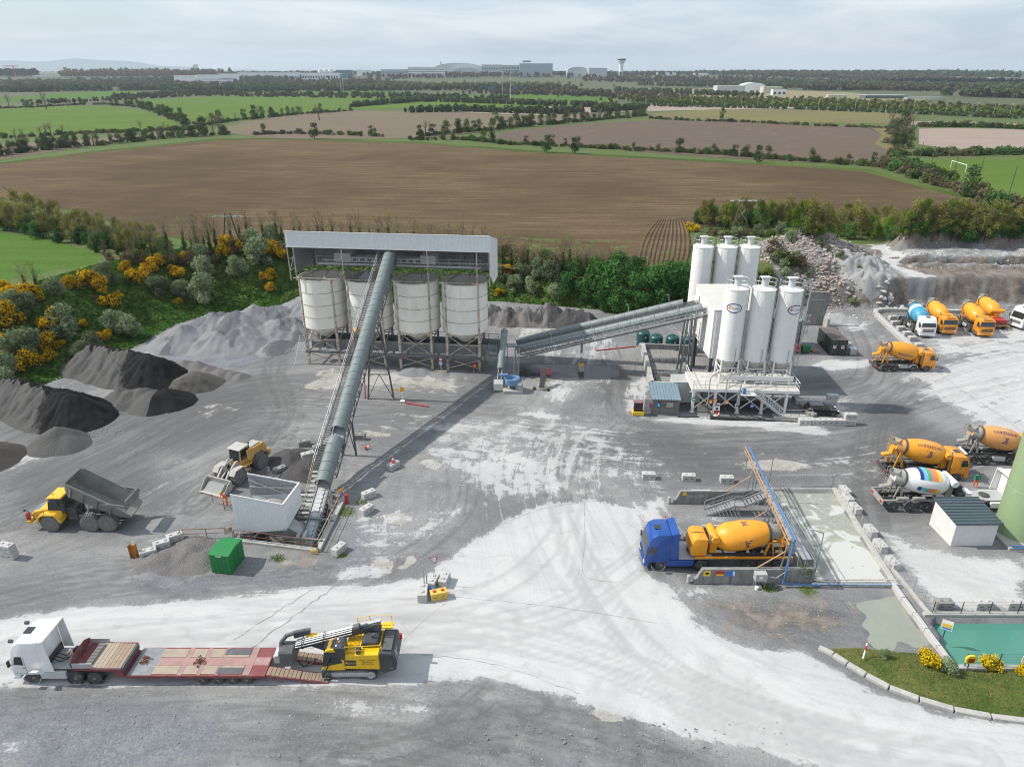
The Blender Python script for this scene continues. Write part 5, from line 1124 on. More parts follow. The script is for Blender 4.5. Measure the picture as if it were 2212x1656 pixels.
def mixer(label,loc,rz,cm,dm,neck=None,txt=None,nocab=False,white_arch=False,group='concrete mixer trucks',hi=False,band=None,stack=True,hop=None,subm=None,emb=None,cabroof=None):
 root=thing('mixer_truck',label,'mixer truck',loc,rz,group)
 ax_=(3.15,1.3,-1.45,-2.8); chassis(root,-3.9,4.0,ax_)
 for x in ax_:
  for s_ in(-1,1): wheel(root,x,s_*1.08,.5,.33 if x>0 else .46)
 if nocab:
  mb=MB(); mb.box(2.0,3.6,-1.1,1.1,1.0,1.65); mb.build('engine_cover',M_red,root,bevel=.08); mb=MB(); mb.box(3.4,3.62,-1.2,1.2,.55,.8); mb.beam((3.6,1.1,.75),(4.3,1.3,.75),.06); mb.beam((4.3,1.3,.75),(4.2,1.3,.05),.07); mb.build('front_crossbar',M_cabo,root)
 else: cab(root,cm,2.45,4.4,3.3 if hi else 2.95,hi=hi,sunvis=cabroof,band=band)
 dd,on=drum(root,dm,2.05,2.35,12,1.05,neck=neck); rear=on(5.3,0,-.5)
 mb=MB(); mb.cyl((2.0,-1.15,2.75),(2.0,1.15,2.75),.34,n=16); mb.build('water_tank',subm or dm,root,bevel=.04)
 mb=MB(); mb.box(1.75,2.25,-.5,.5,1.1,2.4); mb.beam((1.4,-.55,1.1),(1.9,-.4,2.2),.12); mb.beam((1.4,.55,1.1),(1.9,.4,2.2),.12); mb.build('front_pedestal',M_dusty if neck is None else subm or dm,root)
 hopper(root,rear,hop or M_dusty,subm or dm)
 for s_ in(-1,1):
  mb=MB()
  for x in(-1.45,-2.8): mb.rev([(0,.62),(.48,.62),(.48,.58),(0,.58)],(x,s_*.84,.52),(0,s_,0),10,cap=False,arc=(.25,math.pi-.25)if s_<0 else(math.pi+.25,2*math.pi-.25))
  mb.box(-2.3,-1.95,s_*1.08-.24,s_*1.08+.24,1.0,1.04); mb.build('mudguard',M_chas,root)
  mb=MB(); mb.rev([(0,.62),(.4,.62),(.4,.58),(0,.58)],(1.3,s_*.9,.52),(0,s_,0),10,cap=False,arc=(.1,math.pi-.1)if s_<0 else(math.pi+.1,2*math.pi-.1)); mb.build('mudguard',M_truckw if white_arch else M_chas,root)
  mb=MB(); mb.box(-.75,.55,s_*.95-.25,s_*.95+.25,.5,1.05); mb.build('fuel_tank' if s_<0 else 'toolbox',M_lgrey if s_<0 else M_chas,root,bevel=.08)
  mb=MB(); mb.beam((-3.8,s_*1.15,1.18),(1.7,s_*1.15,1.18),.06,.1); mb.build('side_rail',M_chas,root)
 if stack and not nocab:
  mb=MB(); mb.tube([(2.3,-1.0,1.2),(2.3,-1.0,3.2),(2.2,-1.0,3.35)],.085,8); mb.build('exhaust_stack',M_dusty,root)
 mb=MB(); mb.box(-4.1,-3.95,-1.2,1.2,.5,.95); mb.build('rear_bumper',M_chas,root)
 for s_ in(-1,1): mb=MB(); mb.box(-4.13,-4.1,s_*.95-.15,s_*.95+.15,.68,.85); mb.build('tail_light',M_lampr,root)
 if txt:
  t0,a0,s_=txt
  letters('lettering','roadstone',.62,lambda x,y:on(t0+s_*x,a0+s_*y/1.2,.014),M_purple,dd,1.0)
  letters('small_lettering','A CRH COMPANY',.2,lambda x,y:on(t0+s_*x+.3,a0+s_*(y-.45)/1.2,.014),M_sw,dd,1.0)
 if emb: emblem(dd,on,emb[0],emb[1],emb[2],M_purple,emb[3])
 return root,dd,on
 # driving mixer (faces +x); drum angle: negative = side towards the camera for rz=0
mixer('orange mixer truck driving alone across the yard, white mudguard',(56.9,96.4,0),R(0),M_cabo,M_mixo,M_mixd,(2.2,-1.75,1),white_arch=True,cabroof=M_so,subm=M_mixo)
r_,dd,on=mixer('mixer truck with blue and white drum and white cab',(68.1,113.6,0),R(-95),M_truckw,M_drumb,M_dusty,None,hi=True,band=M_so,subm=M_drumb)
patch(dd,on,2.5,3.4,-math.pi,math.pi,M_sw,'drum_band',.012,32)
mixer('parked orange mixer truck between the blue-drum truck and another orange one',(72.2,114.9,0),R(-93),M_cabo,M_mixo,M_dusty,(2.4,.9,-1),cabroof=M_so,emb=(2.6,.15,.5,1),subm=M_mixo)
mixer('parked orange mixer truck with its drum close beside the cabless one',(77.6,113.8,0),R(-93),M_cabo,M_mixo,M_dusty,(2.4,.9,-1),cabroof=M_so,emb=(2.6,.15,.5,1),subm=M_mixo)
mixer('cabless orange mixer chassis with red engine cover',(82.3,117.2,0),R(-92),M_cabo,M_mixo,M_dusty,(2.4,.9,-1),nocab=True,emb=(2.6,.15,.5,1),subm=M_mixo)
mixer('orange mixer truck parked behind the rainbow-striped drum',(44.1,66.6,0),R(-4),M_cabo,M_mixo,M_mixd,(2.3,-.72,-1),cabroof=M_sw,emb=(2.3,-1.35,.62,-1),subm=M_mixo)
mixer('faded orange mixer truck partly hidden behind the green silo',(54.0,69.6,0),R(-4),M_cabo,M_mixd,M_dusty,(2.3,-.72,-1),emb=(2.3,-1.35,.62,-1),subm=M_dusty)
# semi-trailer mixers
def mixtrailer(label,loc,rz,dm,subm,flip,deck=M_dusty,axles=(-2.9,-1.25,.4),engine=True,sc=1.0):
 root=thing('mixer_trailer',label,'mixer trailer',loc,rz,'mixer semi-trailers')
 chassis(root,-4.0,4.6,axles,1.1)
 for x in axles:
  for s_ in(-1,1): wheel(root,x,s_*1.06,.52,.42)
 mb=MB()
 for s_ in(-1,1): mb.box(-4.0,4.4,s_*1.15-.09,s_*1.15+.09,1.22,1.36)
 mb.box(-4.1,-4.0,-1.24,1.24,.8,1.36); mb.build('deck_frame',deck,root)
 dd,on=drum(root,dm,2.6,2.45,9,1.1,neck=M_dusty); rear=on(5.45,0,-.5)
 mb=MB(); mb.cyl((2.75,-1.1,3.0),(2.75,1.1,3.0),.36,n=16); mb.build('water_tank',dm if engine else subm,root,bevel=.05)
 mb=MB(); mb.box(2.4,3.0,-.5,.5,1.3,2.5); mb.build('front_pedestal',subm,root)
 hopper(root,rear,M_dusty,subm)
 for x in(-2.2,-.6):
  mb=MB(); mb.cyl((x-.55,-1.2,1.55),(x+.55,-1.2,1.55),.17,n=10); mb.build('chute_extension',M_dusty if subm is M_dusty else subm,root)
 for s_ in(-.9,.9): mb=MB(); mb.box(-4.14,-4.1,s_-.18,s_+.18,.95,1.15); mb.build('tail_light',M_lampr,root)
 return root,dd,on
r_,dd,on=mixtrailer('white mixer trailer with rainbow stripes round its drum',(40.6,60.6,0),R(0),M_truckw,M_dusty,1)
for(a0,a1)in((-1.5,.0),(-2.5,-1.95)):
 for k,c in enumerate(((.02,.04,.20),(.16,.45,.72),(.10,.40,.16),(.78,.22,.22),(.80,.28,.05),(.85,.58,.12))):
  t1=3.55-k*.36; patch(dd,on,t1-.355,t1,a0+.45,a1+.45 if a0>-2 else a1+.3,mat('stripe_%d'%k,c,.45,0,.05),'drum_stripe',.012)
mb=MB(); mb.box(3.3,4.3,-1.0,1.0,1.4,1.9); mb.box(3.4,3.9,-.5,.5,1.9,2.5); mb.build('engine',M_chas,r_); mb=MB(); mb.box(4.0,4.55,-1.15,-.15,1.4,2.1); mb.build('control_cabinet',M_truckw,r_,bevel=.03)
r_,dd,on=mixtrailer('bright orange mixer trailer standing in the wash bay behind the blue tractor',(20.3,51.6,0),R(180),M_mixo,M_mixo,1,M_mixo,(-2.9,-1.6,-.3))
mb=MB(); mb.prism([(3.35,1.35),(4.75,1.35),(4.85,2.2),(4.65,3.0),(4.3,3.15),(3.35,3.05)],-1.05,1.05); eb=mb.build('engine_housing',M_mixo,r_,bevel=.12,segs=2)
mb=MB(); mb.box(3.36,4.7,-.03,.03,3.16,3.175); mb.build('housing_seam',M_chas,eb); mb=MB(); mb.cyl((3.2,.8,2.6),(3.2,.8,3.5),.08,n=8); mb.build('exhaust_stack',M_dusty,r_)
emblem(dd,on,2.7,1.62,.62,M_purple,-1); emblem(dd,on,2.7,.1,.5,M_purple,-1)
# tractors
def tractor(label,loc,rz,m,zt,axles,rear,group='tractor units',hi=True,fair=True,skirt=None):
 root=thing('tractor_unit',label,'truck',loc,rz,group)
 chassis(root,rear,2.0,axles)
 for i,x in enumerate(axles):
  for s_ in(-1,1): wheel(root,x,s_*1.06,.52,.34 if i==0 else .46)
 cab(root,m,.35,2.6,zt,2.5,hi=hi,fair=fair)
 mb=MB(); mb.box(rear+.1,.3,-.95,.95,1.08,1.14); mb.build('deck_plate',M_lgrey,root)
 for s_ in(-1,1):
  mb=MB(); mb.box(axles[1]+.65,.75,s_*1.1-.12,s_*1.1+.12,.4,1.02); mb.build('side_skirt',skirt or m,root,bevel=.04)
  for x in axles[1: ]: mb=MB(); mb.rev([(0,.63),(.5,.63),(.5,.58),(0,.58)],(x,s_*.8,.54),(0,s_,0),12,cap=False,arc=(.15,math.pi-.15)if s_<0 else(math.pi+.15,2*math.pi-.15)); mb.build('mudguard',M_chas,root)
 mb=MB(); mb.rev([(0,.45),(.1,.5),(.14,.45)],(axles[-1]+.6,0,1.15),(0,0,1),14); mb.build('fifth_wheel',M_chas,root)
 return root
tw=tractor('white high-roofed tractor unit coupled to the red low-loader',(-32.75,39.05,0),R(180),M_truckw,3.75,(1.25,-1.75,-3.1),-3.6,skirt=mat('skirt_grey',(.5,.5,.49),.5,0,.1,1,.3))
mb=MB(); mb.tube([(2.65,-1.0,.5),(2.85,-.95,.9),(2.8,.95,.9),(2.65,1.0,.5)],.05,6); mb.tube([(2.85,-.95,.95),(2.75,-.95,1.6)],.045,6); mb.tube([(2.85,.95,.95),(2.75,.95,1.6)],.045,6); mb.build('bull_bar',M_truckw,tw)
for s_ in(-.35,.35): mb=MB(); mb.cyl((2.1,s_*2.6,3.6),(2.35,s_*2.6,3.62),.13,n=10); mb.build('roof_lamp',M_chas,tw)
mb=MB(); mb.add([(.5,1.27,1.35),(1.0,1.27,1.35),(1.0,1.75,1.55),(.5,1.75,1.55)],[(0,1,2,3)]); mb.build('open_locker_door',M_truckw,tw)
mb=MB(); mb.box(.28,.345,-1.1,1.1,.95,1.7); mb.build('airline_panel',M_chas,tw)
for k in range(3):
 mb=MB(); mb.tube([(.25,-.3+.3*k,1.4),(-.3,-.25+.3*k,1.2),(-.9,-.1+.15*k,1.35)],.035,5); mb.build('airline',M_black,tw)
tb=tractor('blue high-roofed tractor unit with orange mixer trailer in the wash bay',(14.1,51.6,0),R(180),M_truckb,3.7,(1.1,-2.4),-3.4)
mb=MB(); mb.box(-3.4,.3,-1.2,1.2,1.145,1.165); mb.build('chequer_deck',M_lgrey,tb)
tractor('white tractor unit parked partly behind the green silo',(48.9,60.6,0),R(0),M_truckw,3.5,(1.2,-2.3),-3.2)
tf=tractor('white tractor unit with blue side swoosh, nose towards the parked mixers',(87.6,114.9,0),R(197),M_truckw,3.7,(1.2,-2.3),-3.2)
mb=MB(); mb.add([(.5,1.262,1.5),(1.0,1.262,1.85),(2.0,1.262,1.75),(2.0,1.262,1.68),(1.0,1.262,1.72)],[(0,1,2,3,4)]); mb.build('side_swoosh',M_sb,tf)
# low-loader trailer (x forward = towards the tractor)
root=thing('low_loader_trailer','red low-loader trailer with worn timber deck and lowered ramps','trailer',(-22.4,39.05,0),R(180))
M_lred=mat('trailer_red',(.20,.05,.052),.7,0,.15,2,.45,(.26,.16,.15),1.5)
M_lredf=mat('trailer_red_worn',(.34,.20,.185),.8,0,.12,1.5,.5,(.36,.29,.25),1.2)
M_wood=mat('deck_timber',(.36,.295,.225),.85,0,.12,2,.35,(.30,.25,.2),1.5)
M_wood2=mat('ramp_timber',(.31,.23,.165),.85,0,.15,2,.3,(.22,.16,.12),1.5)
mb=MB(); mb.box(-4.9,4.9,-1.36,1.36,.62,.84); mb.build('deck_frame',M_lred,root)
# deck boards, laid lengthwise in two side bands; centre strip is steel
for s_ in(-1,1):
 for k in range(4):
  y=s_*(.5+k*.2)
  for(xa,xb)in((-3.2,-1.6),(-1.3,-.3),(0,1.0),(1.4,3.2)): mb=MB(); mb.box(xa,xb,y-.095,y+.095,.842,.872); mb.build('plank',M_wood,root)
mb=MB(); mb.box(-4.85,3.2,-.38,.38,.842,.862); mb.build('centre_plate',M_lredf,root)
for x,w_ in((-1.45,.26),(-.15,.26),(1.2,.36),(-3.5,.5)): mb=MB(); mb.box(x-w_/2,x+w_/2,-1.3,1.3,.843,.866 if w_<.4 else .87); mb.build('cross_plate',M_lredf,root)
for s_ in(-.9,.9): mb=MB(); mb.box(-3.2,-1.4,s_-.28,s_+.28,.873,.895); mb.build('rubber_mat',M_dgrey,root)
mb=MB(); mb.box(3.2,4.85,-1.3,1.3,.843,.86); mb.build('steel_deck_plate',mat('steel_plate',(.24,.25,.26),.5,.3,.2,2,.4,(.4,.4,.38),1.5),root)
for x in(-3.6,-2.55,-1.5,-.45):
 for s_ in(-1,1): wheel(root,x,s_*1.12,.4,.42,z=.4)
 # gooseneck
mb=MB(); mb.prism([(4.9,.7),(5.2,.7),(5.2,1.35),(8.6,1.45),(8.6,1.22),(5.9,1.15),(5.6,.62),(4.9,.62)],-1.25,1.25); mb.build('gooseneck',M_lred,root)
for k in range(9): mb=MB(); mb.box(5.25+k*.29,5.52+k*.29,-1.2,1.2,1.40+.009*k,1.43+.009*k); mb.build('plank',M_wood if k>3 else M_wood2,root)
for s_ in(-1.22,1.22): mb=MB(); mb.box(7.2,8.7,s_-.03,s_+.03,1.44,1.85); mb.build('side_board',M_lgrey,root); mb=MB(); mb.box(5.2,7.2,s_-.05,s_+.05,1.36,1.5); mb.build('side_rave',M_lredf,root)
mb=MB(); mb.prism([(-1.25,1.45),(1.25,1.45),(1.25,1.9),(.7,2.2),(-.7,2.2),(-1.25,1.9)],8.62,8.7,'x'); mb.build('headboard',M_lred,root)
mb=MB(); mb.beam((7.6,-1.0,1.6),(7.6,1.0,1.6),.4,.08); mb.build('spare_ramp',M_lgrey,root); mb=MB(); [mb.box(7.42,7.78,-.95+k*.14,-.87+k*.14,1.645,1.67)for k in range(14)]; mb.build('ramp_rung',M_dgrey,root)
mb=MB(); mb.tube([(8.8,.8,1.6),(8.8,.8,2.4)],.02,4); mb.obox((8.8,.8,2.5),.08,.4,.3); mb.build('work_lamp',M_rusty,root)
t_=wheel(root,8.95,-.3,.42,.3,z=1.55); t_.name='spare_wheel'
for(cx,cy)in((4.2,-.1),(.2,.1)):
 mb=MB()
 for k in range(40): q=Vector((cx+rnd.gauss(0,.2),cy+rnd.gauss(0,.22),.88+rnd.random()*.12)); mb.torus(q,(rnd.random()-.5,rnd.random()-.5,rnd.random()-.5),.06,.022,6,4)
 mb.build('chain_heap',M_rust,root)
mb=MB(); mb.box(5.12,5.28,-1.22,1.22,1.0,1.4); mb.build('hinge_bar',M_dgrey,root)
for s_ in(-1,1):
 y0_,y1_=s_*.42,s_*1.28; ya,yb=min(y0_,y1_),max(y0_,y1_)
 for(xa,xb,za,zb_)in((-4.95,-7.3,.8,.42),(-7.35,-9.3,.42,.1)):
  mb=MB(); mb.prism([(xa,za),(xb,zb_),(xb,zb_-.08),(xa,za-.28)],ya,yb); rp_=mb.build('loading_ramp',M_lred,root)
  for k in range(8):
   t0,t1=(k+.05)/8,(k+.92)/8; mb=MB(); mb.hexa([(xa+(xb-xa)*t,y,za+(zb_-za)*t+e)for e in(.003,.035)for t,y in((t0,ya+.06),(t1,ya+.06),(t1,yb-.06),(t0,yb-.06))]); mb.build('plank',M_wood2,rp_)
for s_ in(-.9,.9): mb=MB(); mb.box(-4.95,-4.9,s_-.2,s_+.2,.62,.75); mb.build('tail_light',M_lampr,root)
# ------------------------------------------------------------------ crawler drill rig
root=thing('drill_rig','yellow and charcoal crawler drill rig with its boom folded forward over the ramps','drill rig',(-11.0,39.4,0),R(180))
M_yel=mat('rig_yellow',(.80,.49,.01),.4,0,.06,2,.12,(.6,.42,.12),1.5,coat=.2)
M_char=mat('rig_charcoal',(.052,.058,.066),.5,0,.15,2,.25,(.13,.135,.14),1.5)
M_trk=mat('track_steel',(.13,.128,.122),.7,.2,.2,4,.5,(.33,.32,.30),2)
for s_ in(-1,1):
 y=s_*.98; pts=[(2.2+.42*math.cos(t),.42+.42*math.sin(t))for t in np.linspace(-math.pi/2,math.pi/2,9)]+[(-.9+.42*math.cos(t),.42+.42*math.sin(t))for t in np.linspace(math.pi/2,1.5*math.pi,9)]
 mb=MB(); mb.prism(pts,y-.17,y+.17); tk=mb.build('crawler_track',M_trk,root)
 mb=MB(); P2=pts+[pts[0]]; acc=0
 for a,b in zip(P2[:-1],P2[1:]):
  L2=math.dist(a,b); n=max(1,int(L2/.17))
  for i in range(n): t=(i+.5)/n; x,z=a[0]+(b[0]-a[0])*t,a[1]+(b[1]-a[1])*t; an=math.atan2(b[1]-a[1],b[0]-a[0]); mb.obox((x,y,z),.09,.5,.05,M=Matrix.Rotation(-an,3,'Y'))
 mb.build('track_pad',M_char,tk)
 mb=MB(); mb.box(-.7,2.0,y-.24,y+.24,.25,.62); mb.build('track_frame',M_lgrey,tk,bevel=.04); mb=MB(); mb.rev([(0,.3),(.06,.32),(.1,.18),(.22,.16)],(-.9,y+s_*.2,.42),(0,s_,0),14); mb.build('sprocket',M_lgrey,tk)
mb=MB(); mb.box(-.9,2.0,-.75,.75,.6,1.0); mb.build('undercarriage',M_char,root)
# body: x from 2.35 (cab nose) to -2.75 (tail)
mb=MB(); mb.prism([(.9,1.0),(.9,2.25),(-1.6,2.35),(-1.6,.95)],-1.25,1.25); mb.build('engine_hood',M_yel,root,bevel=.06)
mb=MB(); mb.prism([(-1.62,1.0),(-1.62,2.42),(-2.6,2.4),(-2.85,1.6),(-2.75,.95),(-1.9,.62),(-1.3,.98)],-1.27,1.27); mb.build('tail_housing',M_char,root,bevel=.06)
mb=MB(); mb.prism([(-.15,2.37),(-1.55,2.4),(-1.4,2.85),(-.4,2.85)],-.95,.55); mb.build('air_cleaner_cover',M_char,root,bevel=.08)
mb=MB(); mb.tube([(-1.0,.1,2.8),(-1.0,.1,3.05),(-1.25,.1,3.2)],.07,8); mb.build('exhaust_pipe',M_char,root)
for y in(.75,1.02): mb=MB(); mb.cyl((-.1,y,2.3),(-.1,y,2.62),.17,n=14); mb.build('intake_cap',M_char,root)
mb=MB(); [mb.box(.82-k*.09,.87-k*.09,-.9,1.0,2.3,2.33)for k in range(10)]; mb.build('hood_rib',M_yel,root)
for k in range(9): mb=MB(); mb.box(-2.0-.06*k,-1.96-.06*k,1.275,1.3,1.2,2.1); mb.build('louvre',M_dgrey,root)if k==0 else mb.build('louvre',M_dgrey,root)
mb=MB(); mb.box(-2.45,-1.8,-.9,.9,2.43,2.5); mb.build('radiator_grille',M_dgrey,root)
# cab on the camera side (local +y)
mb=MB(); mb.prism([(2.1,.95),(2.5,1.05),(2.15,2.75),(1.95,2.95),(.95,3.0),(.85,1.0)],.28,1.36); cb=mb.build('operator_cab',M_yel,root,bevel=.06)
mb=MB(); mb.prism([(1.0,2.0),(.8,2.0),(.78,2.95),(1.0,3.06),(1.5,3.04),(1.5,2.96)],.26,1.38); mb.build('cab_shell',M_char,cb)
mb=MB(); mb.add([(2.44,1.372,1.35),(1.0,1.372,1.7),(1.15,1.372,2.7),(2.18,1.372,2.7)],[(0,1,2,3)]); mb.build('side_window',M_glass,cb)
mb=MB(); mb.add([(2.5,.36,1.2),(2.5,1.28,1.2),(2.22,1.28,2.68),(2.22,.36,2.68)],[(0,1,2,3)]); mb.build('windscreen',M_glass,cb)
mb=MB(); mb.add([(2.12,.4,2.86),(2.12,1.26,2.86),(1.55,1.26,3.02),(1.55,.4,3.02)],[(0,1,2,3)]); mb.build('roof_window',M_glass,cb)
mb=MB(); [mb.cyl((2.2,.42+k*.12,2.93),(1.5,.42+k*.12,3.1),.012,n=4)for k in range(8)]; [mb.cyl((2.2-k*.17,.4,2.93+k*.043),(2.2-k*.17,1.28,2.93+k*.043),.012,n=4)for k in range(5)]; mb.build('roof_grid',M_char,cb)
mb=MB(); mb.cyl((1.2,.8,3.06),(1.2,.8,3.18),.06,n=8); mb.build('beacon',M_so,cb)
mb=MB(); mb.cyl((1.35,.5,3.06),(1.35,.5,3.12),.07,n=8); mb.cyl((1.35,1.15,3.06),(1.35,1.15,3.12),.07,n=8); mb.build('roof_lamp',M_sw,cb)
mb=MB(); mb.prism([(2.5,.55),(2.42,.55),(1.75,1.95),(1.85,2.0)],1.55,1.58); mb.build('open_door',M_glass,cb)
mb=MB(); mb.tube([(2.45,1.42,.35),(2.45,1.42,1.1)],.03,5); mb.tube([(1.9,1.42,.2),(1.9,1.42,1.1)],.03,5); [mb.box(1.9,2.45,1.36,1.5,.2+k*.3,.24+k*.3)for k in range(3)]; mb.build('cab_step',M_char,cb)
# side panel with writing
mb=MB(); mb.box(.05,.85,1.262,1.268,1.35,1.85); pn=mb.build('name_panel',M_char,root); mb=MB(); mb.box(.87,1.02,1.264,1.27,1.25,1.9); mb.build('side_strip',M_lgrey,root)
for tx,sz,cx,cz,mm,yy in(('Epiroc',.24,.38,1.6,M_yel,1.272),('sullivanrockbreaking',.155,-.78,1.88,M_ink,1.262),('@gmail.com',.155,-.75,1.70,M_ink,1.262),('087 2925730',.165,-.75,1.50,M_ink,1.262)):
 letters('lettering',tx,sz,lambda x,y,cx=cx,cz=cz,yy=yy:(cx-x,yy,cz+y),mm,root,1.0)
letters('model_mark','D65',.13,lambda x,y:(-2.45-x,1.274,1.12+y),M_sw,root)
mb=MB(); mb.rev([(0,.09),(.004,.09)],(.72,1.268,1.6),(0,1,0),6); mb.build('maker_mark',M_yel,root)
railing([(.75,1.2,2.28),(-.2,1.2,2.32),(-1.7,1.2,2.42),(-1.75,.9,2.42)],.75,.025,step=1.2).build('guard_rail',M_yel,root)
railing([(.3,-1.25,2.7),(-.6,-1.3,2.85),(-2.2,-1.3,2.85)],.75,.025,step=1.1).build('guard_rail',M_yel,root)
mb=MB(); mb.hexa([(.4,-1.55,2.55),(.4,-.95,2.55),(-2.3,-.95,2.7),(-2.3,-1.55,2.7),(.4,-1.55,2.62),(.4,-.95,2.62),(-2.3,-.95,2.8),(-2.3,-1.55,2.8)]); mb.build('side_catwalk',M_yel,root)
ladder((-2.95,.95,.9),(-2.75,.9,2.6),(0,1,0),.4,.28,.022).build('rear_ladder',M_galv,root)
mb=MB(); mb.cyl((-2.9,-.6,2.1),(-2.9,-.6,2.55),.1,n=10); mb.build('extinguisher',M_red,root)
# boom lying forward, up to the rear
p0,p1=Vector((5.0,-.1,1.75)),Vector((-1.5,-.7,3.25)); ad=(p1-p0).normalized()
mb=MB(); mb.beam(p0,p1,.34,.42); fb=mb.build('feed_beam',M_char,root)
mb=MB()
for dy,dz,rr in((.26,.3,.05),(.12,.36,.05),(-.05,.38,.06),(-.2,.36,.05),(.3,.12,.06)): mb.cyl(p0+ad*.4+Vector((0,dy,dz)),p0+ad*4.6+Vector((0,dy,dz)),rr,n=8)
mb.build('drill_rod',M_galv,fb)
mb=MB(); mb.cyl(p0+ad*.5+Vector((0,.18,.22)),p0+ad*4.4+Vector((0,.18,.22)),.055,n=8); mb.build('rusty_rod',M_rust,fb)
for t in(.9,2.5): mb=MB(); mb.tube([p0+ad*t+Vector((0,.42*math.cos(a),.15+.42*math.sin(a)))for a in np.linspace(-2,2.2,9)],.035,5); mb.build('rod_clamp',M_char,fb)
mb=MB(); mb.cyl(p0+ad*4.7+Vector((0,0,.35)),p0+ad*5.15+Vector((0,0,.38)),.24,n=14); mb.cyl(p0+ad*5.15+Vector((0,0,.38)),p0+ad*5.7+Vector((0,0,.42)),.08,n=8); mb.build('rotation_head',M_dgrey,fb)
mb=MB(); mb.cyl(p1+Vector((.3,.28,.1)),p1+Vector((.3,.36,.1)),.3,n=18); mb.build('hose_reel',M_dgrey,fb)
mb=MB(); mb.beam(p0+ad*5.1+Vector((0,-.15,.32)),p1+Vector((0,-.15,.3)),.3,.16); mb.build('cradle_cover',M_lgrey,fb)
mb=MB(); mb.box(4.6,5.75,-.55,.75,.95,2.05); mb.build('dust_hood_cage',M_dgrey,fb,bevel=.12)
mb=MB(); mb.prism([(5.7,.9),(6.1,.85),(6.2,1.5),(5.7,1.7)],-.4,.6); mb.build('dust_hood',M_lgrey,fb,bevel=.05)
mb=MB(); mb.tube([(5.75,.0,1.6),(5.7,-.15,2.2),(5.3,-.3,2.65),(4.7,-.4,2.85),(4.0,-.5,2.95),(3.6,-.55,2.95)],.15,12); mb.build('suction_hose',mat('hose_grey',(.10,.105,.11),.6),fb)
mb=MB(); mb.cyl((4.8,-.5,2.45),(3.7,-.6,2.75),.2,n=14); mb.build('dust_cyclone',M_char,fb); mb=MB(); mb.box(3.1,3.9,-.6,-.3,2.5,2.62); mb.build('guard_plate',M_yel,fb)
mb=MB(); mb.tube([(4.4,.6,1.1),(4.0,.8,.8),(3.4,.7,.95),(3.1,.5,1.3)],.07,7); mb.build('hose_loop',M_black,fb)
mb=MB(); mb.beam((1.9,-.4,1.2),(3.6,-.4,2.0),.36,.5); mb.beam((3.6,-.4,2.0),(2.6,-.45,2.35),.3,.3); mb.build('boom_arm',M_char,root)
# ------------------------------------------------------------------ articulated dumper
root=thing('dump_truck','yellow articulated dump truck with its grey body tipped up','dump truck',(-40.6,57.5,0),R(180))
M_dy=mat('dumper_yellow',(.72,.42,.03),.5,0,.08,1.5,.22,(.5,.38,.2),1.2)
M_dump=mat('dump_body_grey',(.22,.215,.20),.75,.1,.12,1.5,.4,(.13,.13,.128),1)
for x,tr_ in((3.05,0),(-.7,0),(-2.35,0)):
 for s_ in(-1,1): wheel(root,x,s_*1.12,.84,.68,tread=True)
mb=MB(); mb.prism([(1.9,1.0),(5.05,.95),(5.1,1.5),(4.7,1.85),(3.6,2.1),(1.9,2.05)],-.75,.75); mb.build('bonnet',M_dy,root,bevel=.1)
mb=MB(); mb.prism([(3.0,2.04),(4.75,1.78),(4.8,1.86),(3.0,2.16)],-.6,.6); mb.build('bonnet_cover',mat('bonnet_grey',(.14,.19,.22),.35),root,bevel=.03)
for s_ in(-1,1): mb=MB(); mb.prism([(4.3,.95),(4.1,1.55),(3.6,1.85),(2.4,1.85),(2.0,1.45),(1.85,1.0),(2.1,1.0),(2.3,1.45),(2.55,1.72),(3.5,1.72),(3.9,1.5),(4.05,.95)],s_*1.1-.38,s_*1.1+.38); mb.build('mudguard',M_dy,root,bevel=.02)
mb=MB(); mb.prism([(1.6,1.7),(1.65,2.9),(1.75,3.35),(2.7,3.35),(3.05,2.9),(3.2,2.1),(3.1,1.7)],-.8,.95); cb=mb.build('cab',M_chas,root,bevel=.05)
mb=MB(); mb.prism([(1.55,3.32),(1.6,3.5),(2.9,3.5),(3.1,3.3)],-.88,1.02); mb.build('cab_roof',M_dy,cb,bevel=.05); mb=MB(); mb.cyl((2.75,.4,3.5),(2.75,.4,3.66),.07,n=8); mb.build('beacon',M_so,cb)
for y in(.958,-.808): mb=MB(); mb.add([(1.85,y,2.1),(2.4,y,2.1),(2.4,y,3.2),(1.9,y,3.2)],[(0,1,2,3)]); mb.add([(2.47,y,2.1),(3.08,y,2.1),(2.95,y,2.85),(2.72,y,3.2),(2.47,y,3.2)],[(0,1,2,3,4)]); mb.build('side_window',M_glass,cb)
mb=MB(); mb.add([(3.215,-.7,2.1),(3.215,.85,2.1),(2.98,.85,3.1),(2.98,-.7,3.1)],[(0,1,2,3)]); mb.build('windscreen',M_glass,cb)
mb=MB(); mb.box(1.9,3.05,.96,1.0,1.4,2.05); mb.build('door_panel',M_dy,cb)
mb=MB(); mb.box(4.95,5.3,-1.2,1.2,.7,1.05); mb.build('front_bumper',M_dy,root,bevel=.06); mb=MB(); mb.box(5.1,5.32,.8,1.1,1.05,1.75); mb.build('lamp_guard',M_red,root); mb=MB(); mb.tube([(5.2,.6,1.4),(5.35,.7,1.9),(5.4,.9,2.0)],.03,5); mb.cyl((5.4,.9,1.95),(5.45,.9,2.12),.12,n=8); mb.build('mirror',M_chas,root)
railing([(4.9,1.2,1.1),(4.0,1.35,1.15),(3.3,1.4,1.7)],.6,.025,step=.9).build('hand_rail',M_chas,root)
mb=MB(); mb.tube([(1.35,-.3,1.4),(1.35,-.3,3.5)],.1,8); mb.build('exhaust_stack',M_rust,root)
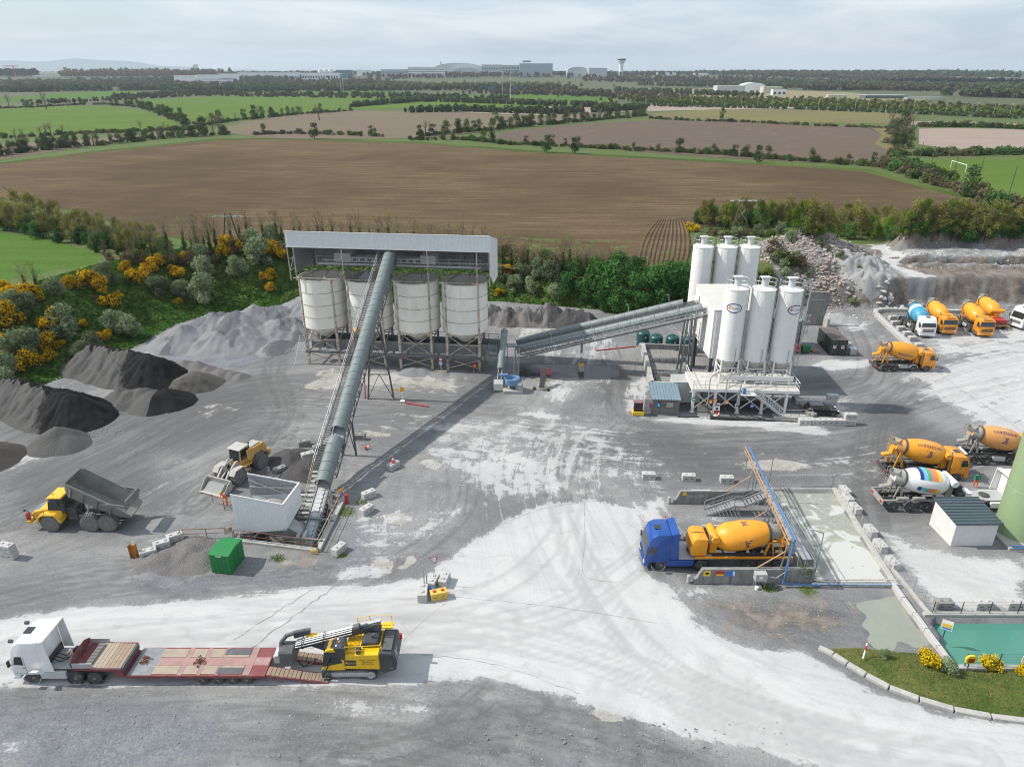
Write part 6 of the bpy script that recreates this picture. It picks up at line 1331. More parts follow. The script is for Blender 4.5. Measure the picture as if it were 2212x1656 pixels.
mb=MB(); mb.box(.7,1.6,-.7,.7,.9,2.2); mb.tube([(1.3,.4,2.2),(.7,.5,2.0),(.3,.4,1.4)],.08,7); mb.build('articulation_hitch',M_chas,root)
mb=MB(); [mb.beam((.9,s_,1.15),(-3.4,s_,1.15),.18,.34)for s_ in(-.5,.5)]; mb.beam((-.7,-1,.84),(-.7,1,.84),.3); mb.beam((-2.35,-1,.84),(-2.35,1,.84),.3); mb.build('rear_frame',M_dump,root)
# tipping body: hinge at (-3.2, 1.3), rotated up
tl=R(29); hx,hz=-3.1,1.35
def tb_(x,y,z): x,z=x*math.cos(tl)-z*math.sin(tl)*1,x*math.sin(tl)+z*math.cos(tl); return(hx+x,y,hz+z)
sec=lambda x,yb,yt,zb_,zt_:[tb_(x,-yt,zt_),tb_(x,-yb,zb_),tb_(x,yb,zb_),tb_(x,yt,zt_)]
secs=[sec(-1.2,.8,1.25,.35,1.0),sec(0,.95,1.4,.1,1.35),sec(2.6,1.0,1.45,.05,1.5),sec(4.6,1.0,1.45,.05,1.55),sec(5.1,.9,1.4,.6,1.7)]
mb=MB(); o=0
def scale_in(s_): c=[sum(p[i]for p in s_)/4 for i in range(3)]; return[(p[0],p[1]*.93,p[2]+(.09 if k in(1,2)else 0))for k,p in enumerate(s_)]
vs_=[p for s_ in secs for p in s_]; vi=[p for s_ in secs for p in scale_in(s_)]; mb.v=vs_+vi; nV=len(vs_)
for i in range(4):
 for j in range(3): mb.f.append((i*4+j,i*4+j+1,i*4+5+j,i*4+4+j)); mb.f.append((nV+i*4+j+1,nV+i*4+j,nV+i*4+4+j,nV+i*4+5+j))
 for j in(0,3): mb.f.append((i*4+j,i*4+4+j,nV+i*4+4+j,nV+i*4+j))
mb.f.append((16,17,18,19)); mb.f.append((nV+19,nV+18,nV+17,nV+16)); mb.f.append((16,19,nV+19,nV+16)); mb.sm=[False]*len(mb.f)
bd=mb.build('tipping_body',M_dump,root)
mb=MB(); [mb.beam(tb_(-.3,s_*1.42,1.36),tb_(4.9,s_*1.5,1.66),.16,.16)for s_ in(-1,1)]; [mb.beam(tb_(x,s_*1.1,.12),tb_(x,s_*1.5,1.5),.12)for x in(.6,1.9,3.2,4.4)for s_ in(-1,1)]; mb.build('body_rib',M_dump,bd)
mb=MB(); mb.hexa([tb_(-.7,-1.3,1.3),tb_(-.35,-1.3,2.35),tb_(-.35,1.3,2.35),tb_(-.7,1.3,1.3),tb_(-.62,-1.3,1.3),tb_(-.22,-1.3,2.35),tb_(-.22,1.3,2.35),tb_(-.62,1.3,1.3)]); mb.build('tailgate',M_dump,bd)
for s_ in(-1,1): mb=MB(); mb.beam(tb_(-.5,s_*1.5,1.9),tb_(1.5,s_*1.55,1.2),.1,.26); mb.build('tailgate_arm',M_dump,bd); mb=MB(); mb.cyl((-.2,s_*.55,1.3),tb_(2.9,s_*.5,.1),.09,n=8); mb.build('tipping_ram',M_galv,root)
# ------------------------------------------------------------------ wheel loader
fr,rr_=Vector((-29.9,65.1,0)),Vector((-28.55,68.4,0)); hd=math.atan2(fr.y-rr_.y,fr.x-rr_.x)
root=thing('wheel_loader','dusty yellow wheel loader with its bucket lowered beside the feed hopper','loader',tuple((fr+rr_)/2),hd)
M_ly=mat('loader_yellow',(.60,.34,.08),.6,0,.1,1.5,.42,(.45,.38,.30),1.1); M_lg=mat('loader_dusty_grey',(.42,.40,.37),.8,0,.12,2,.35,(.30,.28,.26),1.5)
for x in(1.75,-1.75):
 for s_ in(-1,1): wheel(root,x,s_*1.12,.85,.66,tread=True)
mb=MB(); mb.prism([(-3.2,1.0),(-3.3,1.9),(-2.9,2.6),(-.6,2.65),(-.5,1.0)],-.8,.8); mb.build('engine_hood',M_ly,root,bevel=.08)
mb=MB(); mb.box(-3.6,-3.1,-1.05,1.05,.8,1.5); mb.build('counterweight',M_ly,root,bevel=.1)
mb=MB(); mb.box(-2.6,-1.2,-.5,.5,2.66,2.74); mb.build('hood_grille',M_lgrey,root); mb=MB(); mb.tube([(-1.0,.35,2.6),(-1.0,.35,3.2),(-1.15,.35,3.4)],.12,9); mb.build('air_intake',M_dgrey,root)
mb=MB(); mb.prism([(-.6,1.5),(-.65,3.3),(.65,3.3),(.85,2.0),(.75,1.4)],-.75,.75); cb=mb.build('cab',M_ly,root,bevel=.05)
mb=MB(); mb.prism([(-.75,3.3),(-.7,3.42),(.7,3.42),(.85,3.28)],-.85,.85); mb.build('cab_roof',M_lg,cb,bevel=.04)
mb=MB(); mb.add([(.87,-.65,2.0),(.87,.65,2.0),(.7,.65,3.2),(.7,-.65,3.2)],[(0,1,2,3)]); mb.build('windscreen',M_glass,cb)
for y in(.76,-.76): mb=MB(); mb.add([(-.5,y,2.1),(.72,y,2.1),(.58,y,3.2),(-.5,y,3.2)],[(0,1,2,3)]); mb.build('side_window',M_glass,cb)
mb=MB(); mb.prism([(-.6,.02+2.0),(.3,2.0),(.3,3.2),(-.6,3.2)],1.3,1.34); mb.build('open_door',M_ly,cb); mb=MB(); mb.obox((.3,1.1,1.5),.9,.5,.08); mb.tube([(.5,1.2,1.5),(.6,1.3,.6)],.03,5); mb.tube([(.1,1.2,1.5),(.2,1.3,.6)],.03,5); mb.build('step',M_ly,root)
mb=MB(); mb.box(-.5,1.2,-.5,.5,.75,1.45); mb.build('articulation_frame',M_chas,root)
for x in(1.75,-1.75):
 for s_ in(-1,1): mb=MB(); mb.prism([(x-.95,1.2),(x-.6,1.85),(x+.55,1.85),(x+.95,1.35),(x+.88,1.35),(x+.5,1.75),(x-.55,1.75),(x-.88,1.2)],s_*1.1-.36,s_*1.1+.36); mb.build('mudguard',M_lg if x>0 else M_dgrey,root)
for s_ in(-.55,.55):
 mb=MB(); mb.prism([(1.0,2.2),(1.3,2.25),(2.3,1.7),(3.3,.75),(3.2,.5),(2.2,1.2),(1.0,1.9)],s_-.09,s_+.09); mb.build('lift_arm',M_lg,root)
 mb=MB(); mb.cyl((1.0,s_*.5,1.2),(2.3,s_*.6,1.45),.09,n=8); mb.build('lift_ram',M_galv,root)
mb=MB(); mb.beam((2.1,0,1.3),(2.4,0,2.3),.2,.3); mb.cyl((1.1,0,2.3),(2.3,0,2.25),.1,n=8); mb.beam((2.35,0,1.4),(3.2,0,.9),.14); mb.build('tilt_linkage',M_lg,root)
bk=[(3.25,1.25),(3.15,.7),(3.3,.25),(3.7,.06),(4.75,.05),(4.75,.12),(3.72,.14),(3.42,.3),(3.28,.7),(3.38,1.25)]
mb=MB(); mb.prism(bk,-1.55,1.55); bo=mb.build('bucket',M_lg,root)
for s_ in(-1.55,1.52): mb=MB(); mb.prism([(3.3,1.25),(3.2,.7),(3.35,.28),(3.75,.1),(4.7,.08),(3.8,1.05)],s_,s_+.05); mb.build('bucket_side',M_lg,bo)
mb=MB(); mb.prism([(3.4,.3),(3.72,.145),(4.4,.13),(3.6,.75),(3.32,.7)],-1.3,.9); mb.build('stone_scrap',M_gravel,bo)
# ------------------------------------------------------------------ black hatchback
root=thing('parked_car','black hatchback parked between the rows of concrete blocks','car',(39.35,81.35,0),R(-4))
M_cbk=mat('car_black',(.008,.009,.011),.18,0,.2,1,coat=.8)
mb=MB(); prof=[(-1.95,.35),(-2.0,.75),(-1.85,1.0),(-1.62,1.38),(-1.0,1.47),(.1,1.45),(.85,1.02),(1.6,.88),(1.95,.65),(1.98,.35)]
secs_=[]
for y,k in((-.84,.0),(-.80,1),(-.6,2),(.6,2),(.80,1),(.84,0)): secs_.append((y,k))
n=len(prof)
for y,k in secs_:
 for(x,z)in prof:
  if k==0: zz=min(z,.92)
  elif k==1: zz=z if z<1 else .98+(z-.98)*.12
  else: zz=z
  mb.v.append((x*(.99 if k==0 else 1),y if k<2 or z<=1.02 else y*1.0,zz))
for i in range(len(secs_)-1):
 for j in range(n): mb.f.append((i*n+j,i*n+(j+1)%n,(i+1)*n+(j+1)%n,(i+1)*n+j)); mb.sm.append(True)
mb.f.append(tuple(range(n))); mb.f.append(tuple(range(5*n,6*n))[::-1]); mb.sm+=[False,False]
bd=mb.build('body',M_cbk,root)
for s_ in(-1,1):
 mb=MB(); mb.add([(-1.5,s_*.775,1.02),(.72,s_*.78,1.03),(.1,s_*.62,1.41),(-1.45,s_*.62,1.36)],[(0,1,2,3)]); mb.build('side_window',M_glass,bd)
 mb=MB(); mb.obox((-1.88,s_*.68,.92),.2,.22,.16); mb.build('tail_light',M_lampr,bd,bevel=.03); mb=MB(); mb.obox((1.83,s_*.62,.72),.2,.3,.14); mb.build('headlight',M_lamp,bd,bevel=.03); mb=MB(); mb.obox((.75,s_*.93,1.02),.12,.16,.12); mb.build('wing_mirror',M_cbk,bd,bevel=.03)
mb=MB(); mb.add([(.84,-.6,1.045),(.84,.6,1.045),(.16,.58,1.45),(.16,-.58,1.45)],[(0,1,2,3)]); mb.build('windscreen',M_glass,bd); mb=MB(); mb.add([(-1.84,-.55,1.04),(-1.84,.55,1.04),(-1.64,.52,1.36),(-1.64,-.52,1.36)],[(0,1,2,3)]); mb.build('rear_window',M_glass,bd)
for x in(-1.22,1.25):
 for s_ in(-1,1): wheel(root,x,s_*.76,.32,.2)
 # ------------------------------------------------------------------ interlocking concrete blocks
def block_proto(m=M_block,L_=1.4,Wd=.72,Ht=.72,studs=True,studm=None):
 b=MB(); b.box(-L_/2,L_/2,-Wd/2,Wd/2,0,Ht); me=b.mesh('block_body',m,.035)
 s_=MB()
 for x in(-L_*.24,L_*.24): s_.hexa([(x-.13,-.13,Ht),(x+.13,-.13,Ht),(x+.13,.13,Ht),(x-.13,.13,Ht),(x-.09,-.09,Ht+.09),(x+.09,-.09,Ht+.09),(x+.09,.09,Ht+.09),(x-.09,.09,Ht+.09)])
 r_=MB()
 for x in(-L_*.22,L_*.22):
  for y in(-1,1): r_.box(x-.13,x+.13,y*Wd/2-.006,y*Wd/2+.006,.30,.38)
 return me,s_.mesh('stud',studm or m),r_.mesh('slot',M_blockd)
BME=block_proto()
BME_S=block_proto(M_block,1.15,.72,.72)
M_blk2=mat('block_dirty',(.27,.26,.245),.9,0,.2,2,.5,(.14,.135,.13),1.2,bump=.3)
BME_D=block_proto(M_blk2)
BME_Y=block_proto(mat('block_yellow',(.62,.43,.08),.8,0,.12,3,.4,(.35,.3,.2),1.6),studm=M_red)
def block(label,x,y,z=None,rz=0,group='loose concrete blocks',me=BME,sc=1.,tilt=0):
 z=h1(x,y)-.02 if z is None else z
 o=thing('concrete_block',label,'concrete block',(x,y,z),rz,group); o.scale=(sc,sc,sc)
 if tilt: o.rotation_euler=(tilt,tilt*.5,rz)
 obj('body',me[0],o); obj('lifting_stud',me[1],o); obj('fork_slot',me[2],o); return o
def bg(px,py): g=G(px,py); return g.x,g.y
# rows by the car
g1='blocks of the parking bay wall'; rw=R(-4)
for i,(px,py)in enumerate(((1729,872),(1751,872),(1772,873),(1794,874))): block('concrete block in the parking bay row behind the black car',*bg(px,py),rz=rw,group=g1)
x,y=bg(1795,873); block('raised concrete block topping the end of the row behind the car',x,y,.72,rw,g1)
for i,px in enumerate((1737,1763,1787,1811,1834)): block('concrete block in the parking bay row on the car\'s door side',*bg(px,916),rz=rw,group='blocks of the parking bay front row')
x,y=bg(1834,915); block('raised concrete block topping the end of the row on the car\'s door side',x,y,.72,rw,g1)
for px,py in((1722,868),(1737,884),(1750,900)): block('concrete block closing the parking bay beside the silo platform',*bg(px,py),rz=R(-62),group='blocks between bay and platform',me=BME_D)
# diagonal wall by the mixers
P0,P1=Vector((64.8,120.6)),Vector((62.3,102.2))
n=13
for k in range(n): q=P0 .lerp(P1,(k+.5)/n); block('concrete block in the long row left of the parked mixers',q.x,q.y,rz=math.atan2(P1 .y-P0 .y,P1 .x-P0 .x),group='long row beside the parked mixers')
pts=[(65.0,121.4),(65.9,122.6),(67.3,123.2),(68.7,123.3),(70.1,123.2),(71.5,123.1),(72.9,123.0),(74.3,122.9),(75.7,122.8),(77.1,122.7),(79.0,122.4),(80.4,122.3),(81.8,122.2),(83.2,122.1),(84.6,122.0),(86.0,121.9)]
for(a,b)in zip(pts[:-1],pts[1:]): block('concrete block in the row along the earth cliff behind the parked mixers',a[0],a[1],rz=math.atan2(b[1]-a[1],b[0]-a[0]),group='row along the cliff foot')
for px,py in((1927,690),(1932,701),(1945,713),(1958,724),(1970,735),(1984,750),(2000,768)): block('loose concrete block in the spaced line beside the blue-drum mixer',*bg(px,py),rz=R(10),group='spaced blocks by the blue-drum mixer')
# right of the slurry pond
for i,(px,py)in enumerate(((1824,1066),(1830,1083),(1846,1104),(1879,1152),(1900,1184),(1926,1222))):
 block('pale concrete block behind the mesh fence along the slurry pond',*bg(px,py),rz=R(96),group='blocks behind the pond fence')
for px,lb in((2037,'concrete block with hollow top behind the green pool fence'),(2122,'concrete block behind the pool fence beside a dark panel'),(2190,'concrete block behind the pool fence at the frame edge')): block(lb,bg(px,1312)[0],45.7,rz=R(1),group='blocks behind the pool',me=BME if px>2040 else BME_D)
# loose ones
for lb,px,py,rz,me in(('concrete block beside the pit wall corner, near the conveyor tail',733,1192,62,BME),('concrete block on the gravel, second out from the pit wall',792,1107,55,BME),('concrete block with dark rubble on top right of the pit steps',797,1073,40,BME),('concrete block carrying an upright traffic cone',850,1010,55,BME),
('concrete block lying between the loader and the hopper back wall',604,1017,42,BME_D),('stone-topped concrete block by the conveyor stairs',666,992,30,BME),('dirty concrete block on the spoil heap left of the conveyor',658,962,25,BME_D),('dirty concrete block against the conveyor truss',690,972,40,BME_D),('concrete block right behind the conveyor walkway',705,962,70,BME),('concrete block on the muddy strip right of the conveyor',777,948,-4,BME_D),
('rubble-topped concrete block of the three behind the wash bay',1401,1032,-3,BME),('concrete block with a thin post beside it behind the wash bay',1487,1036,-3,BME),('concrete block behind the wash bay nearest the steel gate',1569,1041,-3,BME)):
 block(lb,*bg(px,py),rz=R(rz),me=me,group=None if False else 'loose concrete blocks')
block('lower concrete block of the stacked pair on the gravel',-45.1,52.2,rz=R(-12)); block('upper concrete block of the stacked pair on the gravel',-45.15,52.2,.72,R(-14))
for i,(px,py,a)in enumerate(((322,1200,28),(351,1183,30),(379,1166,35))): block(('concrete block leaning by the rusty beam end','middle concrete block of the row by the rusty beam','concrete block where the brown railing starts')[i],*bg(px,py),rz=R(a),group='row by the rusty beam')
# rusty upright beam
root=thing('steel_beam','short rusty orange H-section beam standing upright by the block row','steel beam',(*bg(291,1202),0)); mb=MB(); M_ro=mat('orange_rust',(.42,.17,.03),.8,0,.2,3,.3,(.2,.1,.04),2)
[mb.box(s_*.26-.03,s_*.26+.03,-.22,.22,-.1,1.35)for s_ in(-1,1)]; mb.box(-.23,.23,-.02,.02,-.1,1.28); mb.build('beam',M_ro,root)
# sign island
block('long grey concrete block standing on end side of the sign island',*bg(914,1288),rz=R(92),me=BME,sc=1.12,group='sign island blocks'); block('concrete block behind the yield sign post',*bg(936,1262),rz=R(75),group='sign island blocks'); block('concrete block right of the yield sign post',*bg(960,1258),rz=R(78),group='sign island blocks')
block('yellow painted concrete block with red studs on the sign island',*bg(948,1290),rz=R(17),me=BME_Y,group='sign island blocks')
root=thing('yield_sign','triangular red-bordered yield sign on a thin leaning post','road sign',(*bg(938,1262),.6)); mb=MB(); mb.cyl((0,0,0),(.05,0,1.9),.03,n=6); mb.build('post',M_galv,root)
def tri(s_,y,m,nm_): mb=MB(); mb.prism([(-s_,.5*s_),(s_,.5*s_+.12),(.12,-s_)],y,y+.012); mb.v=[(v[0]+.05,v[1],v[2]+2.0)for v in mb.v]; return mb.build(nm_,m,root)
pl=tri(.38,-.05,M_red,'sign_plate'); tri(.26,-.066,M_sw,'sign_field'); letters('lettering','YIELD',.13,lambda x,y:(.05+x,-.068,2.06+y),M_ink,root)
for dx in(-.5,-.28):
 gx,gy=bg(930,1275); root=thing('marker_post','thin grey steel post stuck between the sign island blocks','post',(gx+dx,gy,0),0,'island posts'); mb=MB(); mb.cyl((0,0,0),(.02,0,2.1 if dx<-.4 else 1.6),.045,n=7); mb.build('post_tube',M_grey,root)
root=thing('plastic_barrier','blue plastic barrier foot wedged between the island blocks','barrier',(*bg(931,1278),0)); mb=MB(); mb.box(-.35,.35,-.15,.15,0,.5); mb.build('body',M_blue,root,bevel=.05)
def cone(label,x,y,z,lying=False,s_=1.):
 root=thing('traffic_cone',label,'traffic cone',(x,y,z),0,'traffic cones'); root.scale=(s_,s_,s_)
 if lying: root.rotation_euler=(0,R(80),R(20)); root.location.z+=.15
 mb=MB(); mb.box(-.2,.2,-.2,.2,0,.05); mb.rev([(.05,.15),(.3,.11)],(0,0,0),(0,0,1),14,True); mb.rev([(.52,.075),(.75,.03)],(0,0,0),(0,0,1),14,True); mb.build('cone_body',mat('cone_red',(.75,.07,.03),.6,0,.08),root)
 mb=MB(); mb.rev([(.3,.112),(.52,.077)],(0,0,0),(0,0,1),14,False); mb.build('reflective_sleeve',M_sw,root)
x,y=bg(850,1010); cone('traffic cone standing on a concrete block',x,y,.74); x,y=bg(788,970); cone('traffic cone lying on its side in the dried puddle',x,y,.05,True); x,y=bg(1435,1130); cone('traffic cone at the wash bay entrance behind the blue cab',x,y,.05,s_=1.15); x,y=bg(1552,900); cone('small cone by the red warning board under the silos',x,y,.05)
# ------------------------------------------------------------------ green container shed
root=thing('green_container','bright green steel container shed with a low gabled roof','container',(-25.05,51.1,h1(-25,51)),R(-8))
M_gr=mat('container_green',(.012,.19,.045),.42,0,.08,1.5,.12,(.06,.22,.1),1.2)
mb=MB(); hw,hl=.88,1.2
for a,b,nr in(((-hw,-hl),(hw,-hl),(0,-1,0)),((hw,-hl),(hw,hl),(1,0,0)),((hw,hl),(-hw,hl),(0,1,0)),((-hw,hl),(-hw,-hl),(-1,0,0))): ribbed(mb,a,b,.05,1.95,.05,1.95,.3,.04,nr)
mb.build('wall',M_gr,root); mb=MB(); mb.prism([(-hl-.08,1.93),(hl+.08,1.93),(hl+.08,1.98),(0,2.2),(-hl-.08,1.98)],-hw-.07,hw+.07,'x'); mb.build('roof',M_gr,root)
mb=MB(); mb.box(-.25,.25,-hl-.06,-hl-.045,1.8,1.9); mb.build('label_plate',M_sw,root); mb=MB(); [mb.cyl((hw+.06,y,.15),(hw+.06,y,1.9),.025,n=5)for y in(-.3,.3)]; mb.build('lock_bar',M_gr,root); mb=MB(); mb.box(-hw,hw,-hl,hl,0,.08); mb.build('floor_frame',M_chas,root)
# ------------------------------------------------------------------ feed hopper over its pit
root=thing('feed_hopper','white corrugated-clad feed hopper standing over a concrete pit','hopper',(-23.2,56.6,0))
FL,FR_,BR_,BL=(-25.5,54.75),(-20.95,55.0),(-20.5,58.8),(-25.2,58.4)
mb=MB(); ribbed(mb,FL,FR_,.7,4.95,.95,3.7,.3,.05); mb.build('front_cladding',M_clad,root,world=True)
mb=MB(); ribbed(mb,FR_,BR_,.95,3.7,1.4,3.65,.32,.05); mb.build('side_cladding',M_clad,root,world=True)
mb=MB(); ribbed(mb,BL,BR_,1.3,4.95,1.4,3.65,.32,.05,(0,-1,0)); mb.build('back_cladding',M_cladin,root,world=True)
mb=MB(); mb.beam((*FL,4.97),(*FR_,3.72),.1); mb.beam((*BL,4.97),(*BR_,3.67),.1); mb.beam((*FR_,3.72),(*BR_,3.67),.14,.2); mb.build('top_rail',M_white,root,world=True)
mb=MB(); [mb.beam((BL[0]+.1,BL[1]-.12,z),(BR_[0],BR_[1]-.12,z-.4),.12)for z in(2.4,3.6)]; mb.beam((BL[0]+.1,BL[1]-.15,4.4),(BR_[0]-1,BR_[1]-.15,2.4),.12); mb.build('wall_rail',M_lgrey,root,world=True)
mb=MB(); ins=lambda p,q:(p[0]+(-23-p[0])*q,p[1]+(56.7-p[1])*q)
for p,q,a,b in((FL,FR_,2.6,2.6),(FR_,BR_,2.6,2.6),(BR_,BL,2.6,2.6),(BL,FL,2.6,2.6)): i0,i1=ins(p,.04),ins(q,.04); j0,j1=ins(p,.7),ins(q,.7); mb.add([(*i0,a),(*i1,b),(*j1,.6),(*j0,.6)],[(0,1,2,3)])
mb.build('hopper_plate',M_lgrey,root,world=True)
mb=MB(); mb.rev([(1.4,2.0),(2.0,1.6),(2.5,.8),(2.65,.05)],(-22.9,57.2,0),(0,0,1),18,False); mb.build('stone_fill',M_gravel,root,world=True)
for(x,y)in((-25.2,55.0),(-21.2,55.2),(-21,58.5),(-25,58.2)): mb=MB(); mb.beam((x,y,-3.1),(x,y,1.2),.28); mb.build('leg',M_grey,root,world=True)
mb=MB(); mb.beam((-25.2,55,-1),(-23.2,55,1.0),.12); mb.beam((-21.2,55.2,-1),(-23.2,55,1),.12); mb.beam((-25.4,54.9,.95),(-20.9,55.1,1.0),.2); mb.build('brace',M_grey,root,world=True)
mb=MB(); mb.prism([(-24,.7),(-21.6,.8),(-19.2,-.9),(-19.4,-1.6),(-22,-.4),(-24,-.2)],56,57.6); mb.build('feeder_chute',M_lgrey,root,world=True)
# the pit itself
root=thing('conveyor_pit','sunken concrete pit with stepped sides and brown railings round the conveyor tail','pit',(-20,56,0))
E_=[(-25.9,54.6),(-17.6,53.0),(-17.1,61.9)]
for a,b in zip(E_[:-1],E_[1:]): wallseg(a,b,.28,.42,M_conc,'kerb_wall',root,-.3)
wl_=[(-25.7,54.7),(-17.7,53.2),(-17.3,61.8),(-19.5,63.5),(-22.6,63.2),(-22.8,58.8),(-25.6,58.8)]
for a,b in zip(wl_,wl_[1:]+wl_[:1]): wallseg(a,b,-.03,.3,M_concd,'retaining_wall',root,-3.3,0)
for k in range(11): mb=MB(); y=62.9-k*.42; mb.box(-22.5,-20.2,y-.42,y,-3.2,-.1-k*.27); mb.build('step',M_concd if k%2 else M_conc,root,world=True)
for k in range(9): mb=MB(); y=61.6-k*.48; mb.box(-18.25,-17.45,y-.48,y,-3.2,-.05-k*.26); mb.build('step',M_conc,root,world=True)
railing([(-25.7,54.55,.25),(-17.6,52.95,.25)],1.05,.035,step=1.7).build('railing',M_rust,root,world=True); railing([(-17.6,52.95,.25),(-17.1,61.9,.25)],1.05,.03,step=1.9).build('railing',M_rusty,root,world=True); railing([(-20.1,62.8,0),(-20.0,58.2,-2.8)],1.05,.03).build('stair_rail',M_rusty,root,world=True); railing([(-18.3,61.6,0),(-18.4,57.4,-2.5)],1.05,.03).build('stair_rail',M_rusty,root,world=True)
mb=MB(); mb.beam((-21,58.0,.35),(-17.2,57.4,.35),.16); mb.beam((-21.2,54.6,.4),(-17.5,54.2,.4),.16); mb.build('cross_beam',M_grey,root,world=True)
mb=MB(); mb.box(-20.3,-19.2,54.7,56.2,-1.2,-.4); mb.box(-20.2,-19.9,54.8,56.1,-.4,.2); mb.box(-19.6,-19.3,54.8,56.1,-.4,.2); mb.build('tail_frame',M_lgrey,root,world=True)
mb=MB(); q=Vector((-17.9,52.75,.1)); [mb.torus(q+Vector((.05*k,-.12,.12*k)),(.2,1,.1),.3,.03,14,5)for k in range(3)]; mb.build('hose_coil',M_yellow,root,world=True);
signboard(root,(-17.25,61.0,1.2),.7,.8,M_so,'warning_board',(.9,-.4,0),[((-.9,.9,-.9,0),M_sb)]); mb=MB(); mb.box(-16.8,-16.5,60.6,60.9,.1,1.1); mb.build('fire_box',M_red,root,world=True)
root=thing('brown_railing','rusty brown tube railing running from the hopper to the block row','railing',(-27.5,55,0)); railing([(-30.9,54.9,h1(-30.9,54.9)),(-26.2,55.3,h1(-26.2,55.3))],1.0,.035,step=2.2).build('rails',M_rust,root,world=True)
mb=MB(); mb.prism([(-.3,.2),(.35,.5),(.35,1.2),(-.3,.9)],0,.06); mb.v=[(v[0]-26.6,v[1]+55.2,v[2])for v in mb.v]; mb.build('board',M_rusty,root,world=True)
# ------------------------------------------------------------------ people
def person(label,loc,rz,joints,mats,hair=(.05,.035,.02),helmet=None,lean=0):
 """joints: dict of points (local, x forward)"""
 root=thing('person',label,'person',loc,rz); J=joints
 names=list(J); vs_=[J[k][0]for k in names]; es=[]
 for k in names:
  if J[k][2]: es.append((names.index(J[k][2]),names.index(k)))
 me=bpy.data.meshes.new('body'); me.from_pydata(vs_,es,[]); o=obj('body',me,root)
 md=o.modifiers.new('skin','SKIN'); sv=me.skin_vertices[0].data
 for i,k in enumerate(names): sv[i].radius=(J[k][1],J[k][1]if not isinstance(J[k][1],tuple)else J[k][1][1]); sv[i].use_root=(k=='pelvis')
 sb=o.modifiers.new('sub','SUBSURF'); sb.levels=2; sb.render_levels=2
 dg=bpy.context.evaluated_depsgraph_get(); m2=bpy.data.meshes.new_from_object(o.evaluated_get(dg)); o.modifiers.clear(); o.data=m2
 m2 .polygons.foreach_set('use_smooth',[True]*len(m2 .polygons))
 skin=mat('skin',(.45,.27,.19),.6); m2 .materials.clear(); [m2 .materials.append(x)for x in(mats[0],mats[1],skin,M_chas)]
 hd_=Vector(J['head'][0]); nk=Vector(J['neck'][0]); ha=[Vector(J[k][0])for k in('hand_l','hand_r')]; pz=J['pelvis'][0][2]; fz=.1
 for p in m2 .polygons:
  c=p.center; i=0
  if c.z>(nk.z+.0): i=2
  elif min((c-h).length for h in ha)<.12: i=2
  elif c.z<fz: i=3
  elif c.z<pz-.02 and(c.z<pz-.1): i=1
  p.material_index=i
 if helmet:
  mb=MB(); mb.rev([(0,.155),(.0,.13),(.06,.135),(.12,.1),(.15,.03)],hd_+Vector((0,0,.03)),(.15,0,1),14); mb.build('helmet',helmet,root)
 else:
  mb=MB(); mb.rev([(-.04,.115),(.04,.118),(.1,.08),(.125,.02)],hd_+Vector((-.02,0,.0)),(0,0,1),12); mb.build('hair',mat('hair',hair,.9),root)
 mb=MB(); mb.rev([(0,.03),(.05,.012)],hd_+Vector((.095,0,-.03)),(1,0,-.3),6); [mb.rev([(0,.03),(.02,.01)],hd_+Vector((0,s_*.1,-.02)),(0,s_,0),6)for s_ in(-1,1)]; mb.build('nose_and_ears',skin,root)
 mb=MB(); [mb.rev([(0,.013),(.012,.008)],hd_+Vector((.1,s_*.04,.015)),(1,0,0),6)for s_ in(-1,1)]; mb.box(hd_.x+.088,hd_.x+.1,-.03+hd_.y,.03+hd_.y,hd_.z-.075,hd_.z-.065); mb.build('eyes_and_mouth',M_chas,root)
 fg=MB()
 for k in('l','r'):
  h,e=Vector(J['hand_'+k][0]),Vector(J['elbow_'+k][0]); d=(h-e).normalized(); s_=Vector((0,1 if k=='l' else-1,0))
  for i in range(4): a=h+s_*(.03-.02*i)*-1+d*.05; fg.tube([a,a+d*.045,a+d*(.07+.006*(i in(1,2)))+Vector((0,0,-.025))],.0095,5)
  fg.tube([h+Vector((.02,0,.02)),h+d*.05+Vector((.03,0,.02))],.011,5)
 fg.build('fingers',skin,root); return root
def stand(lean=0.,arms=None):
 l_=lean; a=arms or{}
 J={'pelvis':((0,0,.95),.14,None),'waist':((.03+l_*.1,0,1.1),.135,'pelvis'),'chest':((.05+l_*.3,0,1.32),.165,'waist'),'neck':((.07+l_*.42,0,1.52),.06,'chest'),'head':((.1+l_*.5,0,1.66),.105,'neck'),'crown':((.1+l_*.52,0,1.74),.08,'head')}
 for k,s_ in(('l',1),('r',-1)):
  J['shoulder_'+k]=((.05+l_*.36,s_*.2,1.42),.075,'chest'); J['elbow_'+k]=(a.get('elbow_'+k,(.02+l_*.3,s_*.28,1.14)),.055,'shoulder_'+k); J['hand_'+k]=(a.get('hand_'+k,(.1+l_*.3,s_*.3,.88)),.042,'elbow_'+k)
  J['hip_'+k]=((0,s_*.1,.9),.105,'pelvis'); J['knee_'+k]=((.03+(.1 if k=='l' else-.05),s_*.11,.5),.075,'hip_'+k); J['ankle_'+k]=((-.02+(.12 if k=='l' else-.1),s_*.11,.1),.05,'knee_'+k); J['toe_'+k]=((.14+(.12 if k=='l' else-.1),s_*.13,.05),.045,'ankle_'+k)
 return J
person('worker in orange overalls and yellow helmet leaning on a rail beside the hopper',(-28.6,60.5,h1(-28.6,60.5)+.0),R(225),stand(.8,{'elbow_l':(.45,.3,1.15),'hand_l':(.62,.12,1.08),'elbow_r':(.45,-.3,1.15),'hand_r':(.62,-.1,1.08)}),(M_orange,M_orange),helmet=mat('helmet_yellow',(.8,.5,.02),.4))
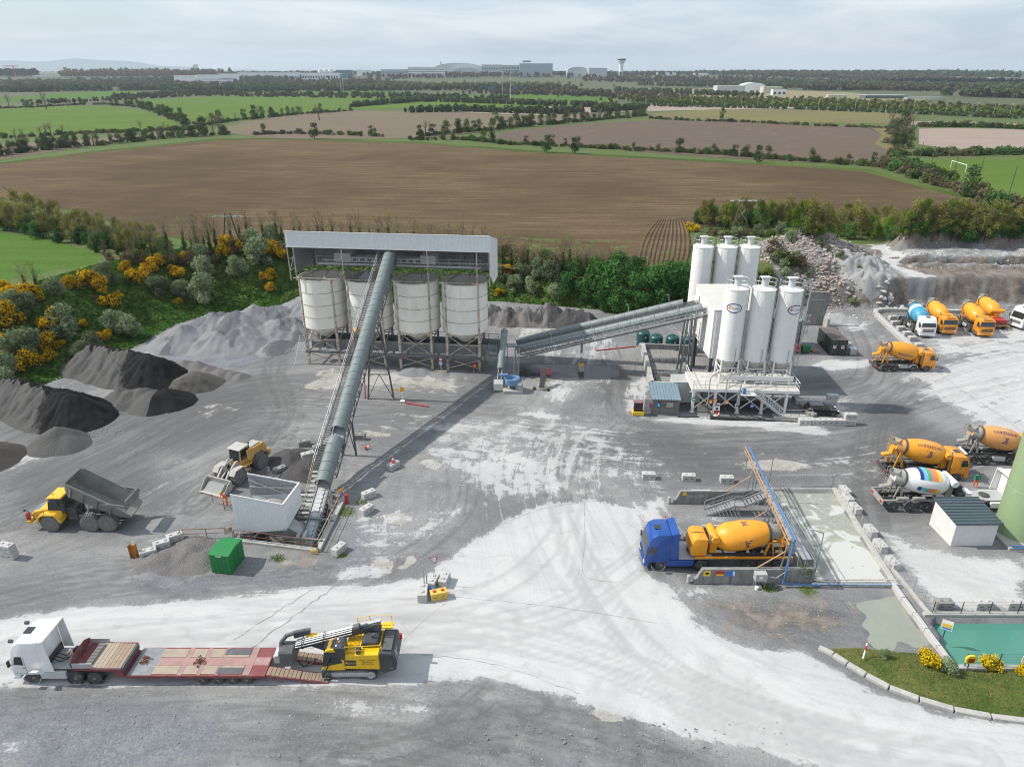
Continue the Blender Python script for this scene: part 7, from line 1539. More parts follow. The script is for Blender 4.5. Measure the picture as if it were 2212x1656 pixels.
root=thing('worker_railing','short rusty two-bar rail the orange-clad worker leans on','railing',(-29,60,0)); railing([(-30.2,60.9,h1(-30,60.7)),(-28.6,59.7,h1(-28.6,59.7)),(-26.4,59.2,h1(-26.4,59.2))],1.05,.03,step=1.4).build('rails',M_rust,root,world=True)
person('worker in green vest and orange trousers beside the white cab',(48.6,64.0,0),R(-90),stand(.1),(mat('vest_green',(.01,.30,.20),.8),M_orange))
# ------------------------------------------------------------------ wash bay
def baywall(label,x0,x1,y,step=True):
 root=thing('bay_wall',label,'wall',(x0,y,0),0,'wash bay walls'); th=.18
 npan=4; xs_=[x0+.75]+[x0+.75+(x1-x0-.75)*k/npan for k in range(1,npan+1)]
 mb=MB(); mb.prism([(x0,0),(x0+.74,0),(x0+.74,1.5),(x0+.62,1.5),(x0+.2,.55),(x0,.5)],y-th,y+th); mb.build('wall_end',M_concd,root,world=True)
 for a,b in zip(xs_[:-1],xs_[1:]): mb=MB(); mb.box(a+.008,b-.008,y-th,y+th,0,1.5); mb.build('wall_panel',M_concd,root,world=True,bevel=.02)
 mb=MB(); mb.cyl((x0-.45,y,0),(x0-.45,y,.75),.17,n=10); mb.build('guard_stub',M_conc,root,world=True,bevel=.03)
 return root
wa=baywall('concrete wash bay wall with coloured notices on its outer face',15.5,25.6,48.75)
for x,w_,mm,st in((16.5,.6,M_yellow,[((-.5,.5,-.3,.5),M_ink)]),(17.6,.75,M_red,[((-.9,.9,-.9,-.2),M_yellow)]),(18.5,.75,M_sb,[((.5,.9,-.9,.9),M_sw)])): signboard(wa,(x,48.55,1.1),w_,.5,mm,'notice_board',stripe=st)
wb=baywall('concrete wash bay wall between the mixer lane and the empty lane',16.0,25.2,54.8)
wc_=baywall('concrete wash bay wall with scrawled MIXERS lettering behind the steel stairs',16.3,25.6,60.9)
letters('chalk_lettering','MIXERS',.42,lambda x,y:(18.6-16.3+x*1.5,-.186,.95+y),M_lgrey,wc_); signboard(wc_,(17.3,60.7,1.2),.4,.35,M_yellow,'notice_board')
for yy in(54.8,60.9):
 for x in(17.2,21.4): pass
root=thing('tube_light','white strip lamp lying along the rear wash bay wall top','lamp',(18.0,60.9,1.5)); mb=MB(); mb.cyl((0,0,.06),(1.9,0,.06),.055,n=8); mb.build('tube',M_sw,root)
root=thing('tube_light','white strip lamp lying along the middle wash bay wall top','lamp',(17.6,54.8,1.5)); mb=MB(); mb.cyl((0,0,.06),(1.9,0,.06),.055,n=8); mb.build('tube',M_sw,root)
root=thing('control_cabinet','grey control cabinet on a stand against the wash bay wall','cabinet',(20.9,48.2,0)); mb=MB(); mb.box(-.5,.5,-.3,.3,.75,1.5); mb.build('box',M_lgrey,root,bevel=.03); mb=MB(); [mb.cyl((x,y,0),(x,y,.75),.03,n=5)for x in(-.4,.4)for y in(-.2,.2)]; mb.build('leg',M_galv,root); mb=MB(); mb.box(-.2,.1,-.32,-.305,1.05,1.3); mb.build('display',M_sw,root); mb=MB(); mb.cyl((-.3,-.35,.0),(-.3,-.35,.3),.15,n=10); mb.build('bucket',M_sw,root); mb=MB(); mb.tube([(.5,0,1.1),(1.3,-.1,1.0),(2.0,.1,1.4),(2.4,.25,1.6)],.03,6); mb.build('cable',M_lgrey,root)
# gantry
root=thing('wash_gantry','long overhead wash gantry of rusty truss with bright blue water pipe','gantry',(23.4,55,0))
ga,gb,gz=Vector((23.3,48.4,4.6)),Vector((24.4,64.4,4.6)),4.6
mb=MB(); mb.cyl(ga,gb,.1,n=10); mb.cyl(ga,(22.9,48.2,.35),.09,n=10); mb.cyl((22.9,48.2,.35),(26,48.1,.2),.08,n=8); mb.build('blue_pipe',M_blue,root,world=True)
gd=(gb-ga).normalized(); gs=Vector((-.38,0,0)); M_tim=mat('weathered_rust_beam',(.40,.25,.15),.85,0,.2,3,.4,(.5,.42,.34),2)
mb=MB(); n=16
for off in(gs,gs+Vector((0,0,-.45))): mb.beam(ga+off,gb+off,.09)
for k in range(n): a=ga+gd*(k*1.0); b=ga+gd*(k*1.0+1.0); mb.beam(a+gs,b+gs+Vector((0,0,-.45))if k%2==0 else a+gs+Vector((0,0,-.45)),.06); mb.beam(a,a+gs,.06)
mb.build('truss',M_tim,root,world=True)
for y in(48.8,54.8,60.9):
 x=23.3+(y-48.4)*.07; mb=MB(); mb.cyl((x-.1,y,1.4),(x-.1,y,4.5),.07,n=7); mb.cyl((x-.6,y,1.4),(x-.35,y,4.2),.06,n=7); mb.build('post',M_galv,root,world=True); mb=MB(); mb.cyl((x-2.6,y,1.5),(x-.3,y,3.3),.06,n=7); mb.build('stay',M_tim,root,world=True)
for y in(50.5,53,56,59,63): x=23.2+(y-48.4)*.07; mb=MB(); mb.tube([(x,y,4.5),(x-.3,y,4.0),(x-.35,y,3.0)],.03,5); mb.build('drop_hose',M_tank,root,world=True)
mb=MB(); mb.cyl((23.0,51.6,2.5),(23.0,51.6,3.0),.3,.4,12); mb.build('spray_funnel',M_black,root,world=True)
# stairs and walkway
root=thing('access_stairs','galvanised steel stairs and railed walkway at the end of the wash lanes','stairs',(22,59,0)); n=9
mb=MB();
for k in range(n): t=(k+.5)/n; mb.box(19.2+2.4*t,19.2+2.4*t+.24,58.7,59.7,1.05*t,1.05*t+.04)
for k in range(6): t=(k+.5)/6; mb.box(22.7+1.9*t,22.7+1.9*t+.28,58.7,59.7,1.08+.95*t,1.12+.95*t)
mb.box(21.6,22.8,58.7,59.7,1.05,1.1); [mb.beam((19.1,y,0),(21.7,y,1.05),.05,.22)for y in(58.68,59.72)]; [mb.beam((22.7,y,1.05),(24.7,y,2.05),.05,.22)for y in(58.68,59.72)]; [mb.beam((21.7,y,1.05),(22.8,y,1.05),.05,.2)for y in(58.68,59.72)]; mb.build('treads',M_galv,root,world=True)
for y in(58.68,59.72): railing([(19.1,y,0),(21.7,y,1.05),(22.8,y,1.05),(24.7,y,2.05)],1.05,.03,step=1.1).build('handrail',M_galv,root,world=True)
mb=MB(); mb.box(24.7,25.5,49.2,61,2.02,2.08); [mb.beam((x,y,0),(x,y,2.02),.1)for x in(24.75,25.45)for y in(50,54.5,60.5)]; mb.build('walkway',M_galv,root,world=True)
railing([(25.5,49.2,2.08),(25.5,61,2.08)],1.05,.03,step=1.6).build('handrail',M_galv,root,world=True)
mb=MB(); [mb.cyl((22.2,y,0),(22.2,y,1.05),.05,n=6)for y in(58.8,59.6)]; mb.build('prop',M_galv,root,world=True)
mb=MB(); [mb.box(25.62,25.66,49+k*.12,49.05+k*.12,.3,2.0)for k in range(60)]; mb.box(25.6,25.68,48.9,56.3,1.98,2.06); mb.build('picket_screen',M_galv,root,world=True)
# slurry pond
root=thing('slurry_pond','shallow concrete settling pond full of crusted grey-green slurry','pond',(29,56,0))
def slurry_mat():
 m=bpy.data.materials.new('slurry'); m.use_nodes=True; t=m.node_tree; n=t.nodes; L=t.links.new; b=n['Principled BSDF']
 geo=n.new('ShaderNodeNewGeometry'); nz=n.new('ShaderNodeTexNoise'); nz.inputs['Scale'].default_value=.32; nz.inputs['Detail'].default_value=7; nz.inputs['Distortion'].default_value=1.6; L(geo.outputs['Position'],nz.inputs['Vector'])
 sx=n.new('ShaderNodeSeparateXYZ'); L(geo.outputs['Position'],sx.inputs[0]); mr=n.new('ShaderNodeMapRange'); mr.inputs[1].default_value=48.5; mr.inputs[2].default_value=63; mr.inputs[3].default_value=.12; mr.inputs[4].default_value=-.12; L(sx.outputs['Y'],mr.inputs[0])
 ad=n.new('ShaderNodeMath'); L(nz.outputs[0],ad.inputs[0]); L(mr.outputs[0],ad.inputs[1]); rp=n.new('ShaderNodeValToRGB'); cr=rp.color_ramp; cr.elements[0].position=.44; cr.elements[0].color=(.28,.285,.245,1); cr.elements[1].position=.53; cr.elements[1].color=(.50,.50,.47,1); e=cr.elements.new(.5); e.color=(.34,.35,.29,1); L(ad.outputs[0],rp.inputs[0])
 n2=n.new('ShaderNodeTexNoise'); n2 .inputs['Scale'].default_value=1.2; n2 .inputs['Detail'].default_value=6; n2 .inputs['Distortion'].default_value=2.; L(geo.outputs['Position'],n2 .inputs['Vector']); r2=n.new('ShaderNodeValToRGB'); r2 .color_ramp.elements[0].position=.47; r2 .color_ramp.elements[1].position=.5; e2=r2 .color_ramp.elements.new(.53); e2 .color=(0,0,0,1); r2 .color_ramp.elements[1].color=(.5,.5,.5,1); r2 .color_ramp.elements[2].color=(0,0,0,1); L(n2 .outputs[0],r2 .inputs[0])
 mx=n.new('ShaderNodeMix'); mx.data_type='RGBA'; L(r2 .outputs[0],mx.inputs['Factor']); L(rp.outputs[0],mx.inputs['A']); mx.inputs['B'].default_value=(.5,.5,.45,1); L(mx.outputs['Result'],b.inputs['Base Color']); b.inputs['Roughness'].default_value=.45; return m
mb=MB(); mb.add([(25.3,48.7,SLW),(32.6,48.7,SLW),(33.7,63.4,SLW),(26.9,63.6,SLW)],[(0,1,2,3)]); mb.build('slurry_surface',slurry_mat(),root,world=True)
wallseg((32.6,48.4),(33.75,63.8),.12,.5,M_conc,'pond_wall',root,-.7); wallseg((25.2,48.6),(32.6,48.45),.05,.4,M_concd,'pond_wall',root,-.7); wallseg((25.9,48.9),(27.0,63.5),.1,.35,M_concd,'pond_wall',root,-.7); wallseg((26.8,63.7),(33.8,63.7),.04,.3,M_conc,'pond_sill',root,-.7)
mb=MB(); mb.cyl((25.4,48.25,.25),(32.8,48.1,.3),.075,n=8); mb.build('feed_pipe',mat('faded_blue_pipe',(.25,.34,.46),.6,0,.2,2,.4,(.5,.5,.5),2),root,world=True); mb=MB(); mb.cyl((25.6,48.45,.5),(32.6,48.4,.6),.05,n=6); mb.build('top_rail',M_rusty,root,world=True)
mb=MB(); [mb.cyl((25.6+k*1.2,48.2,-.3),(25.6+k*1.2,48.2,.5),.04,n=5)for k in range(6)]; mb.build('rail_post',M_galv,root,world=True)
# gate
root=thing('steel_gate','galvanised barred double gate at the far end of the slurry pond','gate',(30,63.9,0))
for a,b in((26.7,30.05),(30.15,33.5)):
 mb=MB(); [mb.beam((a,63.9,z),(b,63.9,z),.06)for z in(.2,1.45)]; fr_=mb.build('gate_leaf',M_galv,root,world=True)
 for k in range(20): mb=MB(); x=a+.08+(b-a-.16)*k/19; mb.cyl((x,63.9,.2),(x,63.9,1.45),.018,n=5); mb.build('bar',M_galv,fr_,world=True)
for x in(26.6,33.6): mb=MB(); mb.cyl((x,63.9,0),(x,63.9,1.6),.09,n=8); mb.build('gate_post',M_galv,root,world=True)
def meshfence(label,pts,h,postm,step,nwire=9,name='mesh_fence',lean=0):
 root=thing(name,label,'fence',(*pts[0][:2],0)); w_=MB()
 for a,b in zip(pts[:-1],pts[1:]):
  a,b=Vector(a),Vector(b); n=max(1,round((b-a).length/step))
  for k in range(n+1): q=a+(b-a)*k/n; mb=MB(); mb.cyl(q,q+Vector((lean,0,h)),.035,n=6); mb.build('post',postm,root,world=True)
  for i in range(nwire): z=h*(i+.6)/nwire; w_.cyl(a+Vector((lean*z/h,0,z)),b+Vector((lean*z/h,0,z)),.006,n=3)
 w_.build('wire',postm,root,world=True); return root
meshfence('thin wire mesh fence on grey posts along the slurry pond',[(33.9,63.4,0),(33.0,50.5,0)],1.3,M_galv,2.2)
meshfence('dark green wire fence along the back of the pool',[(33.7,44.75,.25),(70,44.6,.25)],1.15,mat('fence_green',(.02,.06,.045),.5),2.3,8)
meshfence('dark green wire fence between pool and gorse bank',[(33.0,39.15,.3),(62,39.0,.3)],1.2,MATS['fence_green'],2.4,8)
meshfence('grey wire fence beside the overflow channel',[(33.4,50.4,0),(33.9,44.75,.2)],1.25,M_galv,1.6)
# channel walls, murky pond
root=thing('channel_wall','long pale concrete wall between the murky pond and the pool','wall',(32.5,44,0))
for k in range(5): a=Vector((32.25,48.2)).lerp(Vector((32.2,39.3)),k/5); b=Vector((32.25,48.2)).lerp(Vector((32.2,39.3)),(k+1)/5-.004); wallseg(a,b,.42-.02*(k%2),.34,M_block,'wall_panel',root,-2.0)
root=thing('channel_wall','concrete wall on the yard side of the overflow channel','wall',(33.5,47,0)); wallseg((33.3,50.4),(33.5,44.9),.25,.3,M_conc,'wall_panel',root,-1.2)
root=thing('murky_pond','shallow pool of milky grey-green water beside the mud','pond',(31,44,0)); mb=MB(); mp_=MURK; mb.add([(x,y,-.13)for x,y in[(24,47.7),(32.1,47.7),(32.1,40.3),(24,40.3)]],[(0,1,2,3)]); mb.build('water',mat('murky_water',(.26,.275,.225),.12,0,.08,.4),root,world=True)
root=thing('settling_pool','turquoise water pool with concrete walls','pool',(40,41,0)); mb=MB(); mb.add([(32.3,38.9,POOLW),(72,38.7,POOLW),(72,44.5,POOLW),(33.0,44.6,POOLW)],[(0,1,2,3)])
def poolm():
 m=mat('turquoise_water',(.075,.235,.18),.10,0,.05,.15); return m
mb.build('water',poolm(),root,world=True); wallseg((33.0,44.75),(72,44.6),.25,.4,M_conc,'pool_wall',root,-2.2); wallseg((32.2,39.15),(72,38.8),.3,.4,M_conc,'pool_wall',root,-2.2)
# pool signs
root=thing('warning_sign','white, yellow and blue warning sign on a green post by the pool wall','sign',(33.0,42.0,.3)); mb=MB(); mb.cyl((0,0,0),(0,0,1.6),.04,n=6); mb.build('post',MATS['fence_green'],root); signboard(root,(33.0,41.94,1.55),.75,.85,M_sw,'sign_plate',(-.5,-.85,0),[((-.85,.85,-.4,.3),M_yellow),((-.85,.85,-.85,-.5),M_sb)])
root=thing('lifebuoy_station','yellow and red lifebuoy housing on a post by the pool fence','lifebuoy',(33.1,38.95,.3)); mb=MB(); mb.cyl((0,0,0),(0,0,1.0),.04,n=6); mb.build('post',MATS['fence_green'],root); mb=MB(); mb.prism([(-.35,.55),(.35,.55),(.4,1.0),(.2,1.25),(-.2,1.25),(-.4,1.0)],-.12,.05); mb.build('housing',M_yellow,root,bevel=.03); mb=MB(); mb.box(-.22,.22,-.14,-.122,.65,1.0); mb.build('label_panel',mat('label_maroon',(.25,.04,.02),.5),root)
root=thing('warning_sign','white warning sign half hidden behind the gorse on the pool fence','sign',(37.2,38.9,.3)); mb=MB(); mb.cyl((0,.05,0),(0,.05,1.4),.04,n=6); mb.build('post',MATS['fence_green'],root); signboard(root,(37.2,38.85,1.25),.9,.6,M_sw,'sign_plate',stripe=[((-.9,-.4,-.2,.7),M_yellow),((-.25,.25,-.2,.7),M_sb),((.4,.9,-.2,.7),M_red)])
root=thing('marker_post','leaning white marker post with red bands on the grass bank','post',(*bg(1862,1430),.4)); mb=MB(); mb.cyl((0,0,0),(.2,.3,1.15),.055,n=7); mb.build('post_tube',M_sw,root); mb=MB(); mb.cyl((.11,.165,.63),(.17,.255,.98),.06,n=7); mb.build('red_band',M_red,root)
# lamp posts
for i,(x,y)in enumerate(((25.9,61.6),(26.0,49.3))):
 root=thing('lamp_post',('thin grey lamp post near the steel gate','thin grey lamp post at the near end of the slurry pond')[i],'lamp post',(x,y,0)); mb=MB(); mb.tube([(0,0,0),(.05,0,5.0-i*.3),(-.9,.2,5.2-i*.3)],.045,6); mb.build('pole',M_grey,root); mb=MB(); mb.obox((-1.0,.22,5.2-i*.3),.35,.12,.06); mb.build('lamp_head',M_lgrey,root)
 # kerb of the grass bank
root=thing('stone_kerb','rough pale concrete kerb curving round the grass bank','kerb',(*bg(1900,1480),0)); kp=[(1768,1400),(1800,1416),(1830,1436),(1870,1460),(1920,1487),(1985,1512),(2060,1535),(2140,1550),(2230,1562),(2330,1575)]; kw=[Vector((*bg(*p),.12))for p in kp]
for a,b in zip(kw[:-1],kw[1:]):
 d=(b-a); mb=MB(); mb.beam(a+d*.02+Vector((0,0,-.02)),b-d*.02,.45,.32); mb.build('kerb_piece',M_conc,root,bevel=.05,world=True)
 # small things in the yard
root=thing('mobile_conveyor','small black belt conveyor standing on a wheeled frame','conveyor',(*bg(1172,838),0),R(-12)); mb=MB(); mb.beam((0,-.9,.5),(-.05,1.6,2.2),.7,.16); mb.build('belt',M_black,root); mb=MB(); mb.beam((-.6,-.9,.35),(.6,-.9,.35),.1); mb.beam((-.5,-.9,.4),(-.3,.8,1.4),.08); mb.beam((.5,-.9,.4),(.3,.8,1.4),.08); mb.beam((-.9,.3,1.1),(.9,.3,1.1),.16,.3); mb.beam((0,-1.0,.4),(0,.9,.3),.1); mb.build('frame',M_rusty,root); [wheel(root,s_*.95*1,-.95,.24,.16,side=s_)for s_ in(-1,1)]
for w_ in[c for c in root.children if c.name.startswith('wheel')]: pass
root=thing('plastic_barrier','pink-red plastic barrier block behind the mobile conveyor','barrier',(*bg(1178,808),0)); mb=MB(); mb.prism([(-.35,0),(.35,0),(.25,.4),(.2,.85),(-.2,.85),(-.25,.4)],-.75,.75,'x'); mb.build('body',mat('barrier_pink',(.50,.11,.13),.6,0,.1,2,.3),root,bevel=.04)
def lyingpipe(label,a,b,m,r=.09): root=thing('barrier_pole',label,'pole',(*a[:2],0)); mb=MB(); mb.cyl(Vector((*a,r)),Vector((*b,r)),r,n=8); mb.build('tube',m,root,world=True); return root
lyingpipe('long red pole lying on the ground under the twin conveyors',bg(1287,758),bg(1372,749),M_red); lyingpipe('red pole lying on the mud near the yellow notice',bg(876,871),bg(926,879),M_red);
root=thing('standing_pole','red pole standing against the conveyor trestle','pole',(*bg(789,860),0)); mb=MB(); mb.cyl((0,0,0),(.15,.2,3.4),.08,n=8); mb.build('tube',M_red,root)
def noticepost(label,px,py,boards,h=1.7):
 root=thing('notice_post',label,'sign',(*bg(px,py),0)); mb=MB(); mb.cyl((0,0,0),(0,0,h),.035,n=6); mb.box(-.3,.3,-.3,.3,0,.08); mb.build('post',M_sw,root); x,y=bg(px,py)
 for z,w_,h_,mm,st in boards: signboard(root,(x,y-.05,z),w_,h_,mm,'sign_plate',stripe=st)
noticepost('yellow notice on a white post in front of the bins',870,866,[(1.7,.5,.6,M_so,[((-.6,.6,-.3,.5),M_yellow)])]); noticepost('red and blue notices on a post in front of the bins',953,803,[(2.0,.5,.55,M_red,[((-.7,.7,-.5,.3),M_sw)]),(1.4,.4,.5,M_sw,[((-.7,.7,0,.7),M_sb)])])
noticepost('red and white warning board below the silo platform',1546,899,[(.9,.75,.9,M_sw,[((-.9,.9,-.9,-.1),M_red),((-.4,.4,.1,.8),M_ink)])],1.2)
root=thing('stone_slab','low brown stone slab at the foot of the bin notices','slab',(*bg(953,805),0)); mb=MB(); mb.box(-.9,.9,-.35,.25,0,.32); mb.build('slab',mat('slab_brown',(.26,.20,.14),.9,0,.2),root,bevel=.05)
for lb,px,py,mm in(('orange spherical beacon buoy hung on the second bin leg',770,704,M_so),):
 root=thing('buoy',lb,'buoy',(-19.9-2.4,96.2,6.0)); mb=MB(); mb.rev([(-.4,.02),(-.3,.26),(0,.4),(.3,.26),(.4,.02)],(0,0,0),(0,0,1),14,False); mb.build('ball',mm,root)
root=thing('hose_reel','red and yellow hose reel hung on the last bin brace','hose reel',(-5.4,95.0,1.1)); mb=MB(); mb.cyl((0,0,0),(0,-.25,0),.32,n=14); mb.build('drum',M_red,root); mb=MB(); mb.cyl((0,-.26,0),(0,-.3,0),.14,n=10); mb.tube([(-.1,-.2,-.3),(-.15,-.25,-1.0)],.03,5); mb.build('hose',M_yellow,root)
for i,(x,y)in enumerate(((25.9,90.6),(26.7,89.8),(27.3,89.6),(25.3,91.6))):
 root=thing('oil_drum','dusty red oil drum under the batching tower','drum',(x,y,.05),0,'red drums under the tower'); mb=MB(); mb.rev([(0,.29),(.28,.29),(.3,.305),(.32,.29),(.58,.29),(.6,.305),(.62,.29),(.88,.29)],(0,0,0),(0,0,1),16); mb.build('shell',mat('drum_red',(.33,.045,.05),.6,0,.15,2,.35),root)
for i,(px,py)in enumerate(((1381,745),(1388,752),(1396,760))): block(('pale concrete block beside the green tanks, at the back','pale concrete block beside the green tanks, in the middle','pale concrete block beside the green tanks, touching the bay wall')[i],*bg(px,py),rz=R(-30),group='blocks by the green tanks',me=BME_S)
# ------------------------------------------------------------------ painted shed and green silo on the right
root=thing('rendered_shed','small white rendered shed with dark ribbed sloping roof','shed',(40.3,53.8,0),R(1)); M_rend=mat('white_render',(.62,.61,.58),.85,0,.06,1.5,.3,(.45,.44,.41),.8,streak=True)
mb=MB(); mb.prism([(0,0),(3.5,0),(3.5,2.75),(0,2.45)],0,3.9,'x'); mb.build('wall',M_rend,root); M_dkr=mat('dark_ribbed_roof',(.085,.115,.13),.4,.3,.1,2,.2,(.16,.18,.19),1.5)
mb=MB(); mb.hexa([(-.2,-.25,2.45),(4.15,-.25,2.45),(4.15,3.75,2.80),(-.2,3.75,2.80),(-.2,-.25,2.55),(4.15,-.25,2.55),(4.15,3.75,2.9),(-.2,3.75,2.9)]); ro=mb.build('roof',M_dkr,root)
for k in range(10): y=-.15+k*.42; mb=MB(); mb.beam((-.2,y,2.58+k*.0368),(4.15,y,2.58+k*.0368),.05,.07); mb.build('roof_rib',M_dkr,ro)
root=thing('green_silo','wide flaking green and white silo with blue pipes at its foot','silo',(47.9,55.8,0))
def flake():
 m=bpy.data.materials.new('flaking_green'); m.use_nodes=True; t=m.node_tree; n=t.nodes; L=t.links.new; b=n['Principled BSDF']; b.inputs['Roughness'].default_value=.5; tc=n.new('ShaderNodeTexCoord')
 nz=n.new('ShaderNodeTexNoise'); nz.inputs['Scale'].default_value=4.5; nz.inputs['Detail'].default_value=8; nz.inputs['Roughness'].default_value=.75; L(tc.outputs['Object'],nz.inputs['Vector']); rp=n.new('ShaderNodeValToRGB'); rp.color_ramp.elements[0].position=.60; rp.color_ramp.elements[1].position=.66; rp.color_ramp.elements[0].color=(.26,.35,.19,1); rp.color_ramp.elements[1].color=(.55,.56,.48,1); L(nz.outputs[0],rp.inputs[0])
 sx=n.new('ShaderNodeSeparateXYZ'); L(tc.outputs['Object'],sx.inputs[0]); n2=n.new('ShaderNodeTexNoise'); n2 .inputs['Scale'].default_value=1.; L(tc.outputs['Object'],n2 .inputs['Vector']); m1=n.new('ShaderNodeMath'); m1 .operation='MULTIPLY_ADD'; m1 .inputs[1].default_value=.7; L(n2 .outputs[0],m1 .inputs[0]); L(sx.outputs['X'],m1 .inputs[2]); mr=n.new('ShaderNodeMapRange'); mr.inputs[1].default_value=-.3; mr.inputs[2].default_value=.5; L(m1 .outputs[0],mr.inputs[0])
 mx=n.new('ShaderNodeMix'); mx.data_type='RGBA'; L(mr.outputs[0],mx.inputs['Factor']); L(rp.outputs[0],mx.inputs['A']); mx.inputs['B'].default_value=(.62,.64,.62,1); L(mx.outputs['Result'],b.inputs['Base Color']); return m
mb=MB(); mb.rev([(0,2.1),(5,2.1),(5.02,2.12),(5.04,2.1),(14,2.1),(15,.5),(15.1,.02)],(0,0,0),(0,0,1),40,False); mb.build('shell',flake(),root)
mb=MB(); mb.obox((0,0,.1),5.2,5.2,.35); mb.build('plinth',M_conc,root,bevel=.04); mb=MB(); mb.tube([(-2.4,-2.5,.4),(.6,-2.6,.45),(1.2,-2.5,1.5),(1.3,-2.1,6)],.07,7); mb.tube([(-2.3,-2.75,.35),(2,-2.8,.4)],.06,6); mb.build('blue_pipe',M_blue,root); mb=MB(); mb.obox((-1.5,-1.75,5.2),.3,.2,.15); mb.build('flood_lamp',M_chas,root)
# ------------------------------------------------------------------ heaps
def GT(px,py):
 """where the line of sight through a pixel meets the terrain"""
 u=(px-CX)/FPX; v=(py-CY)/FPX; dn,fw=sp+v*cp,cp-v*sp
 t=np.linspace(30,420,1600); X,Y,Z=u*t,fw*t,HC-dn*t; hh=hgt(X,Y,False); i=np.argmax(Z<=hh)
 if Z[i]>hh[i]: return G(px,py,5.)
 return Vector((X[i],Y[i],hh[i]))
def heap_mat(name,dry,wetc,spec=.2):
 m=bpy.data.materials.new(name); m.use_nodes=True; t=m.node_tree; n=t.nodes; L=t.links.new; b=n['Principled BSDF']; b.inputs['Roughness'].default_value=.95; b.inputs['Specular IOR Level'].default_value=spec
 geo=n.new('ShaderNodeNewGeometry'); at=n.new('ShaderNodeAttribute'); at.attribute_name='fresh'
 nz=n.new('ShaderNodeTexNoise'); nz.inputs['Scale'].default_value=.9; nz.inputs['Detail'].default_value=7; nz.inputs['Roughness'].default_value=.7; L(geo.outputs['Position'],nz.inputs['Vector'])
 fn=n.new('ShaderNodeTexNoise'); fn.inputs['Scale'].default_value=9; fn.inputs['Detail'].default_value=4; L(geo.outputs['Position'],fn.inputs['Vector'])
 ma=n.new('ShaderNodeMath'); ma.operation='MULTIPLY_ADD'; ma.inputs[1].default_value=.7; L(nz.outputs[0],ma.inputs[0]); L(at.outputs['Fac'],ma.inputs[2]); mr=n.new('ShaderNodeMapRange'); mr.inputs[1].default_value=.75; mr.inputs[2].default_value=.92; L(ma.outputs[0],mr.inputs[0])
 vr=n.new('ShaderNodeMapRange'); vr.inputs[1].default_value=.3; vr.inputs[2].default_value=.7; vr.inputs[3].default_value=.75; vr.inputs[4].default_value=1.25; L(fn.outputs[0],vr.inputs[0])
 mx=n.new('ShaderNodeMix'); mx.data_type='RGBA'; mx.inputs['A'].default_value=(*dry,1); mx.inputs['B'].default_value=(*wetc,1); L(mr.outputs[0],mx.inputs['Factor'])
 sc_=n.new('ShaderNodeVectorMath'); sc_.operation='SCALE'; L(mx.outputs['Result'],sc_.inputs[0]); L(vr.outputs[0],sc_.inputs['Scale']); L(sc_.outputs[0],b.inputs['Base Color'])
 ad=n.new('ShaderNodeMath'); L(nz.outputs[0],ad.inputs[0]); L(fn.outputs[0],ad.inputs[1]); bp=n.new('ShaderNodeBump'); bp.inputs['Strength'].default_value=.6; bp.inputs['Distance'].default_value=.25; L(ad.outputs[0],bp.inputs['Height']); L(bp.outputs[0],b.inputs['Normal']); return m
M_hd=heap_mat('dark_stone_dust',(.105,.102,.098),(.018,.0175,.018)); M_hl=heap_mat('light_grit',(.235,.238,.242),(.145,.148,.155)); M_hb=heap_mat('brown_sand',(.075,.068,.06),(.05,.045,.04)); M_hs=heap_mat('old_spoil',(.17,.16,.155),(.085,.08,.08)); M_hp=heap_mat('pale_dust',(.33,.33,.325),(.22,.22,.22))
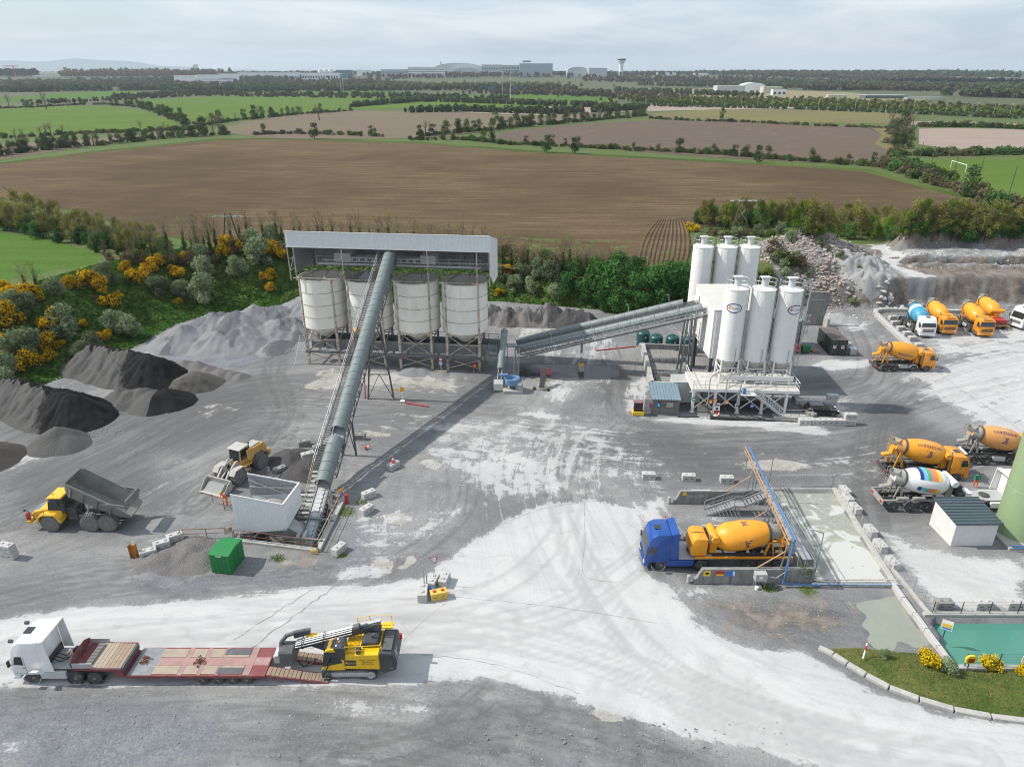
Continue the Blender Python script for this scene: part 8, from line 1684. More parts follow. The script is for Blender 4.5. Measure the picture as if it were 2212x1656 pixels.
def heap(name,label,cones,m,fresh=None,res=.3,rough=.25,cut=None,cat='heap',group=None,z0=0.):
 xs_=[c[0]for c in cones]; ys_=[c[1]for c in cones]; rm=max(c[2]/c[3]for c in cones)+.8
 X,Y=np.meshgrid(np.arange(min(xs_)-rm,max(xs_)+rm,res),np.arange(min(ys_)-rm,max(ys_)+rm,res))
 Z=np.full(X.shape,-1.); I=np.zeros(X.shape,int); wx=X+(fbm(X*.3,Y*.3,3)-.5)*1.0; wy=Y+(fbm(X*.3+30,Y*.3,3)-.5)*1.0
 for i,(cx,cy,hh,sl)in enumerate(cones):
  c=hh-sl*(np.sqrt((wx-cx)**2+(wy-cy)**2+.12)-.35); I=np.where(c>Z,i,I); Z=np.maximum(Z,c)
 CX_,CY_=np.array(xs_)[I],np.array(ys_)[I]; an=np.arctan2(wy-CY_,wx-CX_); Z=Z+(fbm(an*5+I*3.1,np.hypot(wx-CX_,wy-CY_)*.25,3)-.5)*rough*1.5*np.clip(Z,0,1)
 if cut: Z=np.minimum(Z,cut(X,Y))
 Z=np.where(Z>-.2,Z+(fbm(X*1.1,Y*1.1,4)-.5)*rough*np.clip(Z+.3,0,1),Z)
 base=hgt(X,Y,False); keep=Z>-.25
 F=np.zeros(X.shape)if fresh is None else fresh(X,Y,Z,I)
 idm=-np.ones(X.shape,int); idm[keep]=np.arange(keep.sum()); mb=MB(); ox,oy=sum(xs_)/len(xs_),sum(ys_)/len(ys_); oz=h1(ox,oy)if z0 is None else z0
 mb.v=list(zip(X[keep]-ox,Y[keep]-oy,np.maximum(Z[keep],-.25)+(base[keep]-oz))); q=np.stack([idm[:-1,:-1],idm[:-1,1:],idm[1:,1:],idm[1:,:-1]],-1).reshape(-1,4); q=q[(q>=0).all(1)]
 mb.f=[tuple(int(a)for a in r_)for r_ in q]; mb.sm=[True]*len(mb.f)
 me=bpy.data.meshes.new(name); me.from_pydata(mb.v,[],mb.f); me.polygons.foreach_set('use_smooth',mb.sm); at=me.attributes.new('fresh','FLOAT','POINT'); at.data.foreach_set('value',F[keep].astype(np.float32)); me.materials.append(m)
 o=obj(name,me); o.location=(ox,oy,oz); return tag(o,label,cat,group)
def line(a,b,n,h0,h1_,sl,jit=.3): return[(a[0]+(b[0]-a[0])*k/(n-1)+rnd.uniform(-jit,jit),a[1]+(b[1]-a[1])*k/(n-1)+rnd.uniform(-jit,jit),h0+(h1_-h0)*k/(n-1)+rnd.uniform(-.2,.2),sl)for k in range(n)]
def scallop(cones,fx,fy,rx,ry):
 cxs=np.array([c[0]for c in cones]); cys=np.array([c[1]for c in cones])
 return lambda X,Y,Z,I: np.maximum(np.clip(1.5-np.hypot((X-fx)/rx,(Y-fy)/ry)*.85,0,1),.95*(((X-cxs[I])*.75+(Y-cys[I])*.5+(fbm(X*.8,Y*.8,2)-.5)*.8>.1)&(Z>1.9)))
c1_=line((-66,84.8),(-54.8,80.0),13,3.4,3.7,.82,.25); c2_=line((-61.5,97.2),(-51,92.6),13,3.4,3.9,.8,.25)
heap('gravel_heap','big dark grey stone dust heap with a black cut face, next to the brown sand',c1_,M_hd,scallop(c1_,-52.6,78.9,4.8,4.0),rough=.55,res=.22)
heap('gravel_heap','big dark grey stone dust heap with scalloped top below the gorse bank',c2_,M_hd,scallop(c2_,-48.9,91.4,4.6,4.0),rough=.55,res=.22)
heap('gravel_heap','small smooth grey-brown dome of dust beside the scalloped heap',[(-44.3,91.0,1.9,.55),(-43.6,90.8,1.7,.55)],heap_mat('brown_grey_dust',(.105,.098,.09),(.05,.047,.045)),lambda X,Y,Z,I:.5*(Y<90),rough=.12)
heap('gravel_heap','low ragged dust heap joining the two black-faced heaps',line((-52,85.5),(-45.4,84.4),5,1.7,1.9,.62,.5),M_hd,lambda X,Y,Z,I:1.*(X>-46.4),rough=.5)
heap('gravel_heap','pointed little dust cone in front of the black-faced heap',[(-53.4,73.6,1.9,.62),(-51.8,73.0,1.2,.55)],M_hd,lambda X,Y,Z,I:.35*(X>-53))
heap('sand_heap','dark brown sand heap at the frame edge behind the dump truck',line((-67,71.5),(-59,69.2),5,2.4,1.8,.5),M_hb)
heap('grit_heap','wide pale grey grit heap spreading left of the storage bins',[(-53+1.7*i+rnd.uniform(-1.0,1.0),108.3+1.0*i+rnd.uniform(-1.2,1.2),3.3+rnd.uniform(-.5,.5)+.08*i,.56)for i in range(12)]+[(-46+1.6*i+rnd.uniform(-1,1),105.5+1.15*i+rnd.uniform(-1,1),2.2+rnd.uniform(-.5,.5),.5)for i in range(8)]+[(-46+rnd.uniform(0,9),103+rnd.uniform(0,4),.9,.4)for i in range(4)],M_hl,lambda X,Y,Z,I:.9*(fbm(X*.2,Y*.2,3)>.55),rough=.5)
heap('spoil_ridge','low broken spoil ridge between the scalloped heap and the grit heap',line((-47.5,95.5),(-38.5,93.0),6,1.6,.5,.6,.3),M_hs,rough=.6)
heap('spoil_heap','rough grey spoil bank behind the last storage bin',line((-3,118.5),(5.5,118),7,2.2,2.4,.75,.7),M_hs,lambda X,Y,Z,I:.6*(fbm(X*.5,Y*.5,2)>.5),rough=1.2)
heap('spoil_heap','dark rough spoil bank below the evergreen bushes',line((6.5,118),(12.5,117),6,3.0,2.0,.8,.6),M_hs,lambda X,Y,Z,I:.9*(X>6),rough=1.0)
heap('dust_patch','low pile of spilled grit under the third bin',[(-14.5,95.2,.55,.35),(-13.2,95.4,.5,.35),(-10.5,94.6,.3,.25)],M_hl,rough=.1)
heap('dust_patch','pale dust mound at the foot of the brown quarry bank',[(57.5,119.0,1.0,.42),(59.3,118.3,.7,.42),(55.8,118.6,.6,.42)],M_hp,rough=.6)
heap('spoil_mud','churned dark mud heap left of the conveyor',[(-24.5,69.5,.9,.35),(-22.3,68.6,.8,.35),(-23,66.8,.6,.3)],M_hs,lambda X,Y,Z,I:.7+0*X,rough=.7)
heap('spoil_mud','stony dark spoil below the brown railing and block row',[(-29.5,52.9,.8,.35),(-31.3,51.9,.6,.3),(-28,52.0,.6,.3)],M_hs,rough=.6)
heap('rock_pile','pale broken rock dump on the quarry slope above the wing wall',[(66,129.5,2.0,.5),(68.5,131.5,1.8,.5),(64,131,1.7,.5)],M_hp,rough=1.4,z0=None)
# ------------------------------------------------------------------ rocks
def rock_mesh(seed,m,flat=.7):
 r_=random.Random(seed); bm=bmesh.new(); bmesh.ops.create_icosphere(bm,subdivisions=1,radius=.5)
 for v in bm.verts: v.co*=r_.uniform(.65,1.2); v.co.z*=flat; v.co.x*=1.25
 me=bpy.data.meshes.new('boulder'); bm.to_mesh(me); bm.free(); me.materials.append(m); return me
M_rp=mat('pinkish_rock',(.36,.31,.28),.95,0,.2,1.2,.4,(.22,.19,.17),.8); M_rw=mat('pale_rock',(.47,.47,.46),.95,0,.15,1.2,.3,(.3,.3,.29),.8); M_rg=mat('grey_rock',(.27,.265,.255),.95,0,.2,1.2,.4,(.18,.175,.165),.8)
ROCK={k:[rock_mesh(10*i+j,m)for j in range(5)]for i,(k,m)in enumerate((('p',M_rp),('w',M_rw),('g',M_rg)))}
def boulders(label,group,n,fpos,size,kind):
 for i in range(n):
  x,y=fpos(); s_=rnd.uniform(*size); z=h1(x,y); o=tag(obj('boulder',rnd.choice(ROCK[kind])),label,'rock',group); o.location=(x,y,z+s_*.12); o.rotation_euler=(rnd.uniform(-.5,.5),rnd.uniform(-.5,.5),rnd.uniform(0,6.3)); o.scale=(s_,s_*rnd.uniform(.7,1.1),s_*rnd.uniform(.7,1.2))
def rubble(name,label,n,fpos,size,kind):
 src=ROCK[kind][0]; V=np.array([v.co[:]for v in src.vertices]); Fc=np.array([p.vertices[:]for p in src.polygons]); av,af=[],[]
 P_=np.array([fpos()for _ in range(n)]); Zs=hgt(P_[:,0],P_[:,1])
 for i in range(n):
  s_=rnd.uniform(*size); a=rnd.uniform(0,6.3); t=rnd.uniform(-.6,.6); Rm=np.array((Matrix.Rotation(a,3,'Z')@Matrix.Rotation(t,3,'X'))); q=(V*(1+.25*RS.rand(len(V),1))*s_)@Rm.T+np.array([P_[i,0],P_[i,1],Zs[i]+.1*s_]); af+=(Fc+len(V)*i).tolist(); av+=q.tolist()
 me=bpy.data.meshes.new(name); me.from_pydata(av,[],af); me.materials.append(ROCK[kind][0].materials[0]); return tag(obj(name,me),label,kind='stuff')
def inellipse(cx,cy,rx,ry):
 def f():
  a=rnd.uniform(0,6.283); r_=math.sqrt(rnd.random()); return cx+rx*r_*math.cos(a),cy+ry*r_*math.sin(a)
 return f
def hillp():
 while True:
  x,y=inellipse(59,136,11,11)()
  if rnd.random()<.35+.65*math.exp(-((x-61)/8)**2): return x,y
boulders('pinkish broken boulder on the tipped rubble hill','boulders on the rubble hill',170,hillp,(.5,1.05),'p')
rubble('rubble','pinkish stone rubble covering the tipped hill',1500,hillp,(.25,.65),'p')
rubble('rubble','grey stone scree over the quarry slope and cliff',700,lambda:(rnd.uniform(50,118),rnd.uniform(118.5,127)),(.12,.4),'g')
rubble('rubble','pale stone scree over quarry benches',260,lambda:(rnd.uniform(62,122),rnd.uniform(134,149)),(.12,.4),'w')
_f1=[inellipse(-52,76.5,5,1.6),inellipse(-48,88.5,5,1.6),inellipse(-40,103.5,6,2.5),inellipse(-45.5,82.2,2.5,1),inellipse(4,115.3,8,1)]
rubble('spilled_stones','stones spilled round the feet of the heaps',1100,lambda:rnd.choice(_f1)(),(.05,.22),'g')
boulders('pale fallen rock at the foot of the brown quarry bank','fallen rocks under the bank',40,inellipse(57,119.5,5,1.8),(.5,1.1),'w')
boulders('pale rock slab tumbled behind the parked mixers','rocks behind the mixers',26,inellipse(70,125.5,4,1.6),(.6,1.5),'w')
boulders('grey boulder lodged in the brown quarry cliff','boulders in the cliff',30,lambda:(rnd.uniform(74,108),rnd.uniform(123.5,126.5)),(.4,.9),'g')
def yardp():
 px_,py_=rnd.choice([(rnd.uniform(280,480),rnd.uniform(1190,1260)),(rnd.uniform(600,760),rnd.uniform(940,1010)),(rnd.uniform(1500,1830),rnd.uniform(1270,1380)),(rnd.uniform(700,900),rnd.uniform(1080,1240)),(rnd.uniform(1000,1700),rnd.uniform(1560,1656)),(rnd.uniform(0,700),rnd.uniform(1500,1656))]); g=G(px_,py_); return g.x,g.y
rubble('loose_stones','small loose stones scattered over the yard dirt',900,yardp,(.03,.13),'g'); rubble('loose_stones','small pale stones scattered over the yard dirt',220,yardp,(.03,.11),'w')
for px,py in((80,889),(108,900),(135,912)): block('concrete block of the buried wall showing under the black-faced heap',*bg(px,py),z=.75,rz=R(-35),group='buried block wall',me=BME)
# ------------------------------------------------------------------ vegetation
def leafm(name,c1,c2,c3=None,var=.35,trans=.25):
 m=bpy.data.materials.new(name); m.use_nodes=True; t=m.node_tree; n=t.nodes; L=t.links.new; n.remove(n['Principled BSDF']); out_=n['Material Output']
 tc=n.new('ShaderNodeTexCoord'); oi=n.new('ShaderNodeObjectInfo'); nz=n.new('ShaderNodeTexNoise'); nz.inputs['Scale'].default_value=1.1; nz.inputs['Detail'].default_value=4; nz.inputs['Roughness'].default_value=.75; L(tc.outputs['Object'],nz.inputs['Vector'])
 rp=n.new('ShaderNodeValToRGB'); rp.color_ramp.elements[0].position=.35; rp.color_ramp.elements[1].position=.65; rp.color_ramp.elements[0].color=(*c1,1); rp.color_ramp.elements[1].color=(*c2,1); L(nz.outputs[0],rp.inputs[0])
 mr=n.new('ShaderNodeMapRange'); mr.inputs[3].default_value=1-var; mr.inputs[4].default_value=1+var; L(oi.outputs['Random'],mr.inputs[0]); sc_=n.new('ShaderNodeVectorMath'); sc_.operation='SCALE'; L(rp.outputs[0],sc_.inputs[0]); L(mr.outputs[0],sc_.inputs['Scale'])
 df=n.new('ShaderNodeBsdfDiffuse'); tr=n.new('ShaderNodeBsdfTranslucent'); mx=n.new('ShaderNodeMixShader'); mx.inputs[0].default_value=trans; L(sc_.outputs[0],df.inputs[0]); L(sc_.outputs[0],tr.inputs[0]); L(df.outputs[0],mx.inputs[1]); L(tr.outputs[0],mx.inputs[2]); L(mx.outputs[0],out_.inputs[0]); return m
L_ivy=leafm('ivy_leaf',(.036,.065,.024),(.092,.142,.045)); L_bush=leafm('willow_leaf',(.120,.164,.088),(.285,.350,.186)); L_dark=leafm('evergreen_leaf',(.036,.098,.029),(.098,.232,.054)); L_hedge=leafm('hedge_leaf',(.051,.078,.028),(.139,.186,.051)); L_olive=leafm('budding_leaf',(.148,.148,.038),(.295,.287,.078)); L_fresh=leafm('fresh_leaf',(.091,.169,.016),(.182,.286,.033)); L_brush=leafm('brown_scrub',(.115,.096,.058),(.221,.182,.106))
L_gg=leafm('gorse_green',(.035,.048,.016),(.088,.099,.032)); L_gy=leafm('gorse_flower',(.48,.26,.006),(.72,.46,.012),var=.12,trans=.1); L_gl=leafm('gorse_lemon',(.70,.46,.006),(.85,.62,.015),var=.1,trans=.1); L_twig=leafm('twig',(.173,.142,.101),(.263,.223,.162),trans=0); L_bark=leafm('bark',(.083,.068,.053),(.135,.112,.090),trans=0); L_ground=leafm('ground_ivy',(.026,.085,.014),(.085,.185,.03),var=0.)
def leaves(clumps,n,size,seed,squash=1.,shell=.55,up=.2):
 r_=np.random.RandomState(seed); C=np.array([c[:3]for c in clumps],float); Rr=np.array([c[3]for c in clumps],float); w=Rr**2; k=r_.choice(len(C),n,p=w/w.sum())
 d=r_.normal(size=(n,3)); d/=np.linalg.norm(d,axis=1)[:,None]; rad=(shell+(1-shell)*r_.rand(n)**.6)*(1+.18*r_.normal(size=n)); P=C[k]+d*(rad*Rr[k])[:,None]*np.array([1,1,squash]); P[:,2]=np.maximum(P[:,2],.03)
 nrm=d*.8+r_.normal(size=(n,3))*.7+np.array([0,0,up]); nrm/=np.linalg.norm(nrm,axis=1)[:,None]; a=np.cross(nrm,r_.normal(size=(n,3))); a/=np.linalg.norm(a,axis=1)[:,None]; b=np.cross(nrm,a); s_=size*(.55+.9*r_.rand(n))[:,None]
 V=np.stack([P+a*s_*.5,P+b*s_*.32,P-a*s_*.5,P-b*s_*.32],1).reshape(-1,3); F=np.arange(4*n).reshape(-1,4); return V,F
def qmesh(name,V,F,m):
 me=bpy.data.meshes.new(name); me.vertices.add(len(V)); me.vertices.foreach_set('co',V.ravel().astype(np.float32)); me.loops.add(F.size); me.loops.foreach_set('vertex_index',F.ravel().astype(np.int32)); me.polygons.add(len(F)); me.polygons.foreach_set('loop_start',np.arange(0,F.size,F.shape[1])); me.polygons.foreach_set('loop_total',np.full(len(F),F.shape[1])); me.update(calc_edges=True); me.materials.append(m); return me
def clumpset(seed,n,rx,ry,h,rmin,rmax,z0=0.):
 r_=random.Random(seed); c=[]
 for i in range(n):
  a=r_.uniform(0,6.28); q=math.sqrt(r_.random()); z=z0+(h-z0)*r_.random(); k=1-.45*max(0,(z-h*.55)/(h*.45)); c.append((rx*q*math.cos(a)*k,ry*q*math.sin(a)*k,z,r_.uniform(rmin,rmax)))
 return c
def limbs(seed,h,spread,n1=7,n2=5,n3=4,r0=.16,fork=.3,upw=1.):
 """trunk, limbs and twigs: list of (p0,p1,r0,r1,n)"""
 r_=random.Random(seed); tr,tw=[],[]; top=Vector((r_.uniform(-.3,.3),r_.uniform(-.3,.3),h*.8)); pts=[Vector((0,0,-.3)),Vector((r_.uniform(-.15,.15),r_.uniform(-.15,.15),h*fork)),top]
 tr.append((pts[0],pts[1],r0,r0*.75)); tr.append((pts[1],pts[2],r0*.75,r0*.2))
 for i in range(n1):
  t=fork+(.95-fork)*(i+.5)/n1; b=pts[1].lerp(top,(t-fork)/(1-fork)); a=i*2.4+r_.uniform(-.5,.5); L_=spread*r_.uniform(.6,1.1)*(1.1-.5*t); e=b+Vector((math.cos(a)*L_,math.sin(a)*L_,L_*upw*r_.uniform(.7,1.5))); tr.append((b,e,r0*.35*(1.2-t),r0*.08))
  for j in range(n2):
   q=b.lerp(e,.3+.7*j/n2); d=Vector((r_.uniform(-1,1),r_.uniform(-1,1),r_.uniform(.3,1.6)))*L_*.38; f=q+d; tw.append((q,f,r0*.12,.012))
   for k in range(n3): g=q.lerp(f,.3+.7*k/n3); tw.append((g,g+Vector((r_.uniform(-1,1),r_.uniform(-1,1),r_.uniform(0,1.3)))*L_*.2,.018,.01))
 return tr,tw
def limb_mesh(name,segs,m,n=5,k=1.):
 mb=MB(); [mb.rev([(0,a*k),((q-p).length,b*k)],p,q-p,n,False)for p,q,a,b in segs]; me=bpy.data.meshes.new(name); me.from_pydata(mb.v,[],mb.f); me.polygons.foreach_set('use_smooth',mb.sm); me.materials.append(m); return me
PROTO={}
def proto(key,name,cat,parts):
 r_=thing(name,'tree',cat); [tag(obj(pn,me,r_),kind='stuff' if pn in('twigs','buds')else None)for pn,me in parts]; PROTO[key]=(r_,[0]); return r_
def put(key,label,group,x,y,z=None,sc=1.,rz=None):
 r_,used=PROTO[key]; o=r_ if not used[0]else copy_tree(r_); used[0]=1
 z=h1(x,y)if z is None else z; o.location=(x,y,z-.05); o.rotation_euler=(0,0,rnd.uniform(0,6.28)if rz is None else rz); o.scale=sc if isinstance(sc,tuple)else(sc,sc,sc); tag(o,label,None,group); return o
stem=limb_mesh('stem',[(Vector((0,0,-.2)),Vector((.1,.05,.7)),.1,.05),(Vector((0,0,.2)),Vector((-.5,.2,1.0)),.06,.02),(Vector((0,0,.2)),Vector((.4,-.3,1.0)),.06,.02)],L_bark)
for i in range(4):
 cl=clumpset(50+i,9,1.25,.95,1.35,.35,.6,.25); V,F=leaves(cl,1500,.17,i); V2,F2=leaves([(c[0],c[1],c[2]+.08,c[3]*1.06)for c in cl if c[2]>.35 or i%2],2300,.16,60+i,up=.6)
 proto('gorse%d'%i,'gorse_bush','bush',[('foliage',qmesh('foliage',V,F,L_gg)),('flowers',qmesh('flowers',V2,F2,L_gy)),('stem',stem)])
V,F=leaves(cl,1500,.15,9); V2,F2=leaves([(c[0],c[1],c[2]+.08,c[3]*1.06)for c in cl],2600,.13,69,up=.6); proto('gorsel','gorse_bush','bush',[('foliage',qmesh('foliage',V,F,L_gg)),('flowers',qmesh('flowers',V2,F2,L_gl)),('stem',stem)])
for i in range(4):
 cl=clumpset(80+i,12,1.15,1.15,2.3,.45,.75,.4); V,F=leaves(cl,3200,.2,20+i,up=.4); proto('bush%d'%i,'willow_bush','bush',[('foliage',qmesh('foliage',V,F,L_bush)),('stem',stem)])
 cl=clumpset(90+i,14,1.6,1.6,3.3,.6,1.0,.5); V,F=leaves(cl,3600,.26,30+i,up=.4); proto('ever%d'%i,'evergreen_shrub','shrub',[('foliage',qmesh('foliage',V,F,L_dark)),('stem',stem)])
 tr,tw=limbs(100+i,7.2,1.5,11,8,6,.085,.2,1.9); V3,F3=leaves(clumpset(300+i,18,1.1,1.1,7.2,.4,.7,2.5),420,.13,300+i,shell=.1); V,F=leaves([(0,0,z*.42+.3,.42-.02*z)for z in range(10)]+clumpset(7+i,4,.9,.9,2.2,.3,.6),900,.24,40+i)
 proto('bare%d'%i,'bare_tree','tree',[('trunk',limb_mesh('trunk',tr,L_bark)),('twigs',limb_mesh('twigs',tw,L_twig,3,.75)),('ivy',qmesh('ivy',V,F,L_ivy)),('buds',qmesh('buds',V3,F3,L_olive))])
 tr,tw=limbs(120+i,7,2.0,9,6,5,.12,.2,1.3); cl=clumpset(130+i,20,1.7,1.7,6.6,.5,.95,1.6); V,F=leaves(cl,2100,.24,50+i,shell=.25)
 proto('bud%d'%i,'budding_tree','tree',[('trunk',limb_mesh('trunk',tr,L_bark)),('twigs',limb_mesh('twigs',tw,L_twig,3)),('crown',qmesh('crown',V,F,L_olive if i<3 else L_fresh))])
 # hedgerow trees further off
 tr,tw=limbs(140+i,7,2.2,6,3,2,.2,.3,1.1); cl=clumpset(150+i,11,1.5+.3*(i%2),1.5,6.5,.8,1.4,.7); V,F=leaves(cl,700,.55,60+i); proto('htree%d'%i,'hedgerow_tree','tree',[('trunk',limb_mesh('trunk',tr,L_bark)),('crown',qmesh('crown',V,F,L_ivy if i<2 else L_hedge))])
 cl=clumpset(170+i,8,1.9,1.3,2.2,.7,1.2,.3); V,F=leaves(cl,420,.5,70+i); proto('hshrub%d'%i,'hedgerow_shrub','shrub',[('foliage',qmesh('foliage',V,F,(L_hedge,L_ivy,L_hedge,L_dark)[i])),('stem',stem)])
 tr,tw=limbs(190+i,7.5,2.6,8,5,3,.2,.3,1.0); proto('hbare%d'%i,'leafless_tree','tree',[('trunk',limb_mesh('trunk',tr,L_bark,5,1.6)),('twigs',limb_mesh('twigs',tw,L_twig,3,2.6))])
 cl=clumpset(210+i,8,1.9,1.5,2.0,.6,1.1,.2); V,F=leaves(cl,500,.45,90+i); proto('scrub%d'%i,'bramble_scrub','shrub',[('foliage',qmesh('foliage',V,F,L_brush if i<3 else L_hedge)),('stem',stem)])
 # --- gorse and willow on the left bank
gorse=[(40,652,1.6),(200,630,1.7),(160,625,1.2),(245,662,1.4),(300,610,1.5),(325,585,1.2),(350,572,1.1),(378,600,1.2),(400,562,1.),(500,545,1.6),(480,552,1.2),(580,548,1.5),(610,560,1.3),(580,605,1.),(30,705,1.9),(110,705,1.6),(90,755,1.3),(15,760,1.3),(50,800,1.5),(100,780,1.),(225,735,.9),(10,640,1.2),(590,630,.9),(430,555,.8),(180,705,.6),(75,650,1.1),(275,590,1.1),(545,560,1.),(130,752,.7),(385,655,.5)]
for i,(px,py,s_)in enumerate(gorse):
 g=GT(px,py); big='broad' if s_>1.35 else 'small' if s_<1 else 'rounded'; put('gorse%d'%(i%4),'%s orange-yellow flowering gorse bush on the ivy-covered bank'%big,'%s gorse on the bank'%big,g.x,g.y,g.z,s_*1.08)
for px,py,s_ in((1095,590,.9),(1080,640,.8),(1100,600,.7)): g=GT(px,py); put('gorse1','orange gorse bush behind the last storage bin','gorse behind the bins',g.x,g.y,g.z,s_)
for px,py,s_,lb in((2012,1443,.72,'lemon-yellow gorse bush at the pool corner'),(2140,1446,.66,'lemon-yellow gorse bush in front of the white warning sign'),(2208,1452,.62,'lemon-yellow gorse bush at the frame edge by the pool')): x,y=bg(px,py); put('gorsel',lb,None,x,y,h1(x,y),s_)
x,y=bg(2045,1460); put('bush0','small grey-green shrub beside the pool-corner gorse',None,x,y,h1(x,y),.45); x,y=bg(1905,1425); put('bush1','thin young shrub at the top of the grass bank',None,x,y,h1(x,y),.3)
x,y=bg(1735,1262); put('ever1','ivy clump hanging over the wash bay wall end',None,x,y+.4,.3,.35);
put('gorsel','bright yellow gorse beside the rear silos',None,*G(1492,500,5.)[:2],5.,1.3)
willow=[(60,680,1.1),(150,730,1.6),(120,640,1.0),(230,610,1.2),(345,640,1.2),(435,655,1.8),(440,600,1.3),(430,570,1.3),(560,575,1.7),(515,595,1.2),(255,720,1.2),(30,675,1.1),(60,770,1.4),(10,830,1.4),(200,760,1.0),(10,780,1.2),(545,540,1.3),(590,520,1.2),(280,730,1.2),(175,770,.8),(390,640,.9),(20,855,1.2)]
for i,(px,py,s_)in enumerate(willow): g=GT(px,py); put('bush%d'%(i%4),'%s grey-green willow bush among the gorse on the bank'%('tall' if s_>1.15 else 'low'),'willow bushes on the bank',g.x,g.y,g.z,s_*1.15)
# --- evergreen shrubs behind the twin conveyors
ever=[(1130,610,1.0),(1160,600,1.1),(1190,615,1.2),(1225,640,1.2),(1260,650,1.1),(1290,640,1.5),(1320,640,1.7),(1350,645,1.6),(1380,650,1.5),(1410,645,1.5),(1440,640,1.6),(1470,630,1.4),(1330,610,1.4),(1370,620,1.4),(1300,665,1.2),(1345,672,1.2),(1390,676,1.2),(1430,670,1.2),(1465,660,1.3),(1085,610,.9),(1110,630,.9),(1150,635,.9),(1200,650,.9),(1175,580,1.),(1240,600,1.),(1285,605,1.1)]
for i,(px,py,s_)in enumerate(ever):
 g=GT(px,py);
 if i in(0,1,2,19,20,21,22): put('bush%d'%(i%4),'grey-green bush behind the spoil bank','bushes behind the spoil bank',g.x,g.y,g.z,s_*1.3)
 else: put('ever%d'%(i%4),'dense evergreen shrub behind the twin conveyors','evergreen shrubs behind the conveyors',g.x,g.y,g.z,s_)
 # --- tall leafless ivy-clad trees between plant and ploughed field
bare=[(x,y)for x,y in((520,520),(545,525),(570,522),(600,528),(640,530),(670,528),(700,525),(880,545),(905,548),(930,548),(960,548),(985,552),(1010,555),(1035,560),(1060,560),(1128,595),(1150,600),(1175,600),(1200,605),(1215,590),(1240,600),(1265,602),(1290,610),(1310,605),(1330,610),(1270,595),(1105,580),(425,535),(455,540),(470,545),(300,545),(270,540),(330,555),(60,640),(85,640),(400,545),(365,550),(1130,575),(1345,600),(740,535),(780,540),(820,540),(650,520),(690,530),(720,522),(760,530),(800,528),(840,532),(860,540),(895,540),(915,552),(945,540),(970,545),(1000,548),(1022,550),(1048,552),(1140,585),(1163,592),(1188,596),(1230,588),(1252,610),(1300,600),(1320,618),(1085,570),(1115,590),(500,520),(535,516),(610,522))]
for i,(px,py)in enumerate(bare): g=GT(px,py); put('bare%d'%(i%4),'tall leafless tree with ivy-wrapped trunk behind the plant','leafless trees behind the plant',g.x,g.y,g.z,rnd.uniform(.7,1.05))
for i in range(40): px=480+840*i/39+rnd.uniform(-9,9); g=GT(px,540+max(0,px-1000)*.17+rnd.uniform(-8,10)); put('scrub%d'%(i%4),'brown bramble scrub under the leafless trees behind the plant','bramble behind the plant',g.x,g.y,g.z,rnd.uniform(.6,1.1))
# --- budding belt left and right
for i in range(46):
 t=i/45; px=-40+380*t+rnd.uniform(-8,8); py=478+62*t+rnd.uniform(-14,14); g=G(px,py,5.); put('bud%d'%(i%3),'budding olive-green tree in the belt beside the green crop field','trees in the left belt',g.x,g.y,5.,rnd.uniform(.9,1.3)*(1-.38*t))
for i in range(22): px=-30+420*rnd.random(); py=490+.16*px+rnd.uniform(-5,14); g=G(px,py,5.); put('ever%d'%(i%4),'dark ivy shrub at the foot of the left tree belt','shrubs under the left belt',g.x,g.y,5.,rnd.uniform(.7,1.1))
for i in range(26): px=200+250*rnd.random(); py=535+.1*(px-200)+rnd.uniform(-12,18); g=GT(px,py); put('bare%d'%(i%4),'thin leafless tree at the end of the left belt','thin trees ending the left belt',g.x,g.y,g.z,rnd.uniform(.5,.8));
for i in range(18): px=230+240*rnd.random(); py=545+.06*(px-200)+rnd.uniform(-6,20); g=GT(px,py); put('scrub%d'%(i%4),'brown bramble scrub under the thin leafless trees','bramble under the left belt',g.x,g.y,g.z,rnd.uniform(.6,1.))
for i in range(110):
 px=1505+740*i/109+rnd.uniform(-8,8); base=492 if px<1720 else 506+(px-1720)*.03; py=base+rnd.uniform(-16,10); g=GT(px,py); put(('bud%d'%(i%4))if i%3 else 'ever%d'%(i%4),'budding tree in the belt between quarry and ploughed field' if i%3 else 'dark evergreen in the belt between quarry and ploughed field','right belt budding trees' if i%3 else 'right belt evergreens',g.x,g.y,g.z,rnd.uniform(.75,1.1))
for i in range(34): px=1500+220*rnd.random(); py=505+110*rnd.random()**1.4; g=GT(px,py); put(('scrub%d'%(i%4))if i%2 else 'bush%d'%(i%4),'grassy brown scrub on the slope beside the rear silos' if i%2 else 'grey-green scrub bush on the slope beside the rear silos','scrub by the rear silos' if i%2 else 'bushes by the rear silos',g.x,g.y,g.z,rnd.uniform(.6,1.0))
for px,py in((1790,545),(1812,560),(1835,575),(1745,600),(1838,660),(1700,640),(1770,530),(1850,590),(1720,560)): g=GT(px,py); put('bush%d'%rnd.randint(0,3),'small green bush growing on the quarry rubble','bushes on the rubble',g.x,g.y,g.z,rnd.uniform(.4,.7))
for i in range(8): g=GT(1640+14*i,660-2*i); put('scrub%d'%(i%4),'low scrub at the foot of the quarry slope','scrub at the slope foot',g.x,g.y,g.z,rnd.uniform(.5,.8))
